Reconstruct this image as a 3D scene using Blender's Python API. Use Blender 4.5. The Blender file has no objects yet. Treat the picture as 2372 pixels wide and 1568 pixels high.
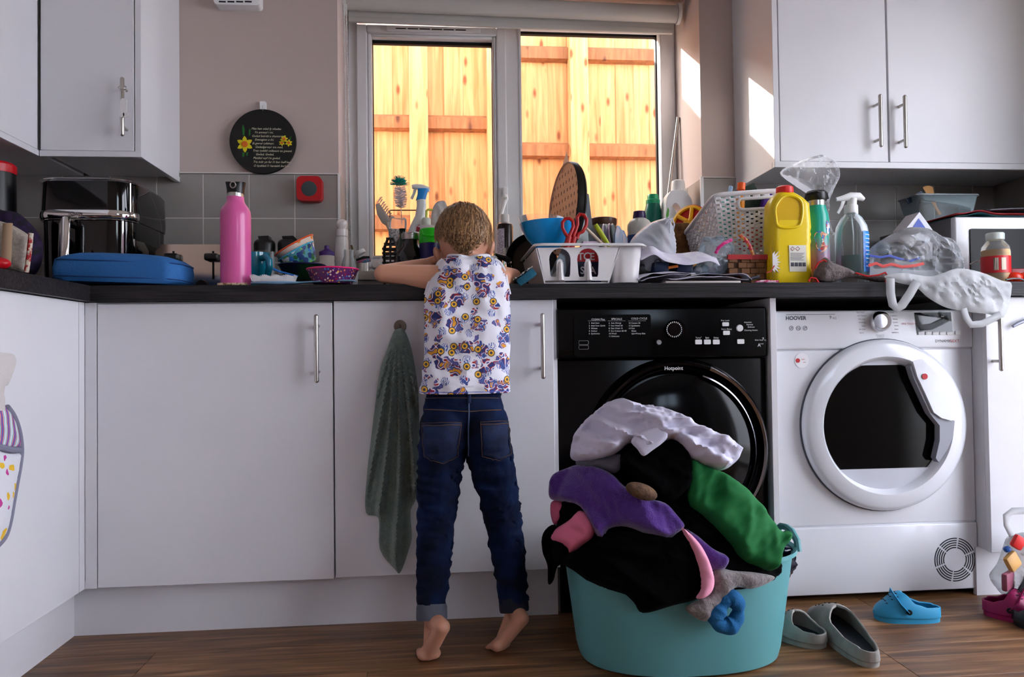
import bpy, bmesh, math, random
from mathutils import Vector, Matrix, noise, geometry
random.seed(7)
S = bpy.context.scene
COL = S.collection
# ---------------------------------------------------------------- camera
CP = Vector((.8923, -2.0181, .725)); YAW, PIT, ROL, FPX = .091, .0203, -.0129, 1728.6
FW = Vector((math.sin(YAW)*math.cos(PIT), math.cos(YAW)*math.cos(PIT), math.sin(PIT)))
_r = Vector((math.cos(YAW), -math.sin(YAW), 0)); _u = _r.cross(FW)
RT = _r*math.cos(ROL)+_u*math.sin(ROL); UP = -_r*math.sin(ROL)+_u*math.cos(ROL)
cam = bpy.data.objects.new('camera', bpy.data.cameras.new('camera')); COL.objects.link(cam)
cam.data.sensor_width = 36; cam.data.lens = 36*FPX/2372; cam.data.clip_start = .02
cam.matrix_world = Matrix(((RT.x, UP.x, -FW.x, CP.x), (RT.y, UP.y, -FW.y, CP.y), (RT.z, UP.z, -FW.z, CP.z), (0, 0, 0, 1)))
S.camera = cam
# ---------------------------------------------------------------- light
w = bpy.data.worlds.new('sky'); S.world = w; w.use_nodes = True
nt = w.node_tree; bg = nt.nodes['Background']
sky = nt.nodes.new('ShaderNodeTexSky'); sky.sky_type = 'NISHITA'; sky.sun_disc = False
sky.sun_elevation = math.radians(27.5); sky.sun_rotation = math.radians(-42); sky.air_density = 1.0; sky.dust_density = 2.0; sky.ozone_density = 1.2
hsv = nt.nodes.new('ShaderNodeHueSaturation'); hsv.inputs['Saturation'].default_value = .62
nt.links.new(sky.outputs[0], hsv.inputs['Color']); nt.links.new(hsv.outputs[0], bg.inputs[0]); bg.inputs[1].default_value = .55
sun = bpy.data.objects.new('sun', bpy.data.lights.new('sun', 'SUN')); COL.objects.link(sun)
sun.data.energy = 9.0; sun.data.angle = .0093; sun.data.color = (1, .965, .93)
sun.rotation_euler = Vector((.897, -1, -.70)).to_track_quat('-Z', 'Y').to_euler()
DOORX, DY0, DY1 = 2.89, -2.3, -.15            # glazed garden door in the right wall
def portal(name, loc, rot, sx, sy):
    l = bpy.data.lights.new(name, 'AREA'); l.shape = 'RECTANGLE'; l.size = sx; l.size_y = sy; l.cycles.is_portal = True
    o = bpy.data.objects.new(name, l); COL.objects.link(o); o.location = loc; o.rotation_euler = rot
portal('window_daylight', (1.1825, 1.0, 1.54), (math.pi/2*-1, 0, 0), 1.29, 1.06)
portal('door_daylight', (DOORX+.16, (DY0+DY1)/2, 1.06), (0, math.pi/2, 0), 2.1, DY1-DY0)
portal('back_window_daylight', (2.2, -3.42, 1.8), (math.pi/2, 0, 0), .8, .7)
S.view_settings.view_transform = 'Standard'; S.view_settings.look = 'None'; S.view_settings.gamma = 1
S.view_settings.use_curve_mapping = False; S.view_settings.exposure = 1.8
# ---------------------------------------------------------------- helpers
def ray(px, py): return FW+RT*((px-1186)/FPX)-UP*((py-784)/FPX)
def at(px, py, Y): d = ray(px, py); return CP+d*((Y-CP.y)/d.y)
def atx(px, py, X): d = ray(px, py); return CP+d*((X-CP.x)/d.x)
def atz(px, py, Z): d = ray(px, py); return CP+d*((Z-CP.z)/d.z)
def sc(px, py, Y): return (at(px+1, py, Y)-at(px, py, Y)).length
WT = .913; YW = .592; SILL = 1.016
def lin(c): return tuple((v/255/12.92 if v/255 <= .04045 else ((v/255+.055)/1.055)**2.4) for v in c)
MC = {}
def M(name, col=(200, 200, 200), rough=.5, metal=0, spec=.5, bump=None, var=None, coat=0, sheen=0, trans=0, film=None, emit=None, ior=1.45, sss=0, tr=None, stretch=(1, 1, 1)):
    """procedural principled material; var=(scale, second colour, contrast), bump=(scale, strength), film=(opacity): thin clear plastic"""
    if name in MC: return MC[name]
    m = bpy.data.materials.new(name); m.use_nodes = True; n = m.node_tree; b = n.nodes['Principled BSDF']; L = n.links.new
    b.inputs['Base Color'].default_value = (*lin(col), 1); b.inputs['Roughness'].default_value = rough; b.inputs['Metallic'].default_value = metal
    b.inputs['Specular IOR Level'].default_value = spec; b.inputs['IOR'].default_value = ior
    b.inputs['Coat Weight'].default_value = coat; b.inputs['Coat Roughness'].default_value = .08
    b.inputs['Sheen Weight'].default_value = sheen; b.inputs['Transmission Weight'].default_value = trans
    if sss: b.inputs['Subsurface Weight'].default_value = sss; b.inputs['Subsurface Radius'].default_value = (.01, .004, .002); b.inputs['Subsurface Scale'].default_value = .6
    tc = n.nodes.new('ShaderNodeTexCoord'); mp = n.nodes.new('ShaderNodeMapping'); mp.inputs['Scale'].default_value = stretch; L(tc.outputs['Object'], mp.inputs[0])
    if var:
        no = n.nodes.new('ShaderNodeTexNoise'); no.inputs['Scale'].default_value = var[0]; no.inputs['Detail'].default_value = 5; L(mp.outputs[0], no.inputs['Vector'])
        r = n.nodes.new('ShaderNodeValToRGB'); k = var[2] if len(var) > 2 else .2
        r.color_ramp.elements[0].position = .5-k; r.color_ramp.elements[1].position = .5+k
        r.color_ramp.elements[0].color = (*lin(col), 1); r.color_ramp.elements[1].color = (*lin(var[1]), 1)
        L(no.outputs[0], r.inputs[0]); L(r.outputs[0], b.inputs['Base Color'])
    if bump:
        no = n.nodes.new('ShaderNodeTexNoise'); no.inputs['Scale'].default_value = bump[0]; no.inputs['Detail'].default_value = 4; L(mp.outputs[0], no.inputs['Vector'])
        bp = n.nodes.new('ShaderNodeBump'); bp.inputs['Strength'].default_value = bump[1]; bp.inputs['Distance'].default_value = .004
        L(no.outputs[0], bp.inputs['Height']); L(bp.outputs[0], b.inputs['Normal'])
    if emit: b.inputs['Emission Color'].default_value = (*lin(col), 1); b.inputs['Emission Strength'].default_value = emit
    if film is not None:
        t = n.nodes.new('ShaderNodeBsdfTransparent'); mx = n.nodes.new('ShaderNodeMixShader'); t.inputs[0].default_value = (*(lin(tr) if tr else (1, 1, 1)), 1)
        fr = n.nodes.new('ShaderNodeFresnel'); fr.inputs[0].default_value = 1.45
        ma = n.nodes.new('ShaderNodeMath'); ma.operation = 'ADD'; ma.use_clamp = True; ma.inputs[1].default_value = film
        L(fr.outputs[0], ma.inputs[0]); L(ma.outputs[0], mx.inputs[0]); L(t.outputs[0], mx.inputs[1]); L(b.outputs[0], mx.inputs[2])
        L(mx.outputs[0], n.nodes['Material Output'].inputs[0])
    MC[name] = m; return m
WO = {}
class B:
    def __init__(s, Mx=None): s.bm = bmesh.new(); s.M = Mx or Matrix.Identity(4)
    def v(s, co): return s.bm.verts.new(s.M @ Vector(co))
    def f(s, vs):
        try: return s.bm.faces.new(vs)
        except ValueError: return None
    def box(s, lo, hi, bev=0, seg=2):
        v = [s.v((hi[0] if i & 1 else lo[0], hi[1] if i & 2 else lo[1], hi[2] if i & 4 else lo[2])) for i in range(8)]
        fs = [s.f([v[i] for i in q]) for q in ((0, 2, 3, 1), (4, 5, 7, 6), (0, 1, 5, 4), (2, 6, 7, 3), (0, 4, 6, 2), (1, 3, 7, 5))]
        if bev: bmesh.ops.bevel(s.bm, geom=list({e for f in fs for e in f.edges}), offset=bev, segments=seg, affect='EDGES', profile=.5)
        return s
    def grid(s, fn, nu, nv, cu=False, cv=False):
        g = [[s.v(fn(i/(nu if cu else nu-1), j/(nv if cv else nv-1))) for j in range(nv)] for i in range(nu)]
        for i in range(nu if cu else nu-1):
            for j in range(nv if cv else nv-1):
                s.f([g[i][j], g[(i+1) % nu][j], g[(i+1) % nu][(j+1) % nv], g[i][(j+1) % nv]])
        return g
    def lathe(s, prof, c=(0, 0, 0), n=28, sx=1, sy=1, Mx=None, cap=True, a0=0, a1=None):
        c = Vector(c); rings = []; full = a1 is None; k = n if full else n+1
        for r, z in prof:
            ring = []
            for i in range(k):
                a = a0+(2*math.pi if full else a1-a0)*i/n
                p = Vector((r*math.cos(a)*sx, r*math.sin(a)*sy, z))
                if Mx: p = Mx @ p
                ring.append(s.v(c+p))
            rings.append(ring)
        for q in range(len(rings)-1):
            for i in range(k if full else k-1):
                j = (i+1) % k; s.f([rings[q][i], rings[q][j], rings[q+1][j], rings[q+1][i]])
        if cap and full:
            if prof[0][0] > 1e-6: s.f(rings[0][::-1])
            if prof[-1][0] > 1e-6: s.f(rings[-1])
        return s
    def tube(s, pts, r, n=8, cap=True, closed=False, flat=None):
        pts = [Vector(p) for p in pts]; N = len(pts); rings = []
        R = r if isinstance(r, (list, tuple)) else [r]*N
        up = None
        for i, p in enumerate(pts):
            t = (pts[(i+1) % N] if (closed or i < N-1) else p)-(pts[i-1] if (closed or i > 0) else p)
            t = t.normalized() if t.length > 1e-9 else Vector((0, 0, 1))
            if up is None: up = t.orthogonal().normalized() if flat is None else (Vector(flat)-t*Vector(flat).dot(t)).normalized()
            else:
                up = up-t*up.dot(t); up = up.normalized() if up.length > 1e-6 else t.orthogonal().normalized()
            sd = t.cross(up); ring = []
            for k in range(n):
                a = 2*math.pi*k/n
                if flat is not None: q = up*math.cos(a)*R[i]*.25+sd*math.sin(a)*R[i]
                else: q = (up*math.cos(a)+sd*math.sin(a))*R[i]
                ring.append(s.v(p+q))
            rings.append(ring)
        for q in range(N if closed else N-1):
            for k in range(n):
                j = (k+1) % n; s.f([rings[q][k], rings[q][j], rings[(q+1) % N][j], rings[(q+1) % N][k]])
        if cap and not closed: s.f(rings[0][::-1]); s.f(rings[-1])
        return s
    def ell(s, c, rx, ry, rz, n=16, m=10, Mx=None):
        c = Vector(c); 
        prof = [(math.sin(math.pi*i/m), -math.cos(math.pi*i/m)) for i in range(m+1)]
        T = Matrix.Diagonal((rx, ry, rz)); T = (Mx.to_3x3() @ T) if Mx else T
        rings = []
        for r, z in prof[1:-1]: rings.append([s.v(c+T @ Vector((r*math.cos(2*math.pi*i/n), r*math.sin(2*math.pi*i/n), z))) for i in range(n)])
        a = s.v(c+T @ Vector((0, 0, -1))); b = s.v(c+T @ Vector((0, 0, 1)))
        for q in range(len(rings)-1):
            for i in range(n): s.f([rings[q][i], rings[q][(i+1) % n], rings[q+1][(i+1) % n], rings[q+1][i]])
        for i in range(n): s.f([a, rings[0][(i+1) % n], rings[0][i]]); s.f([b, rings[-1][i], rings[-1][(i+1) % n]])
        return s
    def cone(s, p0, p1, r0, r1, n=14):
        p0, p1 = Vector(p0), Vector(p1); d = p1-p0; L = d.length; q = d.to_track_quat('Z', 'Y').to_matrix()
        prof = [(r0*math.sin(a), -r0*math.cos(a)) for a in [i*math.pi/10 for i in range(0, 6)]]+[(r1*math.cos(a), L+r1*math.sin(a)) for a in [i*math.pi/10 for i in range(0, 6)]]
        prof[0] = (0.0002, prof[0][1]); prof[-1] = (.0002, prof[-1][1])
        return s.lathe(prof, p0, n, Mx=q)
    def prism(s, pts, y0, y1, bev=0, plane='xz', seg=2):
        def P(p, y): return (p[0], y, p[1]) if plane == 'xz' else ((p[0], p[1], y) if plane == 'xy' else (y, p[0], p[1]))
        a = [s.v(P(p, y0)) for p in pts]; b = [s.v(P(p, y1)) for p in pts]; n = len(pts)
        fs = [s.f(a), s.f(b[::-1])]+[s.f([a[(i+1) % n], a[i], b[i], b[(i+1) % n]]) for i in range(n)]
        if bev: bmesh.ops.bevel(s.bm, geom=list({e for f in fs if f for e in f.edges if len(e.link_faces) == 2 and e.calc_face_angle(0) > .6}), offset=bev, segments=seg, affect='EDGES')
        return s
    def ob(s, name, mat, parent=None, o=None, smooth=40, solid=0, fix=True):
        if fix: bmesh.ops.recalc_face_normals(s.bm, faces=s.bm.faces)
        me = bpy.data.meshes.new(name); 
        if parent is not None: org = WO[parent]
        elif o is not None: org = Vector(o)
        else:
            xs = [v.co for v in s.bm.verts]; org = Vector(((min(v.x for v in xs)+max(v.x for v in xs))/2, (min(v.y for v in xs)+max(v.y for v in xs))/2, min(v.z for v in xs)))
        bmesh.ops.translate(s.bm, verts=s.bm.verts, vec=-org)
        s.bm.to_mesh(me); s.bm.free()
        for mm in (mat if isinstance(mat, list) else [mat]): me.materials.append(mm)
        if smooth: me.shade_smooth(); me.set_sharp_from_angle(angle=math.radians(smooth))
        ob = bpy.data.objects.new(name, me); COL.objects.link(ob); WO[ob] = org
        if parent is None: ob.location = org
        else: ob.parent = parent
        if solid: md = ob.modifiers.new('t', 'SOLIDIFY'); md.thickness = solid; md.offset = 0
        return ob
def tag(o, label, cat, group=None, kind=None):
    o['label'] = label; o['category'] = cat
    if group: o['group'] = group
    if kind: o['kind'] = kind
    return o
def struct(o): o['kind'] = 'structure'; return o
def thing(name, label, cat, loc, group=None):
    o = bpy.data.objects.new(name, None); COL.objects.link(o); o.location = loc; o.empty_display_size = .02
    WO[o] = Vector(loc); return tag(o, label, cat, group)
def bake(o):
    dg = bpy.context.evaluated_depsgraph_get(); me = bpy.data.meshes.new_from_object(o.evaluated_get(dg)); o.modifiers.clear(); o.data = me; return o
def remesh(o, vox, it=6, fac=.5):
    m = o.modifiers.new('r', 'REMESH'); m.mode = 'VOXEL'; m.voxel_size = vox; m.use_smooth_shade = True
    m2 = o.modifiers.new('s', 'SMOOTH'); m2.iterations = it; m2.factor = fac
    return bake(o)
def crom(pts, n, closed=True):
    """Catmull-Rom through pts (tuples of any length)"""
    P = [Vector(p) for p in pts]; N = len(P); out = []
    segs = N if closed else N-1
    for i in range(segs):
        if closed: a, b, c, d = P[i-1], P[i], P[(i+1) % N], P[(i+2) % N]
        else: a, b, c, d = P[max(i-1, 0)], P[i], P[i+1], P[min(i+2, N-1)]
        for k in range(n):
            t = k/n; out.append(.5*((2*b)+(c-a)*t+(2*a-5*b+4*c-d)*t*t+(3*b-a-3*c+d)*t**3))
    if not closed: out.append(P[-1])
    return out
def rrect(x0, x1, z0, z1, r, n=5):
    out = []
    for cx, cz, a in ((x1-r, z1-r, 0), (x0+r, z1-r, 90), (x0+r, z0+r, 180), (x1-r, z0+r, 270)):
        for k in range(n+1): t = math.radians(a+90*k/n); out.append((cx+r*math.cos(t), cz+r*math.sin(t)))
    return out
def text_into(b, s, o, size, ux=(1, 0, 0), uy=(0, 0, 1), align='LEFT', shear=0, bold=0, sxx=1.0):
    cu = bpy.data.curves.new('t', 'FONT'); cu.body = s; cu.size = size; cu.align_x = align; cu.shear = shear; cu.offset = bold*size; cu.resolution_u = 3
    t = bpy.data.objects.new('t', cu); COL.objects.link(t); dg = bpy.context.evaluated_depsgraph_get(); dg.update()
    me = bpy.data.meshes.new_from_object(t.evaluated_get(dg)); bpy.data.objects.remove(t); bpy.data.curves.remove(cu)
    o, ux, uy = Vector(o), Vector(ux), Vector(uy)
    vs = [b.v(o+ux*v.co.x*sxx+uy*v.co.y) for v in me.vertices]
    for p in me.polygons: b.f([vs[i] for i in p.vertices])
    bpy.data.meshes.remove(me)
def writing(items, Y, mat, parent, name='lettering', shear=0, bold=0):
    """items: (text, px, py baseline, cap height px) written flat on the plane Y facing the room"""
    b = B()
    for it in items:
        s, px, py, h = it[:4]; al = it[4] if len(it) > 4 else 'LEFT'
        k = sc(px, py, Y); text_into(b, s, at(px, py, Y), h*k/.73, align=al, shear=shear, bold=bold)
    o_ = b.ob(name, mat, parent, smooth=0); o_['kind'] = 'stuff'; return o_
def bar_handle(pxa, pya, pxb, pyb, Y, parent, stand=.032, r=.006, name='handle'):
    """stainless T-bar on a face at Y (facing the room), ends given in pixels"""
    p0, p1 = at(pxa, pya, Y-stand), at(pxb, pyb, Y-stand); x = (p0.x+p1.x)/2; p0.x = p1.x = x
    b = B(); b.cone(p0, p1, r, r, 12)
    for t in (.14, .86):
        p = p0.lerp(p1, t); b.cone(p, (p.x, Y+.001, p.z), .0048, .0048, 10)
    return b.ob(name, STEEL, parent)
WHITE = M('white_laminate', (226, 225, 228), .42, var=(3, (220, 219, 224)))
WHITEP = M('white_plastic', (235, 235, 235), .35)
STEEL = M('brushed_steel', (190, 186, 180), .28, 1)
CHROME = M('chrome', (225, 225, 225), .08, 1)
BLACKP = M('black_plastic', (10, 10, 11), .35)
BLACKG = M('black_gloss', (5, 5, 6), .06, spec=.6)
PAINT = M('wall_paint', (196, 179, 173), .9, bump=(220, .08))
TILE = M('grey_tile', (158, 152, 147), .38, var=(9, (148, 143, 139)), bump=(90, .04))
GROUT = M('white_grout', (214, 208, 204), .8)
UPVC = M('white_upvc', (228, 229, 232), .3)
GLASS = M('window_glass', (255, 255, 255), .0, film=.0, tr=(250, 252, 251))
CLEAR = M('clear_plastic', (235, 240, 242), .08, film=.04)
JARG = M('jar_glass', (235, 240, 240), .05, film=.06)
WORK = M('dark_wood_worktop', (9, 8, 9), .5, spec=.3, var=(26, (50, 46, 48), .2), bump=(40, .3), stretch=(.25, 6, 6))
# ---------------------------------------------------------------- room shell
XL, XR, YF, ZC = -.635, at(2307, 450, YW).x, -3.3, 2.42
WX0, WX1, WZ1 = .535, 1.83, 2.075
WIN_Y = .884; WY1 = 1.0; WF = YW+.009
b = B()
b.box((XL-.2, WF, -.05), (WX0, WY1, ZC+.1)); b.box((WX1, WF, -.05), (XR+.2, WY1, ZC+.1)); b.box((WX0, WF, -.05), (WX1, WY1, SILL-.03)); b.box((WX0, WF, WZ1), (WX1, WY1, ZC+.1))
wb = struct(b.ob('wall_back', PAINT, smooth=0))
wl = struct(B().box((XL-.2, YF-.2, -.05), (XL, WF, ZC+.1)).ob('wall_left', PAINT, smooth=0))
b = B(); D0, D1 = DY0, DY1
b.box((XR, YF-.2, -.05), (XR+.25, D0, ZC+.1)); b.box((XR, D1, -.05), (XR+.25, WF, ZC+.1)); b.box((XR, D0, 2.1), (XR+.25, D1, ZC+.1))
wr = struct(b.ob('wall_right', PAINT, smooth=0))
b = B(); FX0, FX1, FZa, FZb = 1.8, 2.6, 1.45, 2.15
b.box((XL-.2, YF-.25, -.05), (FX0, YF, ZC+.1)); b.box((FX1, YF-.25, -.05), (XR+.25, YF, ZC+.1)); b.box((FX0, YF-.25, -.05), (FX1, YF, FZa)); b.box((FX0, YF-.25, FZb), (FX1, YF, ZC+.1))
struct(b.ob('wall_front', PAINT, smooth=0))
struct(B().box((XL-.2, YF-.2, ZC), (XR+.25, WY1, ZC+.12)).ob('ceiling', M('ceiling_paint', (222, 218, 214), .9), smooth=0))
# floor of wood-effect planks, running along x
FLOORB = M('floor_joint', (50, 32, 20), .8)
fl = struct(B().box((XL-.2, YF-.2, -.05), (XR+.25, WF, -.004)).ob('floor', FLOORB, smooth=0))
def wood_floor():
    m = bpy.data.materials.new('oak_vinyl'); m.use_nodes = True; n = m.node_tree; b = n.nodes['Principled BSDF']; L = n.links.new
    tc = n.nodes.new('ShaderNodeTexCoord'); oi = n.nodes.new('ShaderNodeObjectInfo'); ad = n.nodes.new('ShaderNodeVectorMath'); ad.operation = 'ADD'
    mu = n.nodes.new('ShaderNodeVectorMath'); mu.operation = 'SCALE'; mu.inputs[3].default_value = 13; L(oi.outputs['Random'], mu.inputs[0])
    L(tc.outputs['Object'], ad.inputs[0]); L(mu.outputs[0], ad.inputs[1])
    mp = n.nodes.new('ShaderNodeMapping'); mp.inputs['Scale'].default_value = (1.6, 22, 1); L(ad.outputs[0], mp.inputs[0])
    no = n.nodes.new('ShaderNodeTexNoise'); no.inputs['Scale'].default_value = 2.2; no.inputs['Detail'].default_value = 8; no.inputs['Distortion'].default_value = .6; L(mp.outputs[0], no.inputs['Vector'])
    r = n.nodes.new('ShaderNodeValToRGB'); e = r.color_ramp.elements; e[0].position = .3; e[0].color = (*lin((76, 48, 26)), 1); e[1].position = .72; e[1].color = (*lin((164, 122, 82)), 1)
    k = e.new(.52); k.color = (*lin((122, 84, 50)), 1); L(no.outputs[0], r.inputs[0])
    hs = n.nodes.new('ShaderNodeHueSaturation'); mr = n.nodes.new('ShaderNodeMapRange'); mr.inputs[3].default_value = .82; mr.inputs[4].default_value = 1.12; L(oi.outputs['Random'], mr.inputs[0]); L(mr.outputs[0], hs.inputs['Value'])
    L(r.outputs[0], hs.inputs['Color']); L(hs.outputs[0], b.inputs['Base Color']); b.inputs['Roughness'].default_value = .42
    bp = n.nodes.new('ShaderNodeBump'); bp.inputs['Strength'].default_value = .12; L(no.outputs[0], bp.inputs['Height']); L(bp.outputs[0], b.inputs['Normal'])
    return m
OAK = wood_floor(); PW, PL = .178, 1.22
pm = B().box((0, 0, -.004), (PL-.0012, PW-.0012, 0), bev=.0006, seg=1).ob('plank', OAK, fl, smooth=0); first = True
base = pm.data
for j in range(20):
    y = .62-PW*(j+1)
    for i in range(-1, 4):
        x = XL-.1+PL*i+(j*.437 % 1)*PL
        if x > XR+.1 or x+PL < XL: continue
        if first: o = pm; first = False
        else: o = pm.copy(); COL.objects.link(o); o.parent = fl
        o.location = Vector((x, y, 0))-WO[fl]+WO[fl]
# fix plank mesh offset (mesh was made relative to the floor origin)
for v in base.vertices: v.co += WO[fl]
for o in fl.children: o.location = Vector(o.location)-WO[fl]
# tiles, each its own piece
TP = .152; tx0 = -.0685; tz = 1.3512
struct_gr = B().box((XL, YW+.0012, WT-.02), (WX0, WF+.001, tz-.002)).box((WX1, YW+.0012, WT-.02), (XR, WF+.001, tz-.002)).ob('grout', GROUT, wb, smooth=0)
TM = {}
def tile(parent, x0, x1, z0, z1, ori='y', pos=None):
    key = (round(x1-x0, 4), round(z1-z0, 4), ori)
    g = .0034
    if key not in TM:
        b = B(); wx, wz = (x1-x0)/2-g/2, (z1-z0)/2-g/2
        if ori == 'y': b.box((-wx, 0, -wz), (wx, .008, wz), bev=.0008, seg=1)
        else: b.box((0, -wx, -wz), (.008, wx, wz), bev=.0012, seg=1)
        me = b.ob('tile', TILE, o=(0, 0, 0), smooth=0); TM[key] = me.data; bpy.data.objects.remove(me)
    o = bpy.data.objects.new('tile', TM[key]); COL.objects.link(o); o.parent = parent
    c = Vector(((x0+x1)/2, YW, (z0+z1)/2)) if ori == 'y' else Vector((pos, (x0+x1)/2, (z0+z1)/2))
    o.location = c-WO[parent]
def cols(a, b_, start):
    x = start
    while x > a+.001: x -= TP
    out = []
    while x < b_-.004:
        lo, hi = max(x, a), min(x+TP, b_)
        if hi-lo > .012: out.append((lo, hi))
        x += TP
    return out
rows = [(max(tz-TP*(k+1), WT), tz-TP*k) for k in range(3)]
for z0, z1 in rows:
    for a, c in cols(XL, WX0, tx0): tile(wb, a, c, z0, z1)
    for a, c in cols(WX1, XR, at(1985, 500, YW).x): tile(wb, a, c, z0, z1)
    for a, c in cols(.0, YW, YW): tile(wr, a, c, z0, z1, 'x', XR-.008)
    for a, c in ((YW, .744), (.744, WIN_Y)):
        if z1 > SILL+.02:
            tile(wb, a, c, max(z0, SILL), z1, 'x', WX0-.001); tile(wb, a, c, max(z0, SILL), z1, 'x', WX1-.007)
for i, (a, c) in enumerate(cols(WX0, WX1, WX0)): tile(wb, a, c, WT, SILL-.03)
b = B().box((XL, YW-.002, tz), (WX0, WF, tz+.0045)); struct(b.ob('trim_1', GROUT, smooth=0))
b = B().box((WX1, YW-.002, tz), (XR, WF, tz+.0045)); struct(b.ob('trim_2', GROUT, smooth=0))
b = B().box((WX0-.002, YW-.003, SILL), (WX0+.006, YW+.004, tz+.004)); struct(b.ob('trim_3', WHITEP, smooth=0))
b = B().box((WX1-.009, YW-.003, SILL), (WX1+.002, YW+.004, tz+.004)); struct(b.ob('trim_4', WHITEP, smooth=0))
struct(B().box((WX0+.001, YW-.012, SILL-.03), (WX1-.001, WIN_Y+.01, SILL), bev=.003).ob('trim_5', M('sill_paint', (205, 200, 190), .5)))
# ---------------------------------------------------------------- window
def wx(px, Y=WIN_Y): return at(px, 330, Y).x
FZ0, FZ1 = SILL, WZ1
gxa, gxb, gxc, gxd = wx(863), wx(1143), wx(1208), wx(1529)
gz0 = at(1000, 592, WIN_Y).z; gz1 = at(1000, 90, WIN_Y).z; gz2 = at(1370, 71, WIN_Y).z; gz3 = at(1370, 600, WIN_Y).z
def ring(b, o, i, y0, y1, bev=.003):
    (ox0, ox1, oz0, oz1), (ix0, ix1, iz0, iz1) = o, i
    b.box((ox0, y0, oz0), (ix0, y1, oz1), bev, 1); b.box((ix1, y0, oz0), (ox1, y1, oz1), bev, 1)
    b.box((ix0-.004, y0, oz0), (ix1+.004, y1, iz0), bev, 1); b.box((ix0-.004, y0, iz1), (ix1+.004, y1, oz1), bev, 1)
w1 = bpy.data.objects.new('window_1', None); COL.objects.link(w1); w1.location = (1.18, WIN_Y, SILL); WO[w1] = Vector(w1.location); struct(w1)
b = B(); xm0, xm1 = wx(1172), wx(1207)
ring(b, (WX0, WX1, FZ0, FZ1), (wx(829), wx(1532), FZ0+.05, FZ1-.05), WIN_Y, WIN_Y+.07); b.box((xm0, WIN_Y+.0006, FZ0+.045), (xm1, WIN_Y+.069, FZ1-.045), .003, 1)
b.ob('frame', UPVC, w1)
b = B(); ring(b, (wx(827), wx(1174), gz0-.05, gz1+.045), (wx(853), wx(1151), gz0-.012, gz1+.012), WIN_Y-.014, WIN_Y+.05, .005); b.ob('sash', UPVC, w1)
b = B(); ring(b, (wx(852), wx(1152), gz0-.014, gz1+.014), (gxa, gxb, gz0, gz1), WIN_Y-.008, WIN_Y+.03, .006); b.ob('glazing_bead', UPVC, w1)
b = B(); ring(b, (wx(1205.5), wx(1535), gz3-.03, gz2+.03), (gxc, gxd, gz3, gz2), WIN_Y-.005, WIN_Y+.03, .006); b.ob('glazing_bead', UPVC, w1)
GASK = M('rubber_gasket', (12, 12, 12), .7)
b = B(); ring(b, (gxa-.006, gxb+.006, gz0-.006, gz1+.006), (gxa+.002, gxb-.002, gz0+.002, gz1-.010), WIN_Y+.03, WIN_Y+.05, 0); b.ob('gasket', GASK, w1)
b = B(); ring(b, (gxc-.006, gxd+.006, gz3-.006, gz2+.006), (gxc+.002, gxd-.004, gz3+.002, gz2-.007), WIN_Y+.03, WIN_Y+.05, 0); b.ob('gasket', GASK, w1)
for x0, x1, z0, z1 in ((gxa, gxb, gz0, gz1), (gxc, gxd, gz3, gz2)):
    b = B(); v = [b.v((x, WIN_Y+.04, z)) for x, z in ((x0, z0), (x1, z0), (x1, z1), (x0, z1))]; b.f(v); b.ob('pane', GLASS, w1, smooth=0)
# trickle vent at the sash head
b = B(); p0, p1 = at(895, 74, WIN_Y-.03), at(1113, 62, WIN_Y-.03)
vz = (p0.z+p1.z)/2; b.box((p0.x, WIN_Y-.03, vz-.008), (p1.x, WIN_Y-.014, vz+.012), .003); tv = b.ob('trickle_vent', UPVC, w1)
for i in range(6):
    x = p0.x+.035+i*.046; B().box((x, WIN_Y-.0308, vz-.002), (x+.04, WIN_Y-.028, vz+.002)).ob('slot', GASK, tv, smooth=0)
# casement handle
b = B(); hp = at(1170, 452, WIN_Y-.014); b.box((hp.x-.011, WIN_Y-.030, hp.z-.012), (hp.x+.011, WIN_Y-.013, hp.z+.03), .006); hd = b.ob('handle_base', WHITEP, w1)
b = B(); a0 = at(1170, 460, WIN_Y-.04); b.ell(a0, .013, .012, .018); b.tube([a0, at(1165, 480, WIN_Y-.045), at(1160, 500, WIN_Y-.048), at(1159, 545, WIN_Y-.048), at(1159, 560, WIN_Y-.046)], [.012, .008, .0075, .0085, .006], 10); b.ob('lever', WHITEP, hd)
b = B(); b.lathe([(0, 0), (.0055, 0), (.0055, .004), (0, .004)], at(1171, 459, WIN_Y-.052), 12, Mx=Matrix.Rotation(math.pi/2, 3, 'X')); b.ob('lock', STEEL, hd)
# ---------------------------------------------------------------- glazed door in the right wall (beside the camera, daylight)
d1 = bpy.data.objects.new('door_1', None); COL.objects.link(d1); d1.location = (XR+.1, (D0+D1)/2, 0); WO[d1] = Vector(d1.location); struct(d1)
b = B(); X0, X1 = XR+.08, XR+.15; mid = (D0+D1)/2
b.box((X0, D0, 0), (X1, D0+.07, 2.1)); b.box((X0, D1-.07, 0), (X1, D1, 2.1)); b.box((X0, D0+.07, 0), (X1, D1-.07, .06)); b.box((X0, D0+.07, 2.03), (X1, D1-.07, 2.1)); b.box((X0, mid-.06, .06), (X1, mid+.06, 2.03)); b.ob('frame', UPVC, d1, smooth=0)
for a, c in ((D0+.07, mid-.06), (mid+.06, D1-.07)):
    b = B(); b.f([b.v((XR+.115, y, z)) for y, z in ((a, .06), (c, .06), (c, 2.03), (a, 2.03))]); b.ob('pane', GLASS, d1, smooth=0)
w2 = bpy.data.objects.new('window_2', None); COL.objects.link(w2); w2.location = (2.2, YF-.1, FZa); WO[w2] = Vector(w2.location); struct(w2)
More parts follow.
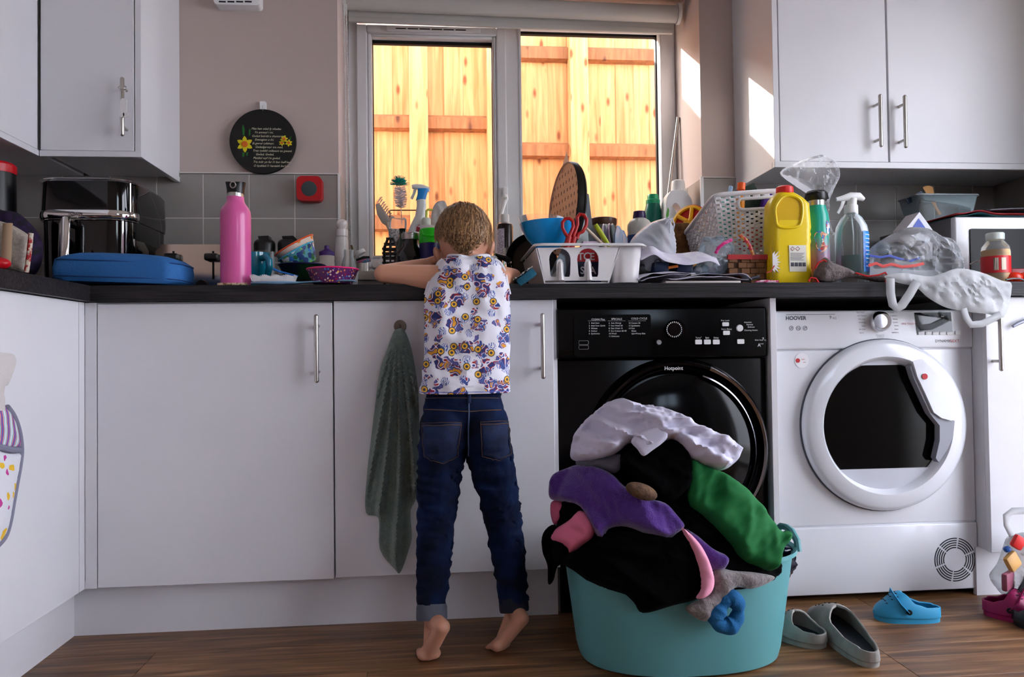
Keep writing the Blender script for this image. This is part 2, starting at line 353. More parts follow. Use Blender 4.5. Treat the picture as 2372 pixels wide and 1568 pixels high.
b = B(); ring(b, (FX0, FX1, FZa, FZb), (FX0+.06, FX1-.06, FZa+.06, FZb-.06), YF-.17, YF-.1); b.box((2.17, YF-.17, FZa+.05), (2.23, YF-.1, FZb-.05)); b.ob('frame', UPVC, w2, smooth=0)
for a, c in ((FX0+.06, 2.17), (2.23, FX1-.06)):
    b = B(); b.f([b.v((x, YF-.13, z)) for x, z in ((a, FZa+.06), (c, FZa+.06), (c, FZb-.06), (a, FZb-.06))]); b.ob('pane', GLASS, w2, smooth=0)
# ---------------------------------------------------------------- outside
struct(B().box((-12, WY1, -.25), (14, 14, -.12)).box((XR+.25, -14, -.25), (14, WY1, -.12)).box((-12, -14, -.25), (XR+.25, YF-.25, -.12)).ob('ground', M('paving', (176, 168, 155), .9, var=(4, (160, 152, 140)), bump=(30, .3)), smooth=0))
struct(B().box((6.6, -10, -.25), (7.0, 3.0, 5.2)).ob('added_bounce_wall', M('bounce_render', (210, 215, 231), .9, bump=(40, .2)), smooth=0))  # added unseen wall, bounces sunlight in through the garden door
def fence_wood(name, c0, c1, c2):
    m = bpy.data.materials.new(name); m.use_nodes = True; n = m.node_tree; b = n.nodes['Principled BSDF']; L = n.links.new
    tc = n.nodes.new('ShaderNodeTexCoord'); oi = n.nodes.new('ShaderNodeObjectInfo'); mu = n.nodes.new('ShaderNodeVectorMath'); mu.operation = 'SCALE'; mu.inputs[3].default_value = 17
    L(oi.outputs['Random'], mu.inputs[0]); ad = n.nodes.new('ShaderNodeVectorMath'); L(tc.outputs['Object'], ad.inputs[0]); L(mu.outputs[0], ad.inputs[1])
    mp = n.nodes.new('ShaderNodeMapping'); mp.inputs['Scale'].default_value = (26, 26, 1.6); L(ad.outputs[0], mp.inputs[0])
    no = n.nodes.new('ShaderNodeTexNoise'); no.inputs['Scale'].default_value = 1.5; no.inputs['Detail'].default_value = 7; no.inputs['Distortion'].default_value = .8; L(mp.outputs[0], no.inputs['Vector'])
    r = n.nodes.new('ShaderNodeValToRGB'); e = r.color_ramp.elements; e[0].position = .3; e[0].color = (*lin(c0), 1); e[1].position = .68; e[1].color = (*lin(c1), 1); L(no.outputs[0], r.inputs[0])
    mp2 = n.nodes.new('ShaderNodeMapping'); mp2.inputs['Scale'].default_value = (13, 13, 5); L(ad.outputs[0], mp2.inputs[0])
    vo = n.nodes.new('ShaderNodeTexVoronoi'); vo.inputs['Scale'].default_value = 1; L(mp2.outputs[0], vo.inputs['Vector'])
    kr = n.nodes.new('ShaderNodeValToRGB'); kr.color_ramp.elements[0].position = .08; kr.color_ramp.elements[0].color = (1, 1, 1, 1); kr.color_ramp.elements[1].position = .2; kr.color_ramp.elements[1].color = (0, 0, 0, 1); L(vo.outputs['Distance'], kr.inputs[0])
    mx = n.nodes.new('ShaderNodeMix'); mx.data_type = 'RGBA'; mx.inputs['B'].default_value = (*lin(c2), 1); L(kr.outputs[0], mx.inputs['Factor']); L(r.outputs[0], mx.inputs['A'])
    hs = n.nodes.new('ShaderNodeHueSaturation'); mr = n.nodes.new('ShaderNodeMapRange'); mr.inputs[3].default_value = .8; mr.inputs[4].default_value = 1.1; L(oi.outputs['Random'], mr.inputs[0]); L(mr.outputs[0], hs.inputs['Value'])
    L(mx.outputs['Result'], hs.inputs['Color']); L(hs.outputs[0], b.inputs['Base Color']); b.inputs['Roughness'].default_value = .75
    return m
PINE = fence_wood('fresh_pine', (206, 136, 74), (234, 180, 118), (144, 76, 32)); 
RAILW = fence_wood('rail_pine', (140, 86, 46), (178, 118, 70), (96, 50, 24)); YFN = 2.15; FT = 1.714+.7*(YFN-.792)
fe = thing('timber_fence', 'close boarded pine fence with arris rails outside the window', 'fence', (1.2, YFN, -.12))
bw = .098
bm0 = None
for i in range(-14, 34):
    x = wx(866, YFN)+(i-.02)*bw
    if bm0 is None:
        b = B(); b.prism([(0, 0), (.106, 0), (.106, .012), (0, .005)], -.12, FT, plane='xy'); 
        me = b.ob('board', PINE, o=(0, 0, 0), smooth=0); bm0 = me.data; bpy.data.objects.remove(me)
    o = bpy.data.objects.new('board', bm0); COL.objects.link(o); o.parent = fe; o.location = Vector((x, YFN+random.uniform(0, .002)+(.004 if i % 2 else 0), 0))-WO[fe]
posts = [(970, 0), (1150, 0), (1343, 0)]
sp = at(1343, 300, YFN).x-at(970, 300, YFN).x
for X in [at(970, 300, YFN-.1).x, at(1150, 300, YFN-.1).x, at(1343, 300, YFN-.1).x, at(1343, 300, YFN-.1).x+1.8, at(970, 300, YFN-.1).x-1.8]:
    B().box((X-.05, YFN-.115, -.12), (X+.05, YFN-.015, FT+.02), .003, 1).ob('post', PINE, fe, smooth=0)
xs = at(1170, 300, YFN).x
def rail(x0, x1, zc):   # triangular arris rail: upper face sees the sky, lower face the ground
    b = B(); vs = [[b.v((x, y, z)) for y, z in ((YFN-.002, zc+.046), (YFN-.052, zc+.020), (YFN-.046, zc-.040), (YFN-.002, zc-.048))] for x in (x0, x1)]
    b.f(vs[0]); b.f(vs[1][::-1])
    for k in range(4): b.f([vs[0][k], vs[1][k], vs[1][(k+1) % 4], vs[0][(k+1) % 4]])
    b.ob('rail', RAILW, fe, smooth=0)
for py in (70, 281, 515): rail(-1.6, xs, at(920, py, YFN-.03).z)
for py in (125, 348, 580): rail(xs, 4.2, at(1430, py, YFN-.03).z)
# ---------------------------------------------------------------- roller blind
bl = thing('roller_blind', 'pale grey roller blind rolled up at the window head', 'blind', (1.18, .76, WZ1-.05))
yb = .76; za = at(1400, 27, yb).z
x0, x1 = at(803, 30, yb).x, at(1566, 40, yb).x
BL = M('blind_fabric', (196, 194, 190), .8)
q = Matrix.Rotation(math.pi/2, 3, 'Y')
TR = Matrix.Translation((1.18, yb, za)) @ Matrix.Rotation(.011, 4, 'Y') @ Matrix.Translation((-1.18, -yb, -za+.004))
b = B(TR); b.lathe([(.032, 0), (.032, x1-x0)], (x0, yb, za), 28, Mx=q); b.ob('roll', BL, bl)
b = B(TR); zb0 = at(1300, 60, yb+.0).z; b.box((x0+.004, yb+.026, zb0+.005), (x1-.004, yb+.031, za), 0); b.box((x0+.002, yb+.022, zb0-.006), (x1-.004, yb+.036, zb0+.016), .004); b.ob('bottom_bar', BL, bl)
for x, s in ((x1+.002, 1), (x0-.012, 0)):
    b = B(); b.prism([(yb+math.cos(a)*.036, za+math.sin(a)*.04) for a in [k*math.pi/10 for k in range(20)]], x, x+.012, .002, 'yz'); br = b.ob('bracket', M('clear_white_plastic', (225, 225, 222), .3), bl)
b = B(); chp = []
for k in range(2):
    pts = []
    for j in range(150):
        t = j/149; px = (797 if k == 0 else 802)+(8 if k == 0 else 12)*t; p = at(px, 12+t*(565-12), yb-.035); pts.append(p)
    for p in pts: b.ell(p, .0026, .0026, .0029, 6, 4)
b.ob('bead_chain', WHITEP, bl)['kind'] = 'stuff'
# metal rod leaning in the reveal
b = B(); b.tube([at(1546, 470, .84), at(1571, 272, .84)], .0065, 12)
tag(b.ob('metal_rod', STEEL), 'slim grey metal rod leaning in the right window reveal', 'rod')
# ---------------------------------------------------------------- fitted kitchen
ZD0, ZD1 = .1365, .867
def door_panel(x0, x1, z0, z1, y, name='door', parent=None, th=.018):
    return B().box((x0, y, z0), (x1, y+th, z1), .0012, 1).ob(name, WHITE, parent, smooth=0)
bc = thing('base_cabinet', 'white base cabinet with one wide door left of the towel', 'cabinet', (.3, .3, .0))
B().box((-.03, .02, ZD0+.002), (.598, .57, .872)).ob('carcass', WHITE, bc, smooth=0)
B().box((-.03, -.001, ZD0), (-.002, .0199, ZD1+.003)).ob('corner_post', WHITE, bc, smooth=0)
d = door_panel(.0, .5967, ZD0, ZD1, 0, parent=bc); bar_handle(732.5, 733, 733, 882, 0, d)
bc2 = thing('base_cabinet', 'white base cabinet behind the boy with towel hook on its door', 'cabinet', (.9, .3, 0))
B().box((.599, .02, ZD0+.002), (1.203, .57, .872)).ob('carcass', WHITE, bc2, smooth=0)
d = door_panel(.601, 1.19, ZD0+.003, ZD1+.004, 0, parent=bc2); bar_handle(1257.5, 730, 1257.5, 873, 0, d)
bc3 = thing('base_cabinet', 'white base cabinet of the left run seen at a steep angle', 'cabinet', (-.33, -.6, 0))
B().box((-.63, -1.3, ZD0+.002), (-.05, -.031, .872)).ob('carcass', WHITE, bc3, smooth=0)
B().box((-.0499, -.03, ZD0), (-.031, -.0015, ZD1+.004)).ob('corner_post', WHITE, bc3, smooth=0)
B().box((-.0499, -.63, ZD0), (-.0299, -.034, ZD1+.004), .0012, 1).ob('door', WHITE, bc3, smooth=0)
B().box((-.0499, -1.29, ZD0), (-.0299, -.634, ZD1+.004), .0012, 1).ob('door', WHITE, bc3, smooth=0)
bc4 = thing('base_cabinet', 'bright white base cabinet at the right end beside the dryer', 'cabinet', (2.66, .3, 0))
XE = at(2287, 900, 0).x
B().box((XE+.002, .02, ZD0+.002), (XR-.012, .57, .872)).ob('carcass', WHITE, bc4, smooth=0)
d = door_panel(XE, XR-.01, ZD0, ZD1+.002, 0, parent=bc4); bar_handle(2316, 722, 2320, 855, 0, d)
b = B(); b.box((at(1783, 700, 0).x, -.0005, 0), (at(1797, 700, 0).x, .57, .872), .0008, 1)
tag(b.ob('end_panel', WHITE, smooth=0), 'thin white upright panel between washing machine and dryer', 'panel')
struct(B().box((-.081, .05, 0), (1.2, .066, .14)).ob('baseboard_back', WHITE, smooth=0))
struct(B().box((-.098, -1.3, 0), (-.081, .05, .14)).ob('baseboard_left', WHITE, smooth=0))
struct(B().box((XE-.01, .05, 0), (XR-.005, .066, .14)).ob('baseboard_right', WHITE, smooth=0))
b = B(); pts = [(-.632, -1.32), (-.008, -1.32), (-.008, -.022), (XR-.009, -.022), (XR-.009, YW-.001), (-.632, YW-.001)]
b.prism(pts, WT-.04, WT, .0025, 'xy'); tag(b.ob('worktop', WORK, smooth=0), 'dark wood-grain worktop running along two walls', 'worktop')
# wall cabinets
ZU = at(200, 350, .275).z; ZP = ZU-.018; UT = 2.28; XC0, XC1 = at(91, 200, .275).x, at(327, 200, .275).x
wc = thing('wall_cabinet', 'white wall cabinet with keyring on its handle above the air fryer', 'cabinet', (-.1, .45, ZP))
B().box((XC0+.002, .295, ZU), (XC1-.019, YW+.008, UT)).ob('carcass', WHITE, wc, smooth=0)
B().box((XC1-.018, .275, ZU), (XC1, YW+.008, UT), .001, 1).ob('side_panel', WHITE, wc, smooth=0)
d = door_panel(XC0+.003, XC1-.021, ZU+.002, UT, .275, parent=wc); bar_handle(283, 183, 283, 311, .275, d)
b = B(); b.box((XC0+.004, .268, ZP), (XC1+.003, .286, ZU-.0005), .001, 1); b.box((XC1-.014, .286, ZP), (XC1+.003, YW-.001, ZU-.0005), .001, 1); b.ob('pelmet', WHITE, wc, smooth=0)
wc2 = thing('wall_cabinet', 'white wall cabinet at the far left edge facing right', 'cabinet', (-.45, -.3, ZP))
B().box((-.63, -1.2, ZU), (XC0-.02, .59, UT)).ob('carcass', WHITE, wc2, smooth=0)
B().box((XC0-.0198, -.42, ZU+.002), (XC0-.001, .268, UT), .001, 1).ob('door', WHITE, wc2, smooth=0)
B().box((XC0-.0198, -1.19, ZU+.002), (XC0-.001, -.424, UT), .001, 1).ob('door', WHITE, wc2, smooth=0)
B().box((XC0-.014, -1.2, ZP), (XC0+.003, .268, ZU-.0005), .001, 1).ob('pelmet', WHITE, wc2, smooth=0)
XD = 1.954; ZR = at(1800, 374, .275).z; ZRP = ZR-.02
wc3 = thing('wall_cabinet', 'white double wall cabinet right of the window above the microwave', 'cabinet', (2.4, .45, ZRP))
B().box((XD+.019, .295, ZR), (XR-.002, YW+.008, UT)).ob('carcass', WHITE, wc3, smooth=0)
B().box((XD, .275, ZR), (XD+.018, YW+.008, UT), .001, 1).ob('side_panel', WHITE, wc3, smooth=0)
xm = at(2056, 200, .275).x
d = door_panel(XD+.021, xm-.003, ZR+.002, UT, .275, parent=wc3); bar_handle(2039, 222, 2041, 337, .275, d)
d = door_panel(xm+.003, XR-.01, ZR+.002, UT, .275, parent=wc3); bar_handle(2096, 224, 2098, 339, .275, d)
b = B(); b.box((XD-.003, .268, ZRP), (XR-.002, .286, ZR-.0005), .001, 1); b.box((XD-.003, .286, ZRP), (XD+.014, YW-.001, ZR-.0005), .001, 1); b.ob('pelmet', WHITE, wc3, smooth=0)
# keyring and tag on the handle
k = thing('keyring', 'silver keyring with clear plastic tag hung on a cabinet handle', 'keyring', at(284, 300, .24))
b = B()
for i, (px, py, r) in enumerate(((284, 203, .011), (286, 210, .008))):
    c = at(px, py, .243); b.tube([c+Vector((math.cos(a)*r, math.sin(a)*r*.6-.004, math.sin(a)*r*.6)) for a in [t*math.pi/10 for t in range(20)]], .001, 6, closed=True)
b.ob('split_ring', STEEL, k)
b = B(); b.tube([at(286, 216+i*1.5, .236-.0004*i) for i in range(7)], .0016, 6); b.ob('chain', STEEL, k)
b = B(); c0 = at(279, 228, .232); c1 = at(294, 262, .232); b.prism(rrect(c0.x, c1.x, c1.z, c0.z, .008), .230, .233); c2 = at(287, 266, .232)
for dx in (-.005, .006): b.prism([(c2.x+dx+math.cos(a)*.008, c2.z+math.sin(a)*.0075) for a in [t*math.pi/8 for t in range(16)]], .2295, .2335)
b.ob('tag', M('frosted_tag', (225, 222, 222), .3), k, smooth=0)
# ---------------------------------------------------------------- washing machine
YWM = .02; wX0, wX1 = at(1289, 800, YWM).x, at(1783, 700, 0).x-.006
wm = thing('washing_machine', 'black front-loading washing machine behind the laundry tub', 'washing machine', ((wX0+wX1)/2, .3, .01))
zt = .848
BB = M('black_enamel', (5, 5, 6), .18, spec=.25); BLACKD = M('black_smoked', (4, 4, 5), .12, spec=.22)
B().box((wX0, YWM, .012), (wX1, .57, at(1550, 830, YWM).z-.001), .004).ob('body', BB, wm)
zp = at(1550, 829, YWM).z; b = B(); b.box((wX0, YWM-.012, zp), (wX1, .56, zt), .006, 3); cp = b.ob('control_panel', BB, wm)
b = B(); p0, p1 = at(1330, 826, YWM-.016), at(1507, 728, YWM-.016); b.prism(rrect(p0.x, p1.x, p0.z, p1.z, .006), YWM-.017, YWM-.011, .0015); dr = b.ob('detergent_drawer', BB, wm)
YP = YWM-.0175
TXT = M('white_print', (225, 225, 225), .6); GRY = M('grey_print', (150, 150, 155), .6)
writing([('CLEAN Plus', 1370, 742, 4.5), ('SPECIALS', 1416, 741, 4.5), ('COLD CYCLE', 1462, 740, 4.5)]+[(t, px, 750+6.1*i, 3.6) for px, rows_ in ((1364, ('1  Anti Stain', '2  Anti Stain Quick', '3  Whites', '4  Colour', '5  Synthetics')), (1410, ('6  Anti Allergy', '7  Fast Wash 60', '8  Fast Wash 15', '9  Eco Cotton 60-40', '10 Wool', '11 Delicates')), (1456, ('12 Cotton 20', '13 Synthetics', '14 Fast', '     Rinse', '     Spin+Pump Out'))) for i, t in enumerate(rows_)], YP, TXT, dr)
b = B()
for x0 in (1362, 1408, 1455): a, c = at(x0, 743.8, YP), at(x0+41, 743.4, YP); b.box((a.x, YP, a.z), (c.x, YP+.0006, a.z+.0008))
for y0 in (789, 800):
    a, c = at(1341, y0+9, YP), at(1363, y0, YP); o = rrect(a.x, c.x, a.z, c.z, .002); b.tube([(p[0], YP, p[1]) for p in o], .0005, 4, closed=True)
b.ob('printed_lines', GRY, dr, smooth=0)['kind'] = 'stuff'
YQ = YWM-.0125
writing([('Key Lock', 1670, 744, 3.8), ('Extra Rinse', 1671, 764, 3.8), ('Temp°', 1611, 784, 3.8), ('Spin', 1634, 784, 3.8), ('Delay', 1653, 784, 3.8), ('Intensive', 1724, 748, 3.5), ('Normal', 1729, 753.5, 3.5), ('Delicate', 1732, 759, 3.5), ('Cleaning Action', 1724, 766.5, 3.5), ('from 1 to', 1749, 789, 3), ('7', 1765, 789, 7), ('kg', 1770, 789, 4), ('A', 1755, 803, 8), ('++', 1761, 799, 5)], YQ, TXT, cp)
def knob(px, py, rpx, Y, d, mat, parent, name='dial', bev=.15):
    c = at(px, py, Y); r = rpx*sc(px, py, Y)
    b = B(); b.lathe([(r, 0), (r*(1-bev*.3), d*.7), (r*(1-bev), d), (0, d)], c, 32, Mx=Matrix.Rotation(math.pi/2, 3, 'X')); return b.ob(name, mat, parent)
dl = knob(1562, 763, 22, YWM-.012, .02, BLACKG, wm)
b = B()
for i in range(24):
    a = 2*math.pi*i/24; c = at(1562+17*math.cos(a), 763+17*math.sin(a), YWM-.0325); b.box((c.x-.001, YWM-.0327, c.z-.0018), (c.x+.001, YWM-.032, c.z+.0018))
b.ob('dial_marks', TXT, dl, smooth=0)
for px, py, hw, hh in ((1680, 751, 7.5, 4.5), (1682, 771, 7.5, 5), (1617.5, 792, 7.5, 5.5), (1638, 792, 7.5, 5.5), (1658.5, 792, 7.5, 5.5), (1715, 791, 8, 5.5)):
    a, c = at(px-hw, py+hh, YWM-.012), at(px+hw, py-hh, YWM-.012); b = B(); b.prism(rrect(a.x, c.x, a.z, c.z, .0025), YWM-.0155, YWM-.011, .0006); b.ob('button', WHITEP, wm)
knob(1713, 760, 8, YWM-.012, .004, WHITEP, wm, 'button'); knob(1526, 793, 6, YWM-.012, .004, M('grey_plastic', (150, 150, 152), .4), wm, 'button')
writing([('Hotpoint', 1539, 857, 8.5)], YWM-.0415, TXT, wm, bold=.012)
cd = at(1566, 1042, YWM); R = 205*sc(1566, 1042, YWM); rx = Matrix.Rotation(math.pi/2, 3, 'X')
dp = B().lathe([(R*1.02, 0), (R*1.02, .012), (R*1.0, .022)], cd, 64, Mx=rx, cap=False).lathe([(R*.93, .03), (R*.90, .035), (R*.87, .028)], cd, 64, Mx=rx, cap=False).ob('door', BLACKD, wm)
B().lathe([(R*1.0, .018), (R*.99, .033), (R*.965, .040), (R*.94, .038), (R*.93, .028)], cd, 72, Mx=rx, cap=False).ob('outer_ring', BLACKD, dp)
B().lathe([(R*1.004, .018), (R*.994, .035), (R*.965, .043), (R*.938, .041), (R*.925, .029)], cd, 48, Mx=rx, cap=False, a0=-.75, a1=1.2).ob('chrome_ring', M('dark_chrome', (150, 150, 155), .12, 1), dp)
B().lathe([(R*.872, .028), (R*.865, .034), (R*.85, .036), (R*.845, .02)], cd, 48, Mx=rx, cap=False, a0=-.6, a1=1.25).ob('inner_ring', M('dark_chrome', (150, 150, 155), .12, 1), dp)
B().lathe([(R*.845, .024), (R*.8, .03), (R*.6, .045), (R*.3, .055), (0, .058)], cd, 48, Mx=rx, cap=False).ob('porthole', BLACKD, dp)
# ---------------------------------------------------------------- tumble dryer
YD = .062; a = at(1800, 716, YD); c = at(2268, 1372, YD); dX0 = at(1797, 700, 0).x+.004; dX1 = at(2257, 1050, YD).x; dzt = at(2020, 719, YD).z
DW = M('dryer_white', (232, 233, 238), .22, coat=.3)
dy = thing('tumble_dryer', 'white tumble dryer with round dark glass door', 'tumble dryer', ((dX0+dX1)/2, .3, .012))
dzm = at(2040, 1215, YD).z; dzp = at(2040, 808, YD).z
B().box((dX0, YD+.002, .04), (dX1, .57, dzt-.004), .006, 2).ob('body', DW, dy)
B().box((dX0, YD-.002, dzm+.0015), (dX1, YD+.02, dzp-.001), .005, 3).ob('front_panel', DW, dy)
B().box((dX0+.001, YD-.006, .018), (dX1-.001, YD+.02, dzm-.0015), .004, 3).ob('base_flap', DW, dy)
cpd = B().box((dX0, YD-.008, dzp+.0008), (dX1, YD+.03, dzt), .006, 3).ob('control_panel', DW, dy)
for x in (dX0+.05, dX1-.05): B().lathe([(.02, 0), (.02, .03), (.012, .03)], (x, YD+.06, 0), 12).ob('foot', BLACKP, dy)
YT = YD-.0085; DK = M('dark_print', (70, 70, 80), .6); RD = M('red_print', (190, 40, 50), .6)
writing([('HOOVER', 1820, 741, 8.5)], YT, DK, cpd, bold=.03)
writing([('9', 1921, 739, 8), ('KG', 1929, 739, 4.5), ('DYNAMIC', 2166, 793, 6.2)]+[(t, px, py, 2.8, al) for t, px, py, al in (('One Touch', 1984, 725, 'LEFT'), ('Anti Tobacco', 1986, 732.5, 'LEFT'), ('XXL Load', 1988, 740.5, 'LEFT'), ('Antiallergy', 1989, 748, 'LEFT'), ('Wool', 1996, 756.5, 'LEFT'), ('Bed Quilt', 1990, 764, 'LEFT'), ('Sports', 1991, 772, 'LEFT'), ('Off', 2026, 725, 'LEFT'), ('All in One', 2055, 725, 'LEFT'), ('Cupboard', 2062, 732.5, 'LEFT'), ('Whites', 2068, 740.5, 'LEFT'), ('Cotton', 2068, 748, 'LEFT'), ('Darks', 2072, 755.5, 'LEFT'), ('Jeans', 2073, 763.5, 'LEFT'), ('Synthetics', 2066, 771.5, 'LEFT'), ('Waterproof', 2029, 777.5, 'LEFT'), ('Ventilation', 2031, 781.5, 'LEFT'))], YT, DK, cpd)
writing([('NEXT', 2199, 793, 6.5), ('ONE TOUCH', 2088, 752, 4)], YT, RD, cpd)
b = B(); a, c = at(1821, 729.3, YT), at(1934, 727.8, YT); b.box((a.x, YT-.0002, a.z), (c.x, YT+.0004, a.z+.0012))
for px in (1833, 1849, 1865):
    p = at(px, 760, YT); b.tube([(p.x+.006*math.cos(t*.52), YT, p.z+.006*math.sin(t*.52)) for t in range(12)], .0006, 4, closed=True); b.tube([(p.x+.003*math.cos(t*1.05+px), YT, p.z+.003*math.sin(t*1.05)) for t in range(5)], .0005, 4)
b.ob('printed_marks', DK, cpd, smooth=0)['kind'] = 'stuff'
dl = knob(2037, 745, 23, YD-.008, .022, CHROME, dy, 'dial', .25); knob(2040, 744, 16, YD-.0305, .002, M('dial_cap', (205, 208, 220), .25, .6), dl, 'dial_cap', .1)
b = B(); o = [at(px, py, YT) for px, py in ((2118, 724), (2202, 723), (2207, 775), (2125, 776))]; b.prism([(p.x, p.z) for p in o], YT-.0012, YT+.001); ds = b.ob('display', BLACKG, cpd)
writing([('Easy', 2180, 734, 2.6), ('Iron', 2172, 738, 2.6)], YT-.0016, TXT, ds)
for i in range(5):
    b = B(); a, c = at(2126+16.6*i, 776, YT), at(2140+16.6*i, 768.5, YT); b.box((a.x, YT-.003, a.z), (c.x, YT+.001, c.z), .0008, 1); b.ob('button', WHITEP, cpd)
b = B(); a, c = at(2212, 775.5, YT), at(2224, 766, YT); b.box((a.x, YT-.003, a.z), (c.x, YT+.001, c.z), .0008, 1); b.ob('button', WHITEP, cpd)
# round door
cd = at(2043, 983, YD-.002); s_ = sc(2043, 983, YD); R = 187*s_
dd = B().lathe([(R, -.002), (R, .014), (R*.985, .024), (R*.94, .031), (R*.80, .034), (R*.77, .026), (R*.745, .004), (R*.70, -.004)], cd, 72, Mx=rx, cap=False).ob('door', M('door_ring', (224, 226, 232), .2, coat=.4), dy)
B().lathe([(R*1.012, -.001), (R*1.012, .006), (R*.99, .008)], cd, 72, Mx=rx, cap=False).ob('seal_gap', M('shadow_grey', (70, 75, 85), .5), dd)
b = B(); pts = []
for i in range(96):
    a = 2*math.pi*i/96; x, z = .735*R*math.cos(a), .735*R*math.sin(a)
    z = max(-.53*R, min(.70*R, z)); x = min(x, .64*R)
    pts.append((cd.x+x, cd.z+z))
b.prism(pts, cd.y-.006, cd.y+.002, .003); b.ob('dark_glass', M('dryer_glass', (6, 5, 5), .1, spec=.25), dd)
for sgn, z0, z1 in ((-1, -.78, -.53), (1, .70, .80)):
    b = B(); arc = [a for a in [i*math.pi/60 for i in range(121)] if (math.sin(a)*.765 <= z1+.02 if sgn < 0 else math.sin(a)*.765 >= z0-.01)]
    b.prism([(cd.x+.765*R*math.cos(a), cd.z+.765*R*math.sin(a)) for a in arc if (sgn*math.sin(a)) > 0], cd.y-.009, cd.y+.001, .002)
    b.ob('inner_lip', M('door_inner', (196, 198, 206), .3), dd)
# handle wing on the right of the ring
wing = [(2112, 838), (2135, 832), (2175, 872), (2195, 912), (2207, 972), (2200, 974), (2178, 968), (2160, 955), (2140, 910), (2122, 872)]
b = B(); b.prism([(at(px, py, YD-.04).x, at(px, py, YD-.04).z) for px, py in wing], YD-.046, YD-.012, .004); hw = b.ob('door_handle', M('door_ring', (224, 226, 232), .2), dd)
wing2 = [(2111, 839), (2122, 872), (2140, 910), (2160, 955), (2178, 968), (2207, 974), (2203, 1010), (2190, 1040), (2170, 1070), (2163, 1060), (2172, 1020), (2172, 985), (2150, 958), (2130, 915), (2112, 876), (2104, 850)]
b = B(); b.prism([(at(px, py, YD-.03).x, at(px, py, YD-.03).z) for px, py in wing2], YD-.039, YD-.016, .002); b.ob('handle_recess', M('silver_grey', (150, 153, 162), .35), dd)
p = at(2142, 872, YD-.047); B().lathe([(0, 0), (.0085, 0), (.0085, .0015), (0, .0015)], p, 20, Mx=rx).ob('badge', RD, hw)
p = at(1857, 835, YD-.0025); st = B().lathe([(0, 0), (.0215, 0), (.0215, .0008), (0, .0008)], p, 28, Mx=rx).ob('sticker', M('sticker_white', (236, 236, 238), .5), dy)
p = at(1848, 835, YD-.0036); B().lathe([(0, 0), (.0065, 0), (.0065, .0006), (0, .0006)], p, 16, Mx=rx).ob('badge', RD, st)
writing([('NFC', 1857, 834, 3), ('one', 1860, 840, 3)], YD-.0037, RD, st)
# fan grille of concentric slots
pc = at(2212, 1296, YD-.006); b = B(); s_ = sc(2212, 1296, YD)
for r in (25, 30, 35, 40, 45):
    for q in range(6):
        a0 = q*math.pi/3+.35+.05; a1 = a0+math.pi/3-.1; n = 8; r0, r1 = r*s_, (r+2.4)*s_
        ring_ = [(pc.x+r0*math.cos(a0+(a1-a0)*i/n), pc.z+r0*math.sin(a0+(a1-a0)*i/n)) for i in range(n+1)]+[(pc.x+r1*math.cos(a0+(a1-a0)*i/n), pc.z+r1*math.sin(a0+(a1-a0)*i/n)) for i in range(n, -1, -1)]
        b.prism(ring_, YD-.0065, YD-.004)
b.ob('vent_slots', M('vent_dark', (30, 32, 38), .6), dy, smooth=0)['kind'] = 'stuff'
# ---------------------------------------------------------------- shape helpers for the clutter
def LP(px, Y, pts, zb=WT):
    k = sc(px, 600, Y); return [(hw*k, zb if py is None else at(px, py, Y).z) for hw, py in pts]
def turned(name, px, Y, pts, mat, parent=None, zb=WT, n=28, sx=1, sy=1, cap=True):
    x = at(px, 560, Y).x; return B().lathe(LP(px, Y, pts, zb), (x, Y, 0), n, sx, sy, cap=cap).ob(name, mat, parent)
def base_pt(px, Y, zb=WT): return Vector((at(px, 560, Y).x, Y, zb))
def fold_fn(folds):
    def fn(u, v):
        s = 0
        for amp, fu, fv, ang, seed in folds:
            a = u*math.cos(ang)+v*math.sin(ang); c = -u*math.sin(ang)+v*math.cos(ang)
            n_ = noise.noise(Vector((a*fu, c*fv, seed))); s += amp*(1-2*abs(n_)-.4)
        return s
    return fn
def segdist(p, ol):
    m = 1e9; n = len(ol)
    for i in range(n):
        a, b = ol[i], ol[(i+1) % n]; d = b-a; t = max(0, min(1, (p-a).dot(d)/max(d.length_squared, 1e-12))); m = min(m, (p-a-d*t).length_squared)
    return math.sqrt(m)
def tri2d(ol, step, holes=()):
    """triangulate a 2-D outline with interior points"""
    xs = [p.x for p in ol]; ys = [p.y for p in ol]; vs = list(ol); ed = [(i, (i+1) % len(ol)) for i in range(len(ol))]
    fa = [list(range(len(ol)))]
    for h in holes:
        k = len(vs); vs += h; ed += [(k+i, k+(i+1) % len(h)) for i in range(len(h))]; fa.append(list(range(k, len(vs))))
    y = min(ys)+step*.5; r = 0
    while y < max(ys) and step < 1:
        x = min(xs)+(step*.5 if r % 2 else 0)
        while x < max(xs):
            q = Vector((x+random.uniform(-.1, .1)*step, y+random.uniform(-.1, .1)*step))
            if segdist(q, ol) > step*.45 and all(segdist(q, h) > step*.45 for h in holes): vs.append(q)
            x += step
        y += step*.87; r += 1
    o = geometry.delaunay_2d_cdt(vs, ed, fa, 2 if holes else 1, 1e-6)
    return o[0], o[2]
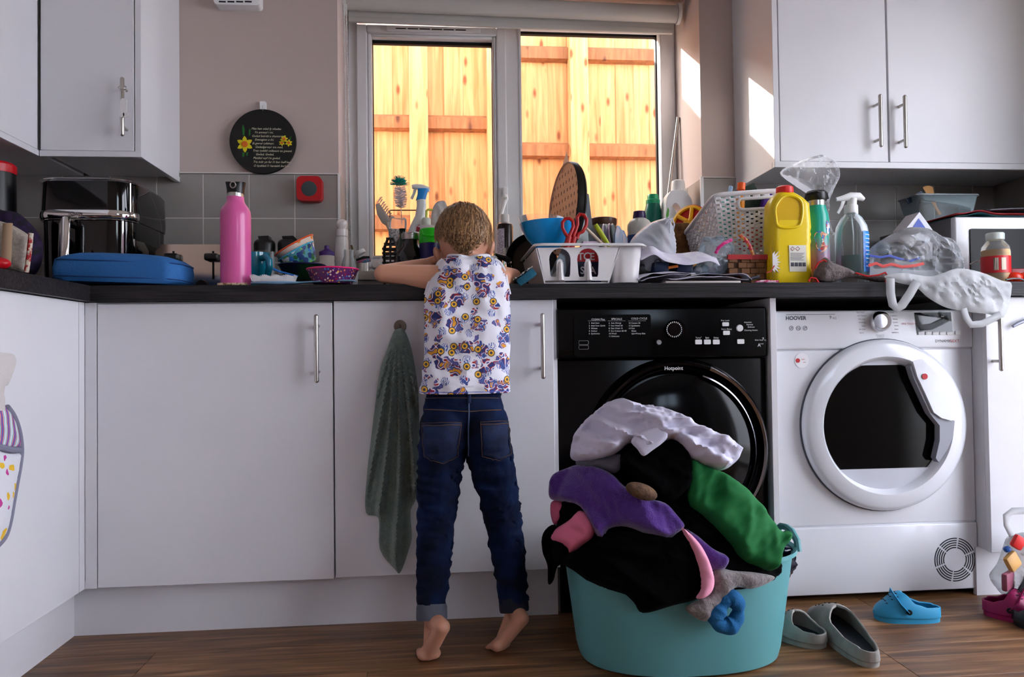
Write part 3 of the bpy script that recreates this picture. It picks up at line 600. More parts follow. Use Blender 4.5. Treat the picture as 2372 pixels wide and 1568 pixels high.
def puff(name, pts, Y, th, mat, parent=None, h=7, R=None, folds=(), back=None, plane='y', sub=4, yoff=None, sheet=False, edge=0.0, origin=None, smooth=60, raw=False, foldfn=None):
    """soft body (garment, bag, cushion): outline in pixels at depth Y, bulging th towards the room and back*th behind"""
    f2 = (lambda p: at(p[0], p[1], Y)) if plane == 'y' else (lambda p: atx(p[0], p[1], Y))
    W = [f2(p) for p in (pts if raw else crom(pts, sub))]
    ol = [Vector((p.x, p.z)) if plane == 'y' else Vector((p.y, p.z)) for p in W]
    k = (f2(pts[0])-f2((pts[0][0]+1, pts[0][1]))).length if plane == 'y' else .0011
    V, F = tri2d(ol, h*k)
    R = (R*k) if R else 1e9; ff = foldfn or fold_fn(folds); fr = []; bk = []; b = B()
    D_ = [segdist(v, ol) for v in V]; mx = max(D_); R = min(R, mx) if mx > 0 else 1
    bb = 1 if back is None else back
    for v, d in zip(V, D_):
        t = min(d/R, 1); pr_ = math.sqrt(max(0, 1-(1-t)**2)); fo = ff(v.x, v.y)*min(1, edge+d/(R*.4))
        o_ = yoff(v.x, v.y) if yoff else 0
        y0 = -(th*pr_+fo)+o_; y1 = th*bb*pr_+o_
        mk = (lambda dy: (v.x, Y+dy, v.y)) if plane == 'y' else (lambda dy: (Y-dy, v.x, v.y))
        a = b.v(mk(y0)); fr.append(a); bk.append(a if (d < 1e-5 or sheet) else b.v(mk(y1)))
    for f in F:
        b.f([fr[i] for i in f])
        if not sheet: b.f([bk[i] for i in f][::-1])
    return b.ob(name, mat, parent, o=origin, smooth=smooth, fix=not sheet)
def board(b, ol, holes, y0, y1, plane='y'):
    """flat plate with holes, outline in world (x,z)"""
    V, F = tri2d([Vector(p) for p in ol], 9, [[Vector(p) for p in h] for h in holes])
    a = [b.v((v.x, y0, v.y)) for v in V]; c = [b.v((v.x, y1, v.y)) for v in V]
    cnt = {}
    for f in F:
        b.f([a[i] for i in f]); b.f([c[i] for i in f][::-1])
        for i in range(3): e = (f[i], f[(i+1) % 3]); cnt[e] = 1
    for (i, j) in cnt:
        if (j, i) not in cnt: b.f([a[j], a[i], c[i], c[j]])
def blotch(name, base_, cols_, scale, rough=.4, thr=.5, seed=0, stretch=(1, 1, 1)):
    """printed pattern: patches of several colours on a ground, from voronoi cells and noise"""
    if name in MC: return MC[name]
    m = bpy.data.materials.new(name); m.use_nodes = True; n = m.node_tree; b = n.nodes['Principled BSDF']; L = n.links.new; b.inputs['Roughness'].default_value = rough
    tc = n.nodes.new('ShaderNodeTexCoord'); mp = n.nodes.new('ShaderNodeMapping'); mp.inputs['Location'].default_value = (seed, seed*.7, seed*1.3); mp.inputs['Scale'].default_value = stretch; L(tc.outputs['Object'], mp.inputs[0])
    dn = n.nodes.new('ShaderNodeTexNoise'); dn.inputs['Scale'].default_value = scale*1.4; dn.inputs['Detail'].default_value = 2; L(mp.outputs[0], dn.inputs['Vector'])
    dm = n.nodes.new('ShaderNodeVectorMath'); dm.operation = 'MULTIPLY_ADD'; dm.inputs[1].default_value = (.6/scale,)*3; L(dn.outputs['Color'], dm.inputs[0]); L(mp.outputs[0], dm.inputs[2])
    vo = n.nodes.new('ShaderNodeTexVoronoi'); vo.inputs['Scale'].default_value = scale; L(dm.outputs[0], vo.inputs['Vector'])
    rc = n.nodes.new('ShaderNodeValToRGB'); rc.color_ramp.interpolation = 'CONSTANT'
    e = rc.color_ramp.elements
    for i, c in enumerate(cols_):
        q = e[i] if i < 2 else e.new(.5); q.position = i/len(cols_); q.color = (*lin(c), 1)
    sp_ = n.nodes.new('ShaderNodeSeparateColor'); L(vo.outputs['Color'], sp_.inputs[0]); L(sp_.outputs[0], rc.inputs[0])
    th = n.nodes.new('ShaderNodeMath'); th.operation = 'LESS_THAN'; th.inputs[1].default_value = thr; L(vo.outputs['Distance'], th.inputs[0])
    mx = n.nodes.new('ShaderNodeMix'); mx.data_type = 'RGBA'; mx.inputs['A'].default_value = (*lin(base_), 1); L(th.outputs[0], mx.inputs['Factor']); L(rc.outputs[0], mx.inputs['B'])
    L(mx.outputs['Result'], b.inputs['Base Color']); MC[name] = m; return m
def stack_loft(b, secs, n=5):
    """loft of rounded rectangles: (cx, cy, z, half x, half y, radius)"""
    rings = []
    for cx, cy, z, hx, hy, r in secs: rings.append([b.v((x, y, z)) for x, y in rrect(cx-hx, cx+hx, cy-hy, cy+hy, min(r, hx*.99, hy*.99), n)])
    N = len(rings[0])
    for q in range(len(rings)-1):
        for i in range(N): b.f([rings[q][i], rings[q][(i+1) % N], rings[q+1][(i+1) % N], rings[q+1][i]])
    b.f(rings[0][::-1]); b.f(rings[-1])
# ---------------------------------------------------------------- on the left wall and worktop corner
o = at(611, 330, YW); R = 77*sc(611, 330, YW)
pq = thing('wall_plaque', 'round black plaque with daffodils and verse hanging on the wall', 'plaque', (o.x, .575, o.z-R))
B().lathe([(R, .0), (R, .008), (R*.985, .011), (0, .011)], (o.x, .588, o.z), 64, Mx=rx).ob('disc', M('slate_black', (8, 7, 8), .5), pq)
YL = .5765
writing([(t, px, py, 5.2) for t, px, py in (('Mae hen wlad fy nhadau', 582, 300), ('Yn annwyl i mi,', 589, 308.5), ('Gwlad beirdd a chantorion,', 583, 317), ('Enwogion o fri;', 590, 325.5), ('Ei gwrol ryfelwyr,', 584, 334), ('Gwladgarwyr tra mad,', 591, 342.5), ('Tros ryddid collasant eu gwaed.', 585, 351), ('Gwlad, Gwlad,', 592, 359.5), ("Pleidiol wyf i'm gwlad,", 586, 368), ("Tra môr yn fur i'r bur hoff bau,", 586, 377), ("O bydded i'r heniaith barhau.", 587, 386))], YL, M('cream_print', (228, 222, 190), .6), pq, shear=.35)
YEL = M('daffodil_yellow', (222, 208, 20), .5); ORG = M('daffodil_orange', (222, 110, 20), .5); GRN = M('leaf_green', (20, 110, 35), .5)
def daff(px, py, r, rot):
    k = sc(px, py, YL); c = at(px, py, YL)
    for i in range(6):
        a = rot+i*math.pi/3; d = Vector((math.cos(a), 0, math.sin(a))); s2 = Vector((-d.z, 0, d.x)); L_ = r*k; b = B()
        b.f([b.v(c+d*L_*t+s2*L_*w_+Vector((0, -.0003*(i % 2), 0))) for t, w_ in ((.1, -.08), (.5, -.27), (.75, -.2), (1, 0), (.75, .2), (.5, .27), (.1, .08))]); b.ob('petal', YEL, pq, smooth=0)
    b = B(); b.lathe([(0, .0), (r*k*.36, .0), (r*k*.36, .002), (r*k*.2, .003), (0, .001)], c-Vector((0, .0008, 0)), 16, Mx=rx); b.ob('trumpet', ORG, pq)
for pts in ([(561, 292), (564, 289), (567, 300), (566, 314), (562, 312)], [(577, 300), (580, 298), (580, 312), (576, 316)], [(562, 352), (567, 354), (565, 364), (561, 362)], [(571, 352), (575, 353), (573, 361), (570, 360)], [(655, 314), (660, 314), (664, 322), (660, 322)], [(672, 318), (675, 314), (673, 325), (670, 324)]):
    b = B(); b.f([b.v(at(*p, YL+.0004)) for p in pts]); b.ob('leaf', GRN, pq, smooth=0)
daff(567, 334, 20, .55); daff(658, 322, 9.5, .2); daff(653, 331, 7.5, .6); daff(669, 331, 9, .4)
hk = thing('adhesive_hook', 'small white adhesive hook above the plaque', 'hook', at(609, 257, .59))
a, c = at(602, 254, .59), at(616, 235, .59); B().prism(rrect(a.x, c.x, a.z, c.z, .004), .588, .6, .002).ob('plate', WHITEP, hk)
m_ = at(609, 244, .58); B().tube([m_, m_+Vector((0, -.006, -.004)), m_+Vector((0, -.007, -.012)), m_+Vector((.0, -.002, -.02))], .0011, 6).ob('wire_hook', STEEL, hk)
sp = thing('shower_speaker', 'red square waterproof speaker stuck on the grey tiles', 'speaker', at(717, 467, .57))
a, c = at(688, 466, .56), at(746, 409, .56); B().prism(rrect(a.x, c.x, a.z, c.z, .018, 6), .551, .5925, .009, seg=4).ob('body', M('red_silicone', (190, 16, 26), .45), sp)
p = at(716, 437, .5512); B().lathe([(0, 0), (.026, 0), (.026, .0015), (.024, .0022), (0, .0022)], p+Vector((0, .0008, 0)), 32, Mx=rx).ob('button', M('slate_rubber', (60, 70, 72), .6), sp)
al = thing('wall_alarm', 'white plastic alarm casing on the wall at the top edge', 'alarm', at(549, 12, .55))
a, c = at(496, 11, .56), at(602, -110, .56); B().prism(rrect(a.x, c.x, a.z, c.z, .012), .555, .602, .006).ob('casing', WHITEP, al)
for i in range(4):
    a, c = at(508+i*20, 7, .56), at(524+i*20, 4, .56); B().box((a.x, .5545, a.z), (c.x, .556, c.z)).ob('slot', GASK, al, smooth=0)
# air fryer
YA = .13; af = thing('air_fryer', 'black air fryer with chrome band and upright handle in the corner', 'air fryer', (at(187, 500, YA).x, .28, WT))
x0, x1 = at(74, 500, YA).x, at(300, 500, YA).x; zA, zB, zC = at(187, 410, YA).z, at(187, 488, YA).z, at(187, 503, YA).z; cx, hx = (x0+x1)/2, (x1-x0)/2
b = B(); stack_loft(b, [(cx, .29, WT+.004, hx*.9, .145, .05), (cx, .29, WT+.012, hx*.95, .155, .06), (cx, .29, zC-.002, hx*.97, .158, .06)]); b.ob('basket_drawer', BLACKG, af)
b = B(); stack_loft(b, [(cx, .29, zC-.002, hx*.99, .16, .06), (cx, .29, zB, hx, .162, .06), (cx, .29, zA-.01, hx*.985, .158, .06), (cx, .29, zA, hx*.93, .148, .06)]); b.ob('body', BLACKG, af)
b = B(); fr_ = rrect(x0-.002, x1+.002, .29-.164, .29+.164, .062, 8)
half = [p for p in fr_ if p[1] < .26]; half.sort(key=lambda p: math.atan2(p[1]-.29, p[0]-cx)); b.tube([(p[0], p[1], (zB+zC)/2) for p in half], (zB-zC)*.5+.002, 8, flat=(0, -1, 0))
b.ob('chrome_band', CHROME, af)
b = B(); b.tube([(x1-.006, .29-.140, z) for z in (zB, zB+.02, zA-.02, zA-.012)], .0022, 6); b.tube([(x1-.02, .29-.156, z) for z in (WT+.02, zC-.01)], .003, 6); b.tube([(p[0], p[1], zA-.005) for p in half], .0014, 6); b.tube([(p[0]*.995, p[1], zC-.006) for p in half], .0012, 6); b.ob('chrome_trim', CHROME, af)
writing([('TOWER', 156, 498, 7)], YA-.0095, BLACKP, af)
b = B(); p0, p1 = at(150, 512, YA-.04), at(146, 640, YA-.04); b.tube([p0+Vector((0, .04, .0)), p0+Vector((0, .004, 0)), p0+Vector((0, 0, -.008)), p1], [.013, .0135, .014, .014], 14); b.ob('handle', CHROME, af)
# things left of the fryer
cm = thing('coffee_pot', 'black pot with a red lid at the far left under the wall cabinet', 'pot', base_pt(-12, .17))
turned('body', -12, .17, [(40, None), (46, 600), (46, 500), (44, 402)], BLACKP, cm); turned('lid', -12, .17, [(45, 402), (46, 398), (46, 384), (40, 378), (0, 376)], M('red_plastic', (196, 14, 30), .35), cm)
tb = puff('patterned_bag', [(-30, 492), (10, 488), (48, 497), (92, 545), (99, 585), (88, 628), (60, 640), (-30, 640)], .05, .035, M('black_cotton', (10, 8, 14), .8, var=(60, (36, 16, 60), .1)), folds=[(.006, 18, 6, .2, 3)])
tag(tb, 'dark soft bag between the woven tote and air fryer', 'bag')
jt = thing('woven_tote', 'cream woven tote with red striped edge at the left worktop end', 'bag', base_pt(20, -.02))
puff('body', [(-50, 500), (0, 512), (30, 522), (62, 541), (72, 552), (66, 590), (60, 630), (0, 622), (-50, 612)], -.02, .03, M('cream_weave', (196, 186, 172), .9, var=(120, (150, 142, 132), .3), bump=(260, .5)), jt, h=6, folds=[(.006, 14, 4, .3, 1)])
b = B(); b.tube([at(72, 540, -.05), at(70, 560, -.05), at(67, 590, -.05), at(61, 631, -.05)], .006, 8); b.ob('striped_edge', M('red_stripe', (170, 40, 40), .8, var=(80, (210, 200, 180), .05)), jt)
b = B(); b.tube([at(18, 517, -.052), at(16, 560, -.056), at(14, 612, -.052)], .012, 8, flat=(0, -1, 0)); b.ob('strap', M('tan_strap', (190, 160, 130), .9), jt)
b = B(); q0 = at(-8, 610, -.12); b.ell((q0.x, -.12, q0.z), .032, .022, .0155); q = b.ob('red_container', MC['red_plastic']); tag(q, 'glossy red rounded container at the left edge of the worktop', 'container')
# blue padded sleeve lying on the worktop
sl = thing('padded_sleeve', 'blue padded fabric bag lying flat before the air fryer', 'bag', (at(270, 650, .1).x, .055, WT))
x0, x1 = at(112, 630, 0).x, at(440, 630, .06).x; cx, hx = (x0+x1)/2, (x1-x0)/2; BLU = M('blue_fabric', (40, 106, 172), .75, bump=(300, .3))
T = Matrix.Translation((cx, .055, WT+.004)) @ Matrix.Rotation(math.radians(2.4), 4, 'Y') @ Matrix.Rotation(math.radians(-3), 4, 'Z')
b = B(T); secs = []
for z, ins in ((.004, .05), (.006, .012), (.014, .002), (.04, .0), (.062, .004), (.073, .02), (.081, .05), (.085, .09)): secs.append((0, 0, z, hx-ins, .072-ins*.45, .04))
N0 = len(b.bm.verts); stack_loft(b, secs, 12)
for v in b.bm.verts:
    loc = T.inverted() @ v.co; v.co.y += .0022*math.sin(loc.x*150+3*math.sin(loc.x*31))*(1 if loc.y < -.04 else .2)
b.ob('cushioned_body', BLU, sl)
for z, ins in ((.018, .001), (.060, .003)):
    b = B(T); b.tube([(x, y, z) for x, y in rrect(-hx+ins, hx-ins, -.072+ins, .072-ins, .04, 8)], .0022, 6, closed=True); b.ob('piping', M('blue_piping', (22, 66, 120), .6), sl)
# toaster
YTO = .3; to = thing('toaster', 'chrome four slot toaster behind the pink bottle', 'toaster', (at(455, 620, YTO).x, .4, WT))
x0, x1 = at(357, 620, YTO).x, at(560, 620, YTO).x; zt_ = at(450, 566, YTO).z
b = B(); b.prism([(x0+.004, WT+.01), (x1-.004, WT+.01), (x1, WT+.06), (x1-.003, zt_-.022), (x1-.022, zt_), (x0+.022, zt_), (x0+.003, zt_-.022), (x0, WT+.06)], YTO, .47, .012, seg=4); b.ob('body', M('toaster_steel', (200, 190, 180), .16, 1), to)
B().box((x0+.01, YTO+.01, WT), (x1-.01, .46, WT+.014), .003).ob('base', BLACKP, to)
for px in (402, 494):
    p = at(px, 597, YTO); B().box((p.x-.003, YTO-.001, p.z-.065), (p.x+.003, YTO+.006, p.z+.02)).ob('lever_slot', GASK, to, smooth=0)
    b = B(); b.box((p.x-.02, YTO-.028, p.z-.011), (p.x+.02, YTO-.002, p.z+.011), .006, 3); b.ob('lever', BLACKP, to)
    q = at(px+68, 650, YTO); B().lathe([(.018, 0), (.016, .016), (0, .017)], (q.x, YTO, WT+.028), 20, Mx=rx).ob('dial', BLACKP, to)
for y in (.34, .42): B().box((x0+.03, y, zt_-.001), (x1-.03, y+.025, zt_+.0012)).ob('bread_slot', GASK, to, smooth=0)
# pink bottle
pb = thing('drinks_bottle', 'tall pink metal drinks bottle with black carry cap', 'bottle', base_pt(546, .03))
turned('body', 546, .03, [(33, None), (35, 654), (35, 500), (34, 490), (29, 480), (22, 471), (20, 465), (19.5, 457)], M('pink_enamel', (214, 92, 156), .32, coat=.2), pb)
turned('steel_ring', 546, .03, [(18.5, 458), (18.5, 448)], STEEL, pb)
b = B(); k = sc(546, 440, .03); cx = at(546, 440, .03).x; z0, z1 = at(546, 449, .03).z, at(546, 423, .03).z
rings = []
for t in range(7):
    r = (20+3.5*(t/6)**2)*k; z = z0+(z1-z0)*t/6; rings.append([b.v((cx+r*math.cos(a), .03+r*.9*math.sin(a), z-(0.004*(1-abs(math.cos(a))) if t == 6 else 0))) for a in [i*math.pi/14 for i in range(28)]])
for q in range(6):
    for i in range(28): b.f([rings[q][i], rings[q][(i+1) % 28], rings[q+1][(i+1) % 28], rings[q+1][i]])
b.f(rings[0][::-1]); b.f(rings[-1]); cpn = b.ob('cap', BLACKP, pb)
b = B(); b.tube([(cx+.007*math.cos(a), .005-.002, z1-.012+.008*math.sin(a)) for a in [i*math.pi/8 for i in range(16)]], .0016, 6, closed=True); b.ob('carry_loop', STEEL, cpn)
b = B(); a, c = at(504, 660, -.012), at(572, 654, -.012); b.box((a.x, -.016, WT), (c.x, .0, WT+.0065), .001); tag(b.ob('hair_slide', M('gold_pattern', (120, 84, 50), .35, .5, var=(160, (220, 200, 170), .1))), 'thin gold patterned slide lying before the pink bottle', 'hair slide')
# two tumblers
for i, px in enumerate((613, 668)):
    Yt = .43; t = thing('tumbler', ('left' if i == 0 else 'right')+' of two clear tumblers with black flip lid by the tiles', 'tumbler', base_pt(px, Yt), 'flip lid tumblers')
    turned('beaker', px, Yt, [(19, None), (23, 640), (25, 582), (24, 582), (22, 645)], CLEAR, t, cap=False); turned('lid', px, Yt, [(24.5, 584), (25, 566), (23, 560), (18, 556), (0, 555)], BLACKP, t)
    s = 1 if i else -1; b = B(); b.prism([(at(px-10*1, 556, Yt).x, at(px, 558, Yt).z), (at(px-12*s*s, 549, Yt).x, at(px, 549, Yt).z), (at(px+(12 if i == 0 else 14), 548, Yt).x, at(px, 548, Yt).z), (at(px+(14 if i == 0 else 26), 560, Yt).x, at(px, 560, Yt).z)], Yt-.02, Yt+.02, .003); b.ob('flip_spout', BLACKP, t)
# teal mug
mg = thing('mug', 'teal glazed mug standing right of the pink bottle', 'mug', base_pt(590, .17)); TEAL = M('teal_glaze', (14, 118, 140), .15, coat=.5)
turned('cup', 590, .17, [(20, None), (26, 648), (34, 625), (36, 600), (35.5, 587), (34, 588), (33, 605), (24, 640), (0, 645)], TEAL, mg)
c = at(616, 612, .14); b = B(); b.tube([at(608, 598, .135), at(616, 594, .12), at(623, 602, .115), at(624, 620, .115), at(619, 640, .125), at(608, 646, .14)], [.009, .0095, .0095, .0095, .009, .009], 12); b.ob('handle', TEAL, mg)
# hairbrush
hb = thing('hairbrush', 'pale blue hairbrush with white bristles at the worktop edge', 'brush', (at(640, 655, .0).x, 0, WT))
b = B(); PB = M('pale_blue_plastic', (120, 160, 190), .3)
def hbp(px, py): return at(px, py, 0)
b.tube([(at(px, 655, 0).x, 0, WT+.006+dz) for px, dz in ((582, 0), (600, .0), (660, 0), (695, .001), (740, .004), (785, .006), (818, .006), (826, .003))], [.008, .022, .024, .012, .008, .011, .011, .006], 12, flat=(0, 0, 1)); b.ob('handle', PB, hb)
b = B()
for i in range(26):
    for j in range(5):
        x = at(588+i*3.7, 655, 0).x; y = -.016+j*.008; z = WT+.01
        lean = (i-12.5)/13*.006
        b.tube([(x, y, z), (x+lean, y-(2-j)*.001, z+.0165+.002*math.sin(i))], .0008, 4)
b.ob('bristles', WHITEP, hb)['kind'] = 'stuff'
# nested tilted bowls
ax = Vector((-.50, -.12, .86)).normalized(); Q = ax.to_track_quat('Z', 'Y').to_matrix()
def bowl(name, label, px, py, Y, r0, r1, h, mat, rimmat, tilt=None, group=None, inner=None):
    c = at(px, py, Y); k = sc(px, py, Y); r0, r1, h = r0*k, r1*k, h*k
    t = thing(name, label, 'bowl', c, group); b = B()
    b.lathe([(r0*.6, 0), (r0, .002), ((r0+r1)/2*1.02, h*.5), (r1, h), (r1-.002, h), ((r0+r1)/2, h*.5), (r0*.95, .004), (0, .004)], c, 40, Mx=tilt); b.ob('shell', mat, t)
    b = B(); b.tube([c+(tilt or Matrix.Identity(3)) @ Vector(((r1)*math.cos(a), (r1)*math.sin(a), h)) for a in [i*math.pi/20 for i in range(40)]], .0024, 8, closed=True); b.ob('rim', rimmat, t)
    return t
PAT1 = blotch('kids_print_green', (86, 160, 170), [(40, 110, 60), (60, 120, 200), (230, 240, 240), (30, 60, 120), (240, 190, 60), (120, 190, 90), (80, 170, 200)], 70, thr=.62)
bowl('cereal_bowl', 'dark navy and green bowl under the two tilted bowls', 700, 652, .2, 34, 54, 38, M('navy_green', (12, 16, 44), .35, var=(14, (14, 44, 22), .06)), M('navy_rim', (14, 18, 70), .3))
bowl('cereal_bowl', 'tilted bowl with light blue rim and green picture print', 708, 618, .2, 30, 46, 42, PAT1, M('sky_rim', (70, 180, 210), .3), Q)
bowl('cereal_bowl', 'tilted cream bowl with orange rim inside the printed one', 704, 606, .2, 30, 50, 44, blotch('cream_print_bowl', (226, 206, 190), [(230, 140, 50), (226, 206, 190), (226, 206, 190), (200, 70, 90)], 40, thr=.35), M('orange_rim', (230, 84, 30), .3), Q)
bowl('cereal_bowl', 'magenta rimmed purple bowl with tiny flower print', 771, 660, .04, 44, 59, 36, blotch('flower_print', (84, 20, 90), [(220, 120, 60), (230, 170, 80), (150, 20, 60), (230, 210, 190), (60, 120, 190), (140, 20, 80)], 130, thr=.36), M('magenta_rim', (220, 26, 110), .3))
pc_ = turned('print_cup', 818, .1, [(9, None), (12, 622), (11, 622), (8, 650)], blotch('white_print', (222, 222, 226), [(190, 60, 60), (222, 222, 226), (60, 120, 60)], 60, thr=.3)); tag(pc_, 'small white printed cup right of the magenta bowl', 'cup')
b = B(); b.tube([at(633, 623, .1), at(648, 629, .1), at(690, 640, .12)], [.004, .0025, .0025], 8); tag(b.ob('toothbrush', M('toothbrush_blue', (40, 120, 200), .3)), 'blue and white toothbrush lying against the bowls', 'toothbrush')
sb = thing('sports_bottle', 'white sports bottle with purple cap beside the bowls', 'bottle', base_pt(757, .45)); PUR = M('purple_plastic', (70, 24, 120), .35)
turned('body', 757, .45, [(16, None), (18, 640), (18, 608), (17, 604), (18, 600), (17.5, 592)], M('milk_plastic', (214, 206, 196), .4), sb); turned('cap', 757, .45, [(18, 593), (18, 584), (9, 579), (6, 577), (6, 570), (5, 569), (0, 569)], PUR, sb)
pm_ = thing('pepper_mill', 'white pepper mill standing at the left window corner', 'mill', base_pt(792, .5))
turned('body', 792, .5, [(17, None), (16.5, 600), (15, 560), (13.5, 548), (13.5, 532), (10, 531), (10, 529), (13, 524), (14, 517), (11, 511), (5, 508), (0, 507.5)], M('gloss_white', (226, 220, 216), .2), pm_); turned('ring', 792, .5, [(14.2, 550), (14.2, 547)], M('ring_grey', (180, 176, 172), .3), pm_)
jr = thing('glass_jar', 'small empty glass bottle on the worktop by the bowls', 'jar', base_pt(808, .32))
turned('jar', 808, .32, [(15, None), (18, 648), (18, 618), (15, 603), (12, 594), (13, 591), (13, 588), (12, 586), (13, 583), (12.5, 579), (11.5, 579), (11, 594), (14, 604), (17, 620), (17, 646), (0, 650)], JARG, jr, cap=False)
# small things on the sill's left end
ti = turned('steel_tin', 838, .66, [(16, None), (17, 606), (16, 606), (15.5, 625), (0, 626)], STEEL, zb=SILL); tag(ti, 'small steel tin on the left end of the window sill', 'tin')
b = B(); p = at(834, 590, .66); b.lathe([(15*.0015, 0), (15.5*.0015, .012), (14*.0015, .014), (0, .014)], p, 20, Mx=Matrix.Rotation(-.5, 3, 'Y')); tag(b.ob('white_lid', WHITEP), 'white round lid tilted on top of the steel tin', 'dish')  # white plastic lid resting on the tin
b = B(); b.tube([at(826, 604, .65), at(842, 600, .645), at(856, 598, .65)], [.006, .011, .008], 10); tag(b.ob('hair_clip', M('black_cloth', (12, 11, 13), .6)), 'black clip lying over the steel tin', 'hair clip')
b = B(); b.tube([at(828, 607, .64), at(845, 604, .635), at(858, 602, .64)], [.004, .0075, .006], 10); tag(b.ob('pink_sachet', M('pink_film', (200, 90, 130), .25, var=(60, (90, 150, 190), .1))), 'shiny pink tube lying across the steel tin', 'tube')
b = B(); b.tube([at(814, 568, .62), at(819, 588, .62), at(822, 612, .62)], .0035, 8); tag(b.ob('wooden_stick', M('stick_wood', (120, 92, 50), .6)), 'short wooden stick leaning above the glass jar', 'stick')
b = B(); p = at(871, 616, .55); b.lathe([(.012, -.004), (.0155, 0), (.0155, .006), (.012, .011), (0, .012)], p, 24, Mx=Matrix.Rotation(1.2, 3, 'X')); b.tube([p, at(880, 600, .56), at(891, 585, .57)], .0008, 5); tag(b.ob('sink_plug', WHITEP), 'white round sink plug on a thin wire', 'plug')
# ---------------------------------------------------------------- behind and beside the boy: sill and sink
SP = SILL
db = thing('dish_brush', 'white dish brush with bristles up at the left of the glass', 'brush', at(900, 560, .7))
b = B(); b.tube([at(874, 472, .7), at(882, 492, .7), at(893, 510, .7), at(900, 520, .7)], [.008, .017, .018, .010], 12, flat=(-.4, -.8, -.1)); b.ob('head', M('brush_white', (205, 200, 192), .4), db)
b = B(); b.tube([at(898, 516, .7), at(904, 535, .7), at(906, 560, .7), at(903, 590, .7)], [.010, .007, .006, .006], 10); b.ob('handle', M('clear_handle', (215, 200, 185), .2), db)
b = B()
for i in range(9):
    for j in range(6):
        t = i/8; p = at(874+26*t, 470+42*t, .69+.008*j); b.tube([p, p+Vector((.010+.008*random.random(), 0, .022))], .0011, 4)
b.ob('bristles', M('beige_bristle', (220, 190, 175), .6), db)['kind'] = 'stuff'
bb = thing('bottle_brush', 'bottle brush with white bristles and turquoise tuft', 'brush', at(929, 505, .68))
b = B(); b.tube([at(931, 520, .68), at(929, 485, .68), at(926, 430, .68)], .0016, 6); b.ob('wire_stem', STEEL, bb)
b = B()
for i in range(420):
    t = random.random(); c = at(928.5-2*t, 482-48*t, .68); a = random.random()*6.283; L_ = .024*(.75+.25*math.sin(t*3.1))
    b.tube([c, c+Vector((math.cos(a)*L_, math.sin(a)*L_, .004))], .0006, 3, cap=False)
b.ob('white_bristles', M('nylon_white', (225, 222, 232), .5), bb)['kind'] = 'stuff'
b = B(); c = at(925, 428, .68)
for i in range(340):
    d = Vector((random.gauss(0, 1), random.gauss(0, 1), abs(random.gauss(.3, .9)))).normalized(); b.tube([c, c+d*.034*random.uniform(.6, 1.1)], .0008, 3, cap=False)
b.ob('turquoise_tuft', M('turquoise_nylon', (20, 170, 155), .5), bb)['kind'] = 'stuff'
rk = thing('wire_rack', 'thin black wire rail across the left window pane', 'rack', (at(975, 487, .72).x, .72, SP))
b = B(); xa, xb_ = at(903, 487, .72), at(1062, 487, .72); b.tube([xa, xb_], .0022, 8); b.ob('rail', BLACKP, rk)
for p in (xa, xb_): B().tube([p, (p.x, p.y, SP)], .002, 8).ob('leg', BLACKP, rk)
dc = puff('dish_cloth', [(1000, 492), (1006, 475), (1016, 466), (1030, 466), (1036, 478), (1042, 492), (1050, 530), (1030, 560), (1004, 545), (998, 515)], .705, .008, M('grey_cloth', (196, 190, 186), .9, bump=(200, .4)), h=4, folds=[(.008, 45, 8, .2, 4)]); tag(dc, 'pale grey dishcloth hung over the black rail', 'cloth')
sp = thing('spray_bottle', 'white trigger spray bottle with bright blue neck on the sill', 'bottle', base_pt(968, .66, SP))
WS = M('spray_white', (222, 226, 226), .3); BS = M('spray_blue', (20, 140, 220), .3)
b = B(); k = sc(970, 520, .66); X = lambda px: at(px, 520, .66).x
stack_loft(b, [(X(962), .66, SP, 20*k, .03, .02), (X(962), .66, at(0, 600, .66).z, 20*k, .03, .02), (X(962), .66, at(960, 540, .66).z, 18*k, .028, .02), (X(966), .66, at(960, 522, .66).z, 15*k, .025, .018), (X(974), .66, at(960, 500, .66).z, 12*k, .02, .015), (X(977), .66, at(960, 475, .66).z, 11*k, .017, .014), (X(976), .66, at(960, 463, .66).z, 11*k, .016, .014)]); b.ob('body', WS, sp)
b = B(); stack_loft(b, [(X(975), .66, at(960, 464, .66).z, 11.5*k, .016, .014), (X(979), .66, at(960, 450, .66).z, 11*k, .016, .012), (X(981), .66, at(960, 438, .66).z, 13*k, .016, .012)]); b.ob('collar', BS, sp)
b = B(); b.tube([at(954, 433, .66), at(962, 432, .66), at(978, 434, .66), at(992, 439, .66), at(994, 444, .66)], [.007, .009, .0105, .009, .004], 12); b.ob('spray_head', WS, sp)
b = B(); b.tube([at(962, 437, .66), at(959, 448, .66), at(953, 461, .66)], [.006, .005, .005], 8, flat=(0, -1, 0)); b.ob('trigger', WS, sp)
cb = thing('clear_bottle', 'empty clear plastic bottle standing upside down with printed label', 'bottle', at(920, 575, .5))
T = Matrix.Translation(at(917, 572, .5)) @ Matrix.Rotation(.10, 4, 'Y'); k = sc(920, 530, .5)
b = B(T); b.lathe([(4*k, -14*k), (10*k, -6*k), (16*k, 8*k), (20*k, 30*k), (20.5*k, 55*k), (19*k, 66*k), (15*k, 70*k), (12*k, 66*k), (0, 66*k)], (0, 0, 0), 28, sy=.7); b.ob('bottle', CLEAR, cb)
b = B(T); b.lathe([(14*k, 6*k), (18.7*k, 22*k), (20.7*k, 40*k)], (0, 0, 0), 14, sy=.72, cap=False, a0=math.pi*1.05, a1=math.pi*1.6); b.ob('label', M('grey_label', (150, 150, 150), .5, var=(180, (225, 225, 225), .05)), cb)
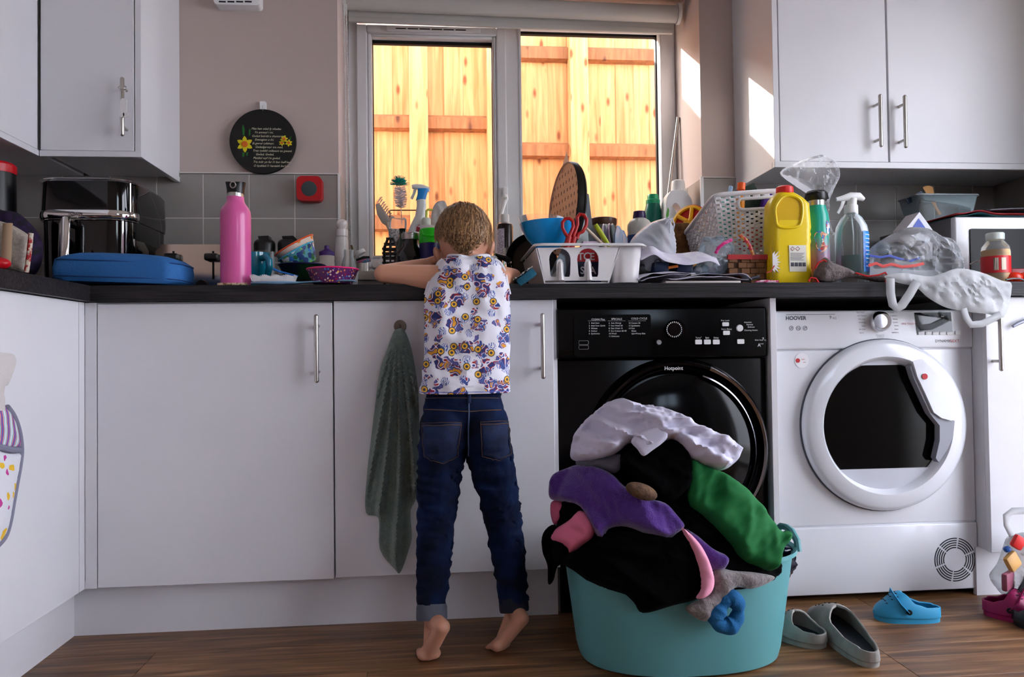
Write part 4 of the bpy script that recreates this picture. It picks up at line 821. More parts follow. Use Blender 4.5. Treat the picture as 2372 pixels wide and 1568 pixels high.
wbm = turned('wine_bottle', 932, .45, [(18, None), (20, 640), (20, 585), (12, 560), (7, 548), (7, 533), (8, 530), (0, 530)], M('bottle_green', (4, 26, 12), .1)); tag(wbm, 'dark green glass bottle behind the steel lidded jar', 'bottle')
sj = thing('storage_jar', 'large dark glass jar with wide steel lid behind the boy', 'jar', base_pt(952, .3)); 
turned('jar', 952, .3, [(34, None), (37, 640), (37, 598), (33, 585), (22, 572), (18, 562), (18, 554)], M('dark_glass_jar', (10, 6, 6), .08), sj); turned('lid', 952, .3, [(21.5, 556), (22, 551), (22, 542), (20, 540), (0, 540)], STEEL, sj)
b = B(); b.tube([at(944, 541, .26), at(956, 538, .25), at(970, 538, .27), at(975, 543, .3)], .0013, 6); b.ob('wire_clasp', STEEL, sj)
gc = thing('lidded_beaker', 'dark blue beaker with bright green screw lid behind the boy', 'beaker', base_pt(998, .26))
turned('cup', 998, .26, [(20, None), (23, 640), (27, 580), (26.5, 563)], M('navy_plastic', (8, 12, 84), .3), gc); turned('lid', 998, .26, [(27.5, 565), (27.5, 545), (26, 538), (27, 534), (24, 531), (0, 530)], M('lime_green', (30, 196, 20), .3), gc)
b = B(); b.tube([at(976, 534, .22), at(980, 544, .21), at(1000, 547, .205), at(1016, 544, .21)], .0035, 8); b.ob('spout_guard', MC['lime_green'], gc)
pd_ = thing('soap_dispenser', 'clear soap dispenser with pale yellow pump on the sill', 'dispenser', base_pt(988, .62, SP))
turned('bottle', 988, .62, [(17, None), (18, 610), (18, 545), (15, 530), (10, 524)], M('clear_yellow', (220, 216, 140), .1, film=.25), pd_, zb=SP); turned('collar', 988, .62, [(10.5, 524), (10.5, 508), (9, 505), (0, 505)], M('milky_cap', (215, 220, 205), .35), pd_, zb=SP)
b = B(); b.tube([at(988, 506, .62), at(988, 488, .62), at(992, 485.5, .62), at(1003, 486, .62)], [.0045, .0045, .0045, .0025], 10); b.ob('pump', M('lime_pump', (210, 220, 90), .35), pd_)
pt = thing('printed_tub', 'small tub with red printed side behind the green lid', 'tub', base_pt(988, .5)); turned('cup', 985, .5, [(18, None), (24, 524), (23, 524), (17, 640)], blotch('tub_print', (225, 215, 215), [(190, 30, 50), (225, 215, 215), (70, 120, 180), (225, 215, 215)], 45, thr=.55), pt)
cd_ = thing('utensil_caddy', 'black openwork utensil caddy at the left end behind the boy', 'caddy', base_pt(906, .36)); b = B(); k = sc(905, 580, .36); x = at(905, 580, .36).x
for py in (553, 566, 578, 588, 598, 610, 622, 640): 
    hw = (7 if py < 560 else 12 if py < 575 else 16)*k; z = at(905, py, .36).z; b.box((x-hw-.004, .36-hw, z-.003), (x+hw, .36+hw, z+.003), .001, 1)
for dx, dy in ((-1, -1), (1, -1), (-1, 1), (1, 1), (0, -1)): b.tube([(x+dx*15*k, .36+dy*15*k, WT), (x+dx*15*k, .36+dy*15*k, at(905, 575, .36).z), (x+dx*6*k, .36+dy*6*k, at(905, 552, .36).z)], .003, 6)
b.ob('frame', BLACKP, cd_)
sc_ = thing('spray_can', 'dark aerosol can with clear white cap on the sill right of the boy', 'spray can', base_pt(1170, .66, SP))
turned('can', 1170, .66, [(18, None), (19, 610), (19, 527), (17, 520)], M('can_brown', (34, 22, 18), .25, .3), sc_, zb=SP); turned('shoulder', 1170, .66, [(18.5, 528), (17, 520), (11, 516)], STEEL, sc_); turned('cap', 1170, .66, [(10.5, 517), (10, 499), (9, 497), (0, 497)], M('cap_white', (225, 224, 220), .3), sc_)
b = B(); b.lathe([(19.3*sc(1170, 560, .66), at(1170, 590, .66).z), (19.3*sc(1170, 560, .66), at(1170, 532, .66).z)], (at(1170, 560, .66).x, .66, 0), 10, cap=False, a0=math.pi*1.02, a1=math.pi*1.45); b.ob('label', M('lilac_label', (150, 140, 160), .5, var=(300, (220, 210, 225), .05)), sc_)
tp = thing('mixer_tap', 'chrome kitchen mixer tap beside the boy with dark lever', 'tap', base_pt(1174, .28)); 
turned('body', 1174, .28, [(14, None), (12, 650), (11, 600), (10, 598), (0, 598)], CHROME, tp)
b = B(); b.tube([at(1178, 602, .26), at(1165, 596, .24), at(1148, 589, .22)], [.010, .009, .004], 10); b.ob('lever', M('dark_lever', (20, 26, 24), .2), tp)
b = B(); b.tube([at(1176, 610, .28)+Vector((0, 0, 0)), at(1176, 625, .24), at(1180, 640, .18)], .010, 10); b.ob('spout', CHROME, tp)
gl = turned('glass_tumbler', 1178, .4, [(9, None), (12, 575), (11, 575), (8, 650)], JARG, cap=False); tag(gl, 'small clear glass tumbler behind the tap', 'glass')
fp = thing('frying_pan', 'black frying pan standing on edge behind the drainer', 'pan', base_pt(1235, .33)); c = at(1236, 604, .33); k = sc(1236, 604, .33)
q = Matrix.Rotation(math.pi/2, 3, 'X') @ Matrix.Identity(3); q = Matrix.Rotation(-.35, 3, 'Z') @ q
B().lathe([(0, 0), (50*k, 0), (60*k, .035), (58.5*k, .035), (49*k, .004), (0, .004)], c, 48, Mx=q).ob('pan', M('nonstick_black', (8, 8, 9), .4), fp)
so = thing('scouring_sponge', 'teal sponge with crinkled silver scourer left of the drainer', 'sponge', (at(1208, 650, -.0).x, .01, WT))
T = Matrix.Translation(at(1212, 643, .01)) @ Matrix.Rotation(-.62, 4, 'Y')
B(T).box((-.026, -.035, -.016), (.032, .035, .006), .005).ob('sponge', M('teal_sponge', (20, 86, 108), .9, bump=(200, .5)), so)
b = B(T); b.grid(lambda u, v: (-.03+.064*u, -.037+.074*v, .009+.006*noise.noise(Vector((u*9, v*9, 3)))+.004*noise.noise(Vector((u*25, v*25, 7)))), 26, 26); b.ob('scourer', M('scourer_silver', (190, 200, 206), .25, .7), so, smooth=0)
# ---------------------------------------------------------------- dish drainer
YD0, YD1 = .005, .34
DR = M('drainer_white', (226, 222, 222), .35)
dn = thing('dish_drainer', 'white plastic dish drainer with two arched openings in front', 'dish drainer', (at(1340, 650, YD0).x, .17, WT))
def wxz(px, py, Y=YD0): p = at(px, py, Y); return (p.x, p.z)
ol = [wxz(*p) for p in ((1243, 574), (1436, 571), (1409, 650), (1262, 650))]
holes = []
for cx in (1297, 1362):
    top = [(cx+25*math.cos(a), 601-26*math.sin(a)) for a in [i*math.pi/10 for i in range(11)]]
    h = top+[(cx-22, 635), (cx-20, 641), (cx-10, 641), (cx-8, 637), (cx-8, 612), (cx-5, 602), (cx, 599), (cx+5, 602), (cx+8, 612), (cx+8, 637), (cx+10, 641), (cx+22, 641), (cx+24, 635)]
    holes.append([wxz(*p) for p in h])
b = B(); board(b, ol, holes, YD0, YD0+.004)
fp_ = b.ob('front_panel', DR, dn, smooth=30)
for cx in (1298, 1363):
    b = B(); b.tube([at(cx, 606, YD0), at(cx+1, 625, YD0-.004), at(cx+2, 650, YD0-.008)], [.003, .006, .009], 8); b.ob('prong', DR, fp_)
xa, za = wxz(1243, 574); xb_, zb_ = wxz(1262, 650); xc, zc_ = wxz(1436, 571); xd, zd_ = wxz(1409, 650)
b = B()
v = [b.v(p) for p in ((xa, YD0, za), (xa, YD1, za), (xb_, YD1-.02, WT+.004), (xb_, YD0, WT+.004))]; b.f(v); b.ob('side_panel', DR, dn, smooth=0, solid=.004)
b = B(); b.f([b.v(p) for p in ((xc, YD0, zc_), (xc, YD1, zc_), (xd, YD1-.02, WT+.004), (xd, YD0, WT+.004))]); b.ob('side_panel', DR, dn, smooth=0, solid=.004)
b = B(); b.f([b.v(p) for p in ((xa, YD1, za), (xc, YD1, zc_), (xd, YD1-.02, WT+.004), (xb_, YD1-.02, WT+.004))]); b.ob('back_panel', DR, dn, smooth=0, solid=.004)
B().box((xb_, YD0+.004, WT+.001), (xd, YD1-.02, WT+.006)).ob('base_tray', DR, dn, smooth=0)
xr = wxz(1500, 571)[0]; zr = wxz(1350, 566)[1]
b = B(); ro = rrect(xa-.012, xr, YD0-.014, YD1+.012, .03, 8); ri = rrect(xa+.004, xc-.002, YD0+.003, YD1-.004, .012, 8)
va = [b.v((x, y, zr-.005)) for x, y in ro]; vb = [b.v((x, y, zr+.001)) for x, y in rrect(xa-.006, xr-.008, YD0-.008, YD1+.008, .026, 8)]; vc = [b.v((x, y, zr)) for x, y in rrect(xa+.002, xr-.016, YD0-.001, YD1+.0, .02, 8)]
n = len(va)
for i in range(n):
    j = (i+1) % n; b.f([va[i], va[j], vb[j], vb[i]]); b.f([vb[i], vb[j], vc[j], vc[i]])
b.ob('rim', DR, dn, solid=.003)
cu_ = B(); kx = wxz(1410, 610)[0]; k = sc(1445, 610, YD0); xm_ = at(1445, 610, YD0+.05).x
b = B(); stack_loft(b, [(xm_-.001, YD0+.05, WT+.006, 29*k, .045, .03), (xm_, YD0+.05, zr-.002, 37*k, .05, .035)], 8)
for f in [f for f in b.bm.faces if len(f.verts) > 4 and f.calc_center_median().z > zr-.004]: b.bm.faces.remove(f)
b.ob('cutlery_cup', DR, dn, solid=.002)
# in the drainer
bx = thing('printed_carton', 'red and navy printed carton inside the dish drainer', 'carton', (at(1370, 640, .08).x, .09, WT+.007))
x0, x1 = at(1318, 620, .06).x, at(1392, 620, .06).x; z0, zm, z1 = WT+.007, at(1350, 606, .06).z, at(1350, 576, .06).z
B().box((x0, .06, z0), (x1, .13, zm)).ob('navy_half', M('navy_card', (14, 20, 60), .5), bx, smooth=0); B().box((x0, .06, zm), (x1, .13, z1)).ob('red_half', M('red_card', (196, 26, 36), .5), bx, smooth=0)
writing([('T', 1338, 602, 17), ('C', 1351, 602, 18), ('E', 1366, 602, 17), ('S', 1344, 634, 17), ('A', 1365, 634, 17)], .0595, TXT, bx, bold=.02)
bw_ = thing('mixing_bowl', 'bright blue plastic bowl tipped on the drainer edge', 'bowl', (at(1268, 570, .12).x, .12, at(1268, 574, .12).z)); 
BB_ = M('cyan_plastic', (10, 152, 226), .3); c = at(1266, 516, .12); k = sc(1266, 540, .12); q = Matrix.Rotation(math.radians(-2.5), 3, 'Y')
B().lathe([(0, -62*k), (22*k, -61*k), (30*k, -56*k), (47*k, -36*k), (58*k, -14*k), (62*k, 0), (60.5*k, 0), (56*k, -14*k), (45*k, -35*k), (28*k, -53*k), (0, -58*k)], c, 48, Mx=q).ob('shell', BB_, bw_)
gb = B().lathe([(20*k, -50*k), (40*k, -28*k), (52*k, 0), (54*k, 6*k), (53*k, 7*k), (50*k, 0), (38*k, -27*k), (0, -48*k)], at(1254, 512, .13), 40, Mx=Matrix.Rotation(.05, 3, 'Y'), cap=False).ob('glass_bowl', CLEAR); tag(gb, 'clear bowl nested inside the bright blue bowl', 'bowl')
# copper crisper pan seen obliquely with a dark tin behind
cpn = thing('crisper_pan', 'copper coloured perforated round oven tray in the drainer', 'oven tray', (at(1318, 560, .22).x, .22, at(1318, 600, .22).z))
c = at(1305, 484, .22); k = sc(1311, 482, .22); nrm = Vector((-.98, -.16, .08)).normalized(); q = nrm.to_track_quat('Z', 'Y').to_matrix(); R = 105*k
COPPER = M('copper_coat', (206, 158, 128), .5)
B().lathe([(0, 0), (R*.97, 0), (R, .004), (R*1.0, -.002)], c, 64, Mx=q, cap=False).ob('tray', COPPER, cpn)
B().lathe([(R*1.002, .004), (R*1.02, -.0), (R*1.02, -.016), (R*.95, -.02), (0, -.02)], c, 64, Mx=q, cap=False).ob('rim', M('dark_tin', (26, 22, 20), .4, .4), cpn)
b = B()
for i in range(-6, 7):
    for j in range(-6, 7):
        u, v = (i+(.5 if j % 2 else 0))*R*.2, j*R*.19
        if u*u+v*v < (R*.93)**2:
            o_ = c+q @ Vector((u, v, .0008)); d1_ = q @ Vector((.0024, 0, 0)); d2_ = q @ Vector((0, .0052, 0)); b.f([b.v(o_+d1_*s+d2_*t) for s, t in ((-1, -1), (1, -1), (1, 1), (-1, 1))])
b.ob('perforations', GASK, cpn, smooth=0)['kind'] = 'stuff'
b = B(); b.lathe([(0, 0), (R*.9, 0), (R*.95, .006), (R*.93, .006), (R*.88, .003), (0, .003)], c-nrm*.030+Vector((0, .0, .004)), 56, Mx=q); tag(b.ob('baking_tin', MC['dark_tin']), 'dark round baking tin behind the copper tray', 'baking tin')
b = B(); b.prism([wxz(1298, 400, .25), wxz(1313, 350, .25), wxz(1322, 400, .25)], .25, .253); tag(b.ob('copper_slice', COPPER, smooth=0), 'pointed copper tray corner above the round tray', 'oven tray')
b = B(); b.prism([wxz(*p, .2) for p in ((1360, 448), (1364, 450), (1372, 520), (1380, 566), (1346, 566), (1346, 490))], .2, .205, .001); tag(b.ob('chopping_board', M('grey_board', (120, 126, 132), .45)), 'grey pointed chopping board upright in the drainer', 'board')
b = B(); b.prism([wxz(*p, .17) for p in ((1338, 492), (1344, 479), (1352, 480), (1360, 500), (1364, 566), (1336, 566))], .17, .176, .002); tag(b.ob('pan_lid', M('dull_steel', (150, 150, 148), .35, .8)), 'dull steel lid on edge beside the grey board', 'lid')
# scissors
sx_ = thing('scissors', 'red handled scissors standing handles up in the drainer', 'scissors', (at(1330, 640, .03).x, .03, at(1330, 640, .03).z))
RED = M('scissor_red', (176, 18, 20), .3); YS = .035
b = B(); b.tube([at(px, py, YS) for px, py in ((1318, 552), (1309, 540), (1303, 528), (1303, 515), (1309, 507), (1319, 506), (1327, 513), (1328, 526), (1322, 540), (1316, 552))], [.006, .005, .0048, .005, .005, .005, .005, .005, .005, .006], 10); b.tube([at(1318, 548, YS), at(1312, 575, YS)], .009, 10); b.ob('handle', RED, sx_)
b = B(); b.tube([at(px, py, YS+.008) for px, py in ((1336, 553), (1340, 541), (1350, 536), (1358, 522), (1359, 508), (1352, 498), (1343, 496), (1337, 503), (1338, 520), (1333, 535), (1326, 553))], [.006]+[.0052]*9+[.006], 10); b.tube([at(1330, 548, YS+.008), at(1323, 575, YS+.008)], .009, 10); b.ob('handle', RED, sx_)
b = B(); b.prism([wxz(*p, YS) for p in ((1302, 575), (1326, 575), (1318, 590), (1278, 640), (1275, 632))], YS, YS+.004); b.ob('blade', M('blade_steel', (110, 116, 122), .35, .9), sx_, smooth=0)
b = B(); b.prism([wxz(*p, YS+.006) for p in ((1310, 575), (1330, 575), (1322, 600), (1308, 640), (1302, 632))], YS+.006, YS+.010); b.ob('blade', MC['blade_steel'], sx_, smooth=0)
b = B(); b.tube([at(1354, 525, .05), at(1375, 545, .05), at(1404, 574, .05)], [.004, .0045, .004], 10); tag(b.ob('ivory_handle', M('ivory', (222, 206, 182), .35)), 'ivory cutlery handle leaning right in the drainer', 'cutlery')
b = B(); b.tube([at(1379, 520, .06), at(1395, 545, .06), at(1413, 574, .06)], [.0065, .0075, .0065], 10); tag(b.ob('green_knife', M('knife_green', (160, 176, 20), .35)), 'lime green knife handle leaning right in the drainer', 'knife')
for i, (px, py, col, nm) in enumerate(((1399, 522, (186, 190, 214), 'pale blue'), (1412, 521, (206, 178, 196), 'pale pink'), (1419, 521, (120, 132, 130), 'grey green'))):
    c = at(px-2, py+42, .2); k = sc(px, py, .2); q = Vector((.93, -.34, .12)).normalized().to_track_quat('Z', 'Y').to_matrix()
    b = B(); b.lathe([(0, 0), (28*k, 0), (44*k, .010), (43*k, .013), (27*k, .004), (0, .004)], c, 40, Mx=q); tag(b.ob('plate', M(nm.replace(' ', '_')+'_plate', col, .3)), nm+' plate standing on edge in the drainer', 'plate', 'plates in the drainer')
po = thing('saucepan', 'steel saucepan with brown rim behind the drying plates', 'saucepan', base_pt(1397, .42)); turned('pan', 1397, .42, [(28, None), (30, 640), (30, 522)], M('pan_steel', (150, 146, 140), .3, .9), po); turned('rim', 1397, .42, [(30.5, 524), (32, 519), (32, 509), (30, 507), (0, 507)], M('brown_rim', (84, 52, 34), .35), po)
for i, (px, hh, rot) in enumerate(((1434, 522, .2), (1444, 532, -.1))):
    b = B(); b.prism([wxz(*p, .12+.02*i) for p in ((px-10, 576), (px-9, hh+20), (px-4, hh), (px+2, hh+2), (px+9, hh+18), (px+11, 576))], .12+.02*i, .14+.02*i, .005); tag(b.ob('plastic_tray', M('ice_blue_plastic', (170, 192, 222), .2, film=.6)), ('taller' if i == 0 else 'shorter')+' pale blue plastic tray piece at the drainer right end', 'tray')
b = B(); b.prism([wxz(*p, .06) for p in ((1345, 574), (1350, 560), (1384, 560), (1386, 574))], .05, .09, .004); tag(b.ob('pink_tub', M('lilac_tub', (206, 186, 206), .35)), 'low lilac tub edge inside the drainer', 'tub')
# ---------------------------------------------------------------- right of the drainer
bt = thing('cleaner_bottle', 'white bottle with dark purple cap and blue label behind the thin bag', 'bottle', base_pt(1482, .36))
turned('body', 1482, .36, [(24, None), (28, 640), (28, 545), (27, 538), (28, 532), (27, 520), (22, 512), (14, 506)], M('cream_plastic', (214, 212, 204), .35), bt); turned('cap', 1482, .36, [(14.5, 507), (15, 502), (13, 490), (0, 488)], M('dark_purple', (52, 26, 84), .35), bt)
turned('label', 1482, .36, [(28.4, 640), (28.4, 546)], M('blue_label', (50, 80, 150), .4), bt, cap=False)
gb_ = thing('fabric_softener', 'teal green bottle with bright green cap on the sill', 'bottle', base_pt(1514, .72, SP))
turned('body', 1514, .72, [(19, None), (20, 600), (22, 520), (21, 496), (17, 478), (15, 471)], M('teal_bottle', (10, 110, 92), .3), gb_, zb=SP); turned('cap', 1514, .72, [(16, 473), (16, 464), (13, 462), (12.5, 453), (11, 451), (0, 451)], M('green_cap', (16, 160, 110), .3), gb_)
jg = thing('detergent_jug', 'white detergent jug with handle opening in the window corner', 'jug', base_pt(1574, .66, SP)); YJ = .64
ol = [wxz(px, py, YJ) for px, py in crom([(1544, 700), (1543, 560), (1543, 470), (1552, 446), (1560, 441), (1586, 441), (1596, 452), (1604, 470), (1600, 500), (1602, 560), (1602, 700)], 3)]
hl = [wxz(px, py, YJ) for px, py in crom([(1552, 570), (1553, 500), (1558, 476), (1566, 470), (1575, 478), (1580, 500), (1582, 570)], 3)]
zcut = SP
ol = [(x, max(z, zcut)) for x, z in ol]; b = B(); board(b, ol, [hl], YJ, YJ+.06); b.ob('body', M('jug_white', (226, 228, 230), .35), jg, smooth=30)
turned('cap', 1573, YJ+.03, [(16, 445), (15.5, 428), (14, 420), (10, 418), (0, 418)], WHITEP, jg); B().prism([wxz(px, py, YJ-.001) for px, py in ((1543, 498), (1547, 480), (1550, 486), (1549, 500), (1544, 506))], YJ-.001, YJ+.002).ob('label', M('label_green', (90, 170, 60), .4), jg, smooth=0)
yd = thing('frisbee', 'yellow openwork disc with red rim leaning behind the basket', 'disc toy', base_pt(1594, .5)); c = at(1597, 520, .5); k = sc(1597, 520, .5); q = Vector((-.72, -.66, .22)).normalized().to_track_quat('Z', 'Y').to_matrix()
B().lathe([(44*k, -.006), (46*k, 0), (46*k, .004), (43*k, .006), (42*k, 0)], c, 40, Mx=q).ob('rim', M('red_rim', (206, 30, 24), .35), yd)
YY = M('toy_yellow', (240, 176, 10), .35); B().lathe([(42*k, .004), (44*k, .008), (38*k, .010), (36*k, .004)], c, 40, Mx=q, cap=False).ob('yellow_ring', YY, yd)
for i in range(6):
    a = i*math.pi/3; b = B(); b.tube([c+q @ Vector((math.cos(a)*8*k, math.sin(a)*8*k, .006)), c+q @ Vector((math.cos(a+.4)*38*k, math.sin(a+.4)*38*k, .006))], .0075, 8); b.ob('spoke', YY, yd)
B().lathe([(0, .003), (13*k, .003), (13*k, .01), (0, .012)], c, 20, Mx=q).ob('hub', YY, yd)
b = B(); a, c = at(1553, 555, .4), at(1600, 515, .4); b.box((a.x, .4, WT), (c.x, .47, c.z), .008, 3); tag(b.ob('scrubbing_brush', M('coir_brown', (130, 88, 46), .9, var=(70, (90, 56, 28), .2), bump=(120, .8))), 'brown bristly block behind the thin white bag', 'brush')
FILMW = M('white_film', (225, 228, 236), .3, film=.42)
vb_ = thing('carrier_bag', 'thin translucent white bag with tied handles beside the drainer', 'bag', base_pt(1510, .1))
puff('bag_body', [(1458, 575), (1462, 556), (1480, 536), (1505, 517), (1530, 508), (1545, 506), (1556, 520), (1562, 545), (1566, 575), (1560, 600), (1540, 622), (1500, 640), (1480, 630), (1478, 600)], .12, .05, FILMW, vb_, h=5, folds=[(.009, 22, 5, .75, 2), (.005, 50, 14, .75, 8)])
b = B(); b.tube([at(1540, 520, .08), at(1548, 508, .08), at(1557, 506, .085), at(1562, 520, .09), at(1556, 545, .09)], .0025, 6); b.tube([at(1536, 512, .09), at(1546, 505, .09), at(1553, 512, .08), at(1552, 540, .075)], .002, 6); b.ob('handle_loop', FILMW, vb_)
# ---------------------------------------------------------------- white woven basket
WB = M('basket_white', (226, 224, 226), .4)
bk = thing('storage_basket', 'white plastic woven storage basket full of bottles', 'basket', (at(1720, 600, .2).x, .26, WT))
P0, P1, P2, P3 = at(1655, 452, .13), at(1826, 440, .13), at(1672, 594, .15), at(1584, 545, .42)
P5 = at(1815, 594, .15); P4 = at(1606, 606, .40); P7 = P5+(P4-P2)
def lattice(b, A, Bq, C, D, nu, nv, skip=None, hw=.30, hh=.20):
    """panel ABCD (A top-left, B top-right, C bottom-right, D bottom-left) pierced with staggered slots"""
    def P(u, v): return A.lerp(Bq, u).lerp(D.lerp(C, u), v)
    nrm = (Bq-A).cross(D-A).normalized()
    for i in range(nu):
        for j in range(nv):
            u0, u1, v0, v1 = i/nu, (i+1)/nu, j/nv, (j+1)/nv; uc, vc = (u0+u1)/2, (v0+v1)/2+(.0 if i % 2 else .0)
            if skip and skip(uc, vc): continue
            st = .24 if i % 2 else -.24
            a0, a1 = uc-hw/nu, uc+hw/nu; b0, b1 = (j+.5+st-hh)/nv, (j+.5+st+hh)/nv; b0, b1 = max(b0, v0+.02/nv), min(b1, v1-.02/nv)
            o_ = [b.v(P(u, v)) for u, v in ((u0, v0), (u1, v0), (u1, v1), (u0, v1))]; bump = nrm*(.0016 if (i+j) % 2 else -.0016)
            n_ = [b.v(P(u, v)+bump) for u, v in ((a0, b0), (a1, b0), (a1, b1), (a0, b1))]
            for k_ in range(4): b.f([o_[k_], o_[(k_+1) % 4], n_[(k_+1) % 4], n_[k_]])
    bmesh.ops.remove_doubles(b.bm, verts=b.bm.verts, dist=1e-5)
P6 = P1+(P3-P0)
slot = lambda u, v: (.30 < u < .83 and .08 < v < .27)
b = B(); lattice(b, P0, P1, P5, P2, 15, 14, slot); fpn = b.ob('front_panel', WB, bk, smooth=0, solid=.0028)
b = B(); lattice(b, P3, P0, P2, P4, 15, 12); b.ob('side_panel', WB, bk, smooth=0, solid=.0028)
b = B(); lattice(b, P1, P6, P7, P5, 15, 12); b.ob('side_panel', WB, bk, smooth=0, solid=.0028)
b = B(); lattice(b, P6, P3, P4, P7, 15, 14); b.ob('back_panel', WB, bk, smooth=0, solid=.0028)
b = B(); b.f([b.v(p) for p in (P2, P5, P7, P4)]); b.ob('base', WB, bk, smooth=0, solid=.003)
def rnd_loop(cs, r, n=5):
    out = []
    for i, c in enumerate(cs):
        a, d = cs[i-1], cs[(i+1) % len(cs)]; p, q = c+(a-c).normalized()*r, c+(d-c).normalized()*r
        for t in range(n+1): s = t/n; out.append(p*(1-s)**2+c*2*s*(1-s)+q*s*s)
    return out
b = B(); b.tube(rnd_loop([P0, P1, P6, P3], .03), .0075, 10, closed=True); b.ob('rim', WB, bk)
b = B(); sl_ = [P0.lerp(P1, u).lerp(P2.lerp(P5, u), v)+Vector((0, -.002, 0)) for u, v in ((.31, .09), (.82, .09), (.82, .26), (.31, .26))]; b.tube(rnd_loop(sl_, .014), .005, 8, closed=True); b.ob('handle_slot', WB, fpn)
# its contents
b = B(); b.tube([at(1710, 560, .22), at(1716, 445, .22)], .014, 14); ct = thing('orange_cap_tube', 'yellow tube with ribbed orange cap poking out of the basket', 'tube', at(1710, 560, .22)); b.ob('tube', M('amber_tube', (236, 150, 20), .35), ct)
B().tube([at(1716.5, 440, .22), at(1718, 424, .22)], .0125, 12).ob('cap', M('orange_cap', (236, 92, 14), .4), ct)
for nm, lab, cat, px, py, Y, hx, hy, hz, rot, col in (('teal_box', 'teal carton inside the woven basket', 'carton', 1690, 505, .26, .03, .02, .065, .1, (40, 160, 150)), ('red_box', 'red carton low inside the woven basket', 'carton', 1735, 555, .24, .035, .02, .035, -.1, (190, 50, 40)), ('purple_pack', 'purple packet inside the woven basket', 'packet', 1785, 475, .25, .03, .012, .045, .3, (80, 30, 140)), ('dark_bottle_pack', 'dark green pack behind the basket handle slot', 'packet', 1735, 475, .3, .04, .015, .06, -.4, (16, 44, 26)), ('navy_pack', 'navy blue pack inside the woven basket right side', 'packet', 1790, 540, .26, .035, .02, .05, 0, (30, 40, 110)), ('blue_sachet', 'small pale blue sachet corner sticking up from the basket', 'sachet', 1690, 450, .27, .007, .004, .028, .2, (140, 170, 200))):
    c = at(px, py, Y); T = Matrix.Translation(c) @ Matrix.Rotation(rot, 4, 'Y'); b = B(T); b.box((-hx, -hy, -hz), (hx, hy, hz), .004); tag(b.ob(nm, M(nm+'_card', col, .5)), lab, cat)
# ---------------------------------------------------------------- papers and small things
PAP = M('paper_white', (228, 226, 236), .7, var=(40, (214, 208, 226), .1))
def paper(name, label, pts, Y0, d, seed, bulge=.01, cat='paper', mat=None):
    """curled sheet between a front edge polyline (pixels at Y0) and the same raised edge d further back"""
    F_ = [at(px, py, Y0) for px, py in pts]; cr = crom([tuple(p) for p in F_], 6, False); b = B(); n = len(cr)
    b.grid(lambda u, v: cr[min(n-1, round(u*(n-1)))]+Vector((.02*v*math.sin(seed), d*v, bulge*math.sin(v*3.1)+.006*noise.noise(Vector((u*4, v*3, seed))))), n, 10)
    return tag(b.ob(name, mat or PAP, solid=.0006), label, cat)
paper('drawing_sheet', 'curled white sheet with faint pink drawing draped over the papers', [(1484, 603), (1515, 590), (1545, 606), (1590, 612), (1640, 606), (1668, 616)], .02, .18, 2, .042)
paper('paper_sheet', 'loose white sheet at the left of the paper stack', [(1480, 648), (1495, 640), (1520, 633), (1560, 631), (1610, 632)], .0, .2, 5, .008)
paper('paper_sheet', 'white sheet bent over the middle of the paper stack', [(1483, 650), (1510, 643), (1560, 636), (1612, 634)], -.008, .2, 7, .006)
paper('envelope', 'white envelope lying on top of the notepad', [(1546, 645), (1600, 640), (1660, 635), (1720, 633), (1742, 648)], -.006, .16, 9, .004)
paper('paper_sheet', 'white sheet with blue edge lying under the envelope', [(1552, 647), (1600, 643), (1650, 642), (1700, 643), (1735, 647)], -.012, .16, 11, .003)
b = B(); a, c = at(1542, 653, -.014), at(1716, 647, -.014); b.box((a.x, -.014, WT), (c.x, .15, WT+.0065), .001); tag(b.ob('notepad', M('cream_pad', (200, 190, 184), .7)), 'cream notepad at the worktop edge under the papers', 'notepad')
b = B(); b.tube([at(1716, 650, -.012), at(1738, 652, -.012)], .003, 8); tag(b.ob('black_pen', BLACKP), 'short black pen beside the notepad', 'pen')
b = B(); b.tube([at(1738, 646, .0), at(1758, 640, .01)], .0045, 8); tag(b.ob('marker', M('marker_dark', (26, 26, 44), .3)), 'dark marker leaning by the gift basket', 'pen')
b = B(); b.tube([at(1750, 653, -.012), at(1765, 651.5, -.012), at(1803, 652.5, -.012)], [.002, .004, .004], 8); tag(b.ob('pink_lipstick', M('pink_pattern', (196, 60, 110), .3, var=(140, (236, 200, 214), .05))), 'pink patterned pen before the yellow bleach bottle', 'pen')
nv = thing('hand_tool', 'navy and black hand tool with orange rod on the papers', 'tool', base_pt(1545, .1, WT+.018)); NAVY = M('tool_navy', (14, 34, 66), .45)
def rb(px0, py0, px1, py1, Y, d, mat, nm, bev=.004, par=nv): a, c = at(px0, py1, Y), at(px1, py0, Y); return B().box((a.x, Y, a.z), (c.x, Y+d, c.z), bev).ob(nm, mat, par)
rb(1516, 606, 1550, 630, .05, .05, NAVY, 'head'); rb(1568, 607, 1606, 630, .06, .05, NAVY, 'grip'); rb(1480, 612, 1518, 636, .09, .06, BLACKP, 'housing'); rb(1546, 608, 1575, 628, .09, .04, BLACKP, 'neck')
b = B(); b.tube([at(1548, 620, .05), at(1570, 616, .05)], .0042, 8); b.ob('orange_rod', M('tool_orange', (206, 112, 30), .4), nv); b = B(); b.tube([at(1604, 612, .07), at(1614, 612, .07)], [.009, .002], 8); b.ob('tip', M('tool_tan', (176, 130, 50), .4), nv)
b = B(); b.tube([at(1516, 618, .045), at(1518, 604, .045), at(1526, 600, .045), at(1532, 607, .045)], .0022, 6); b.ob('wrist_loop', BLACKP, nv)
FILM = M('clear_film', (235, 238, 242), .16, film=.13); 
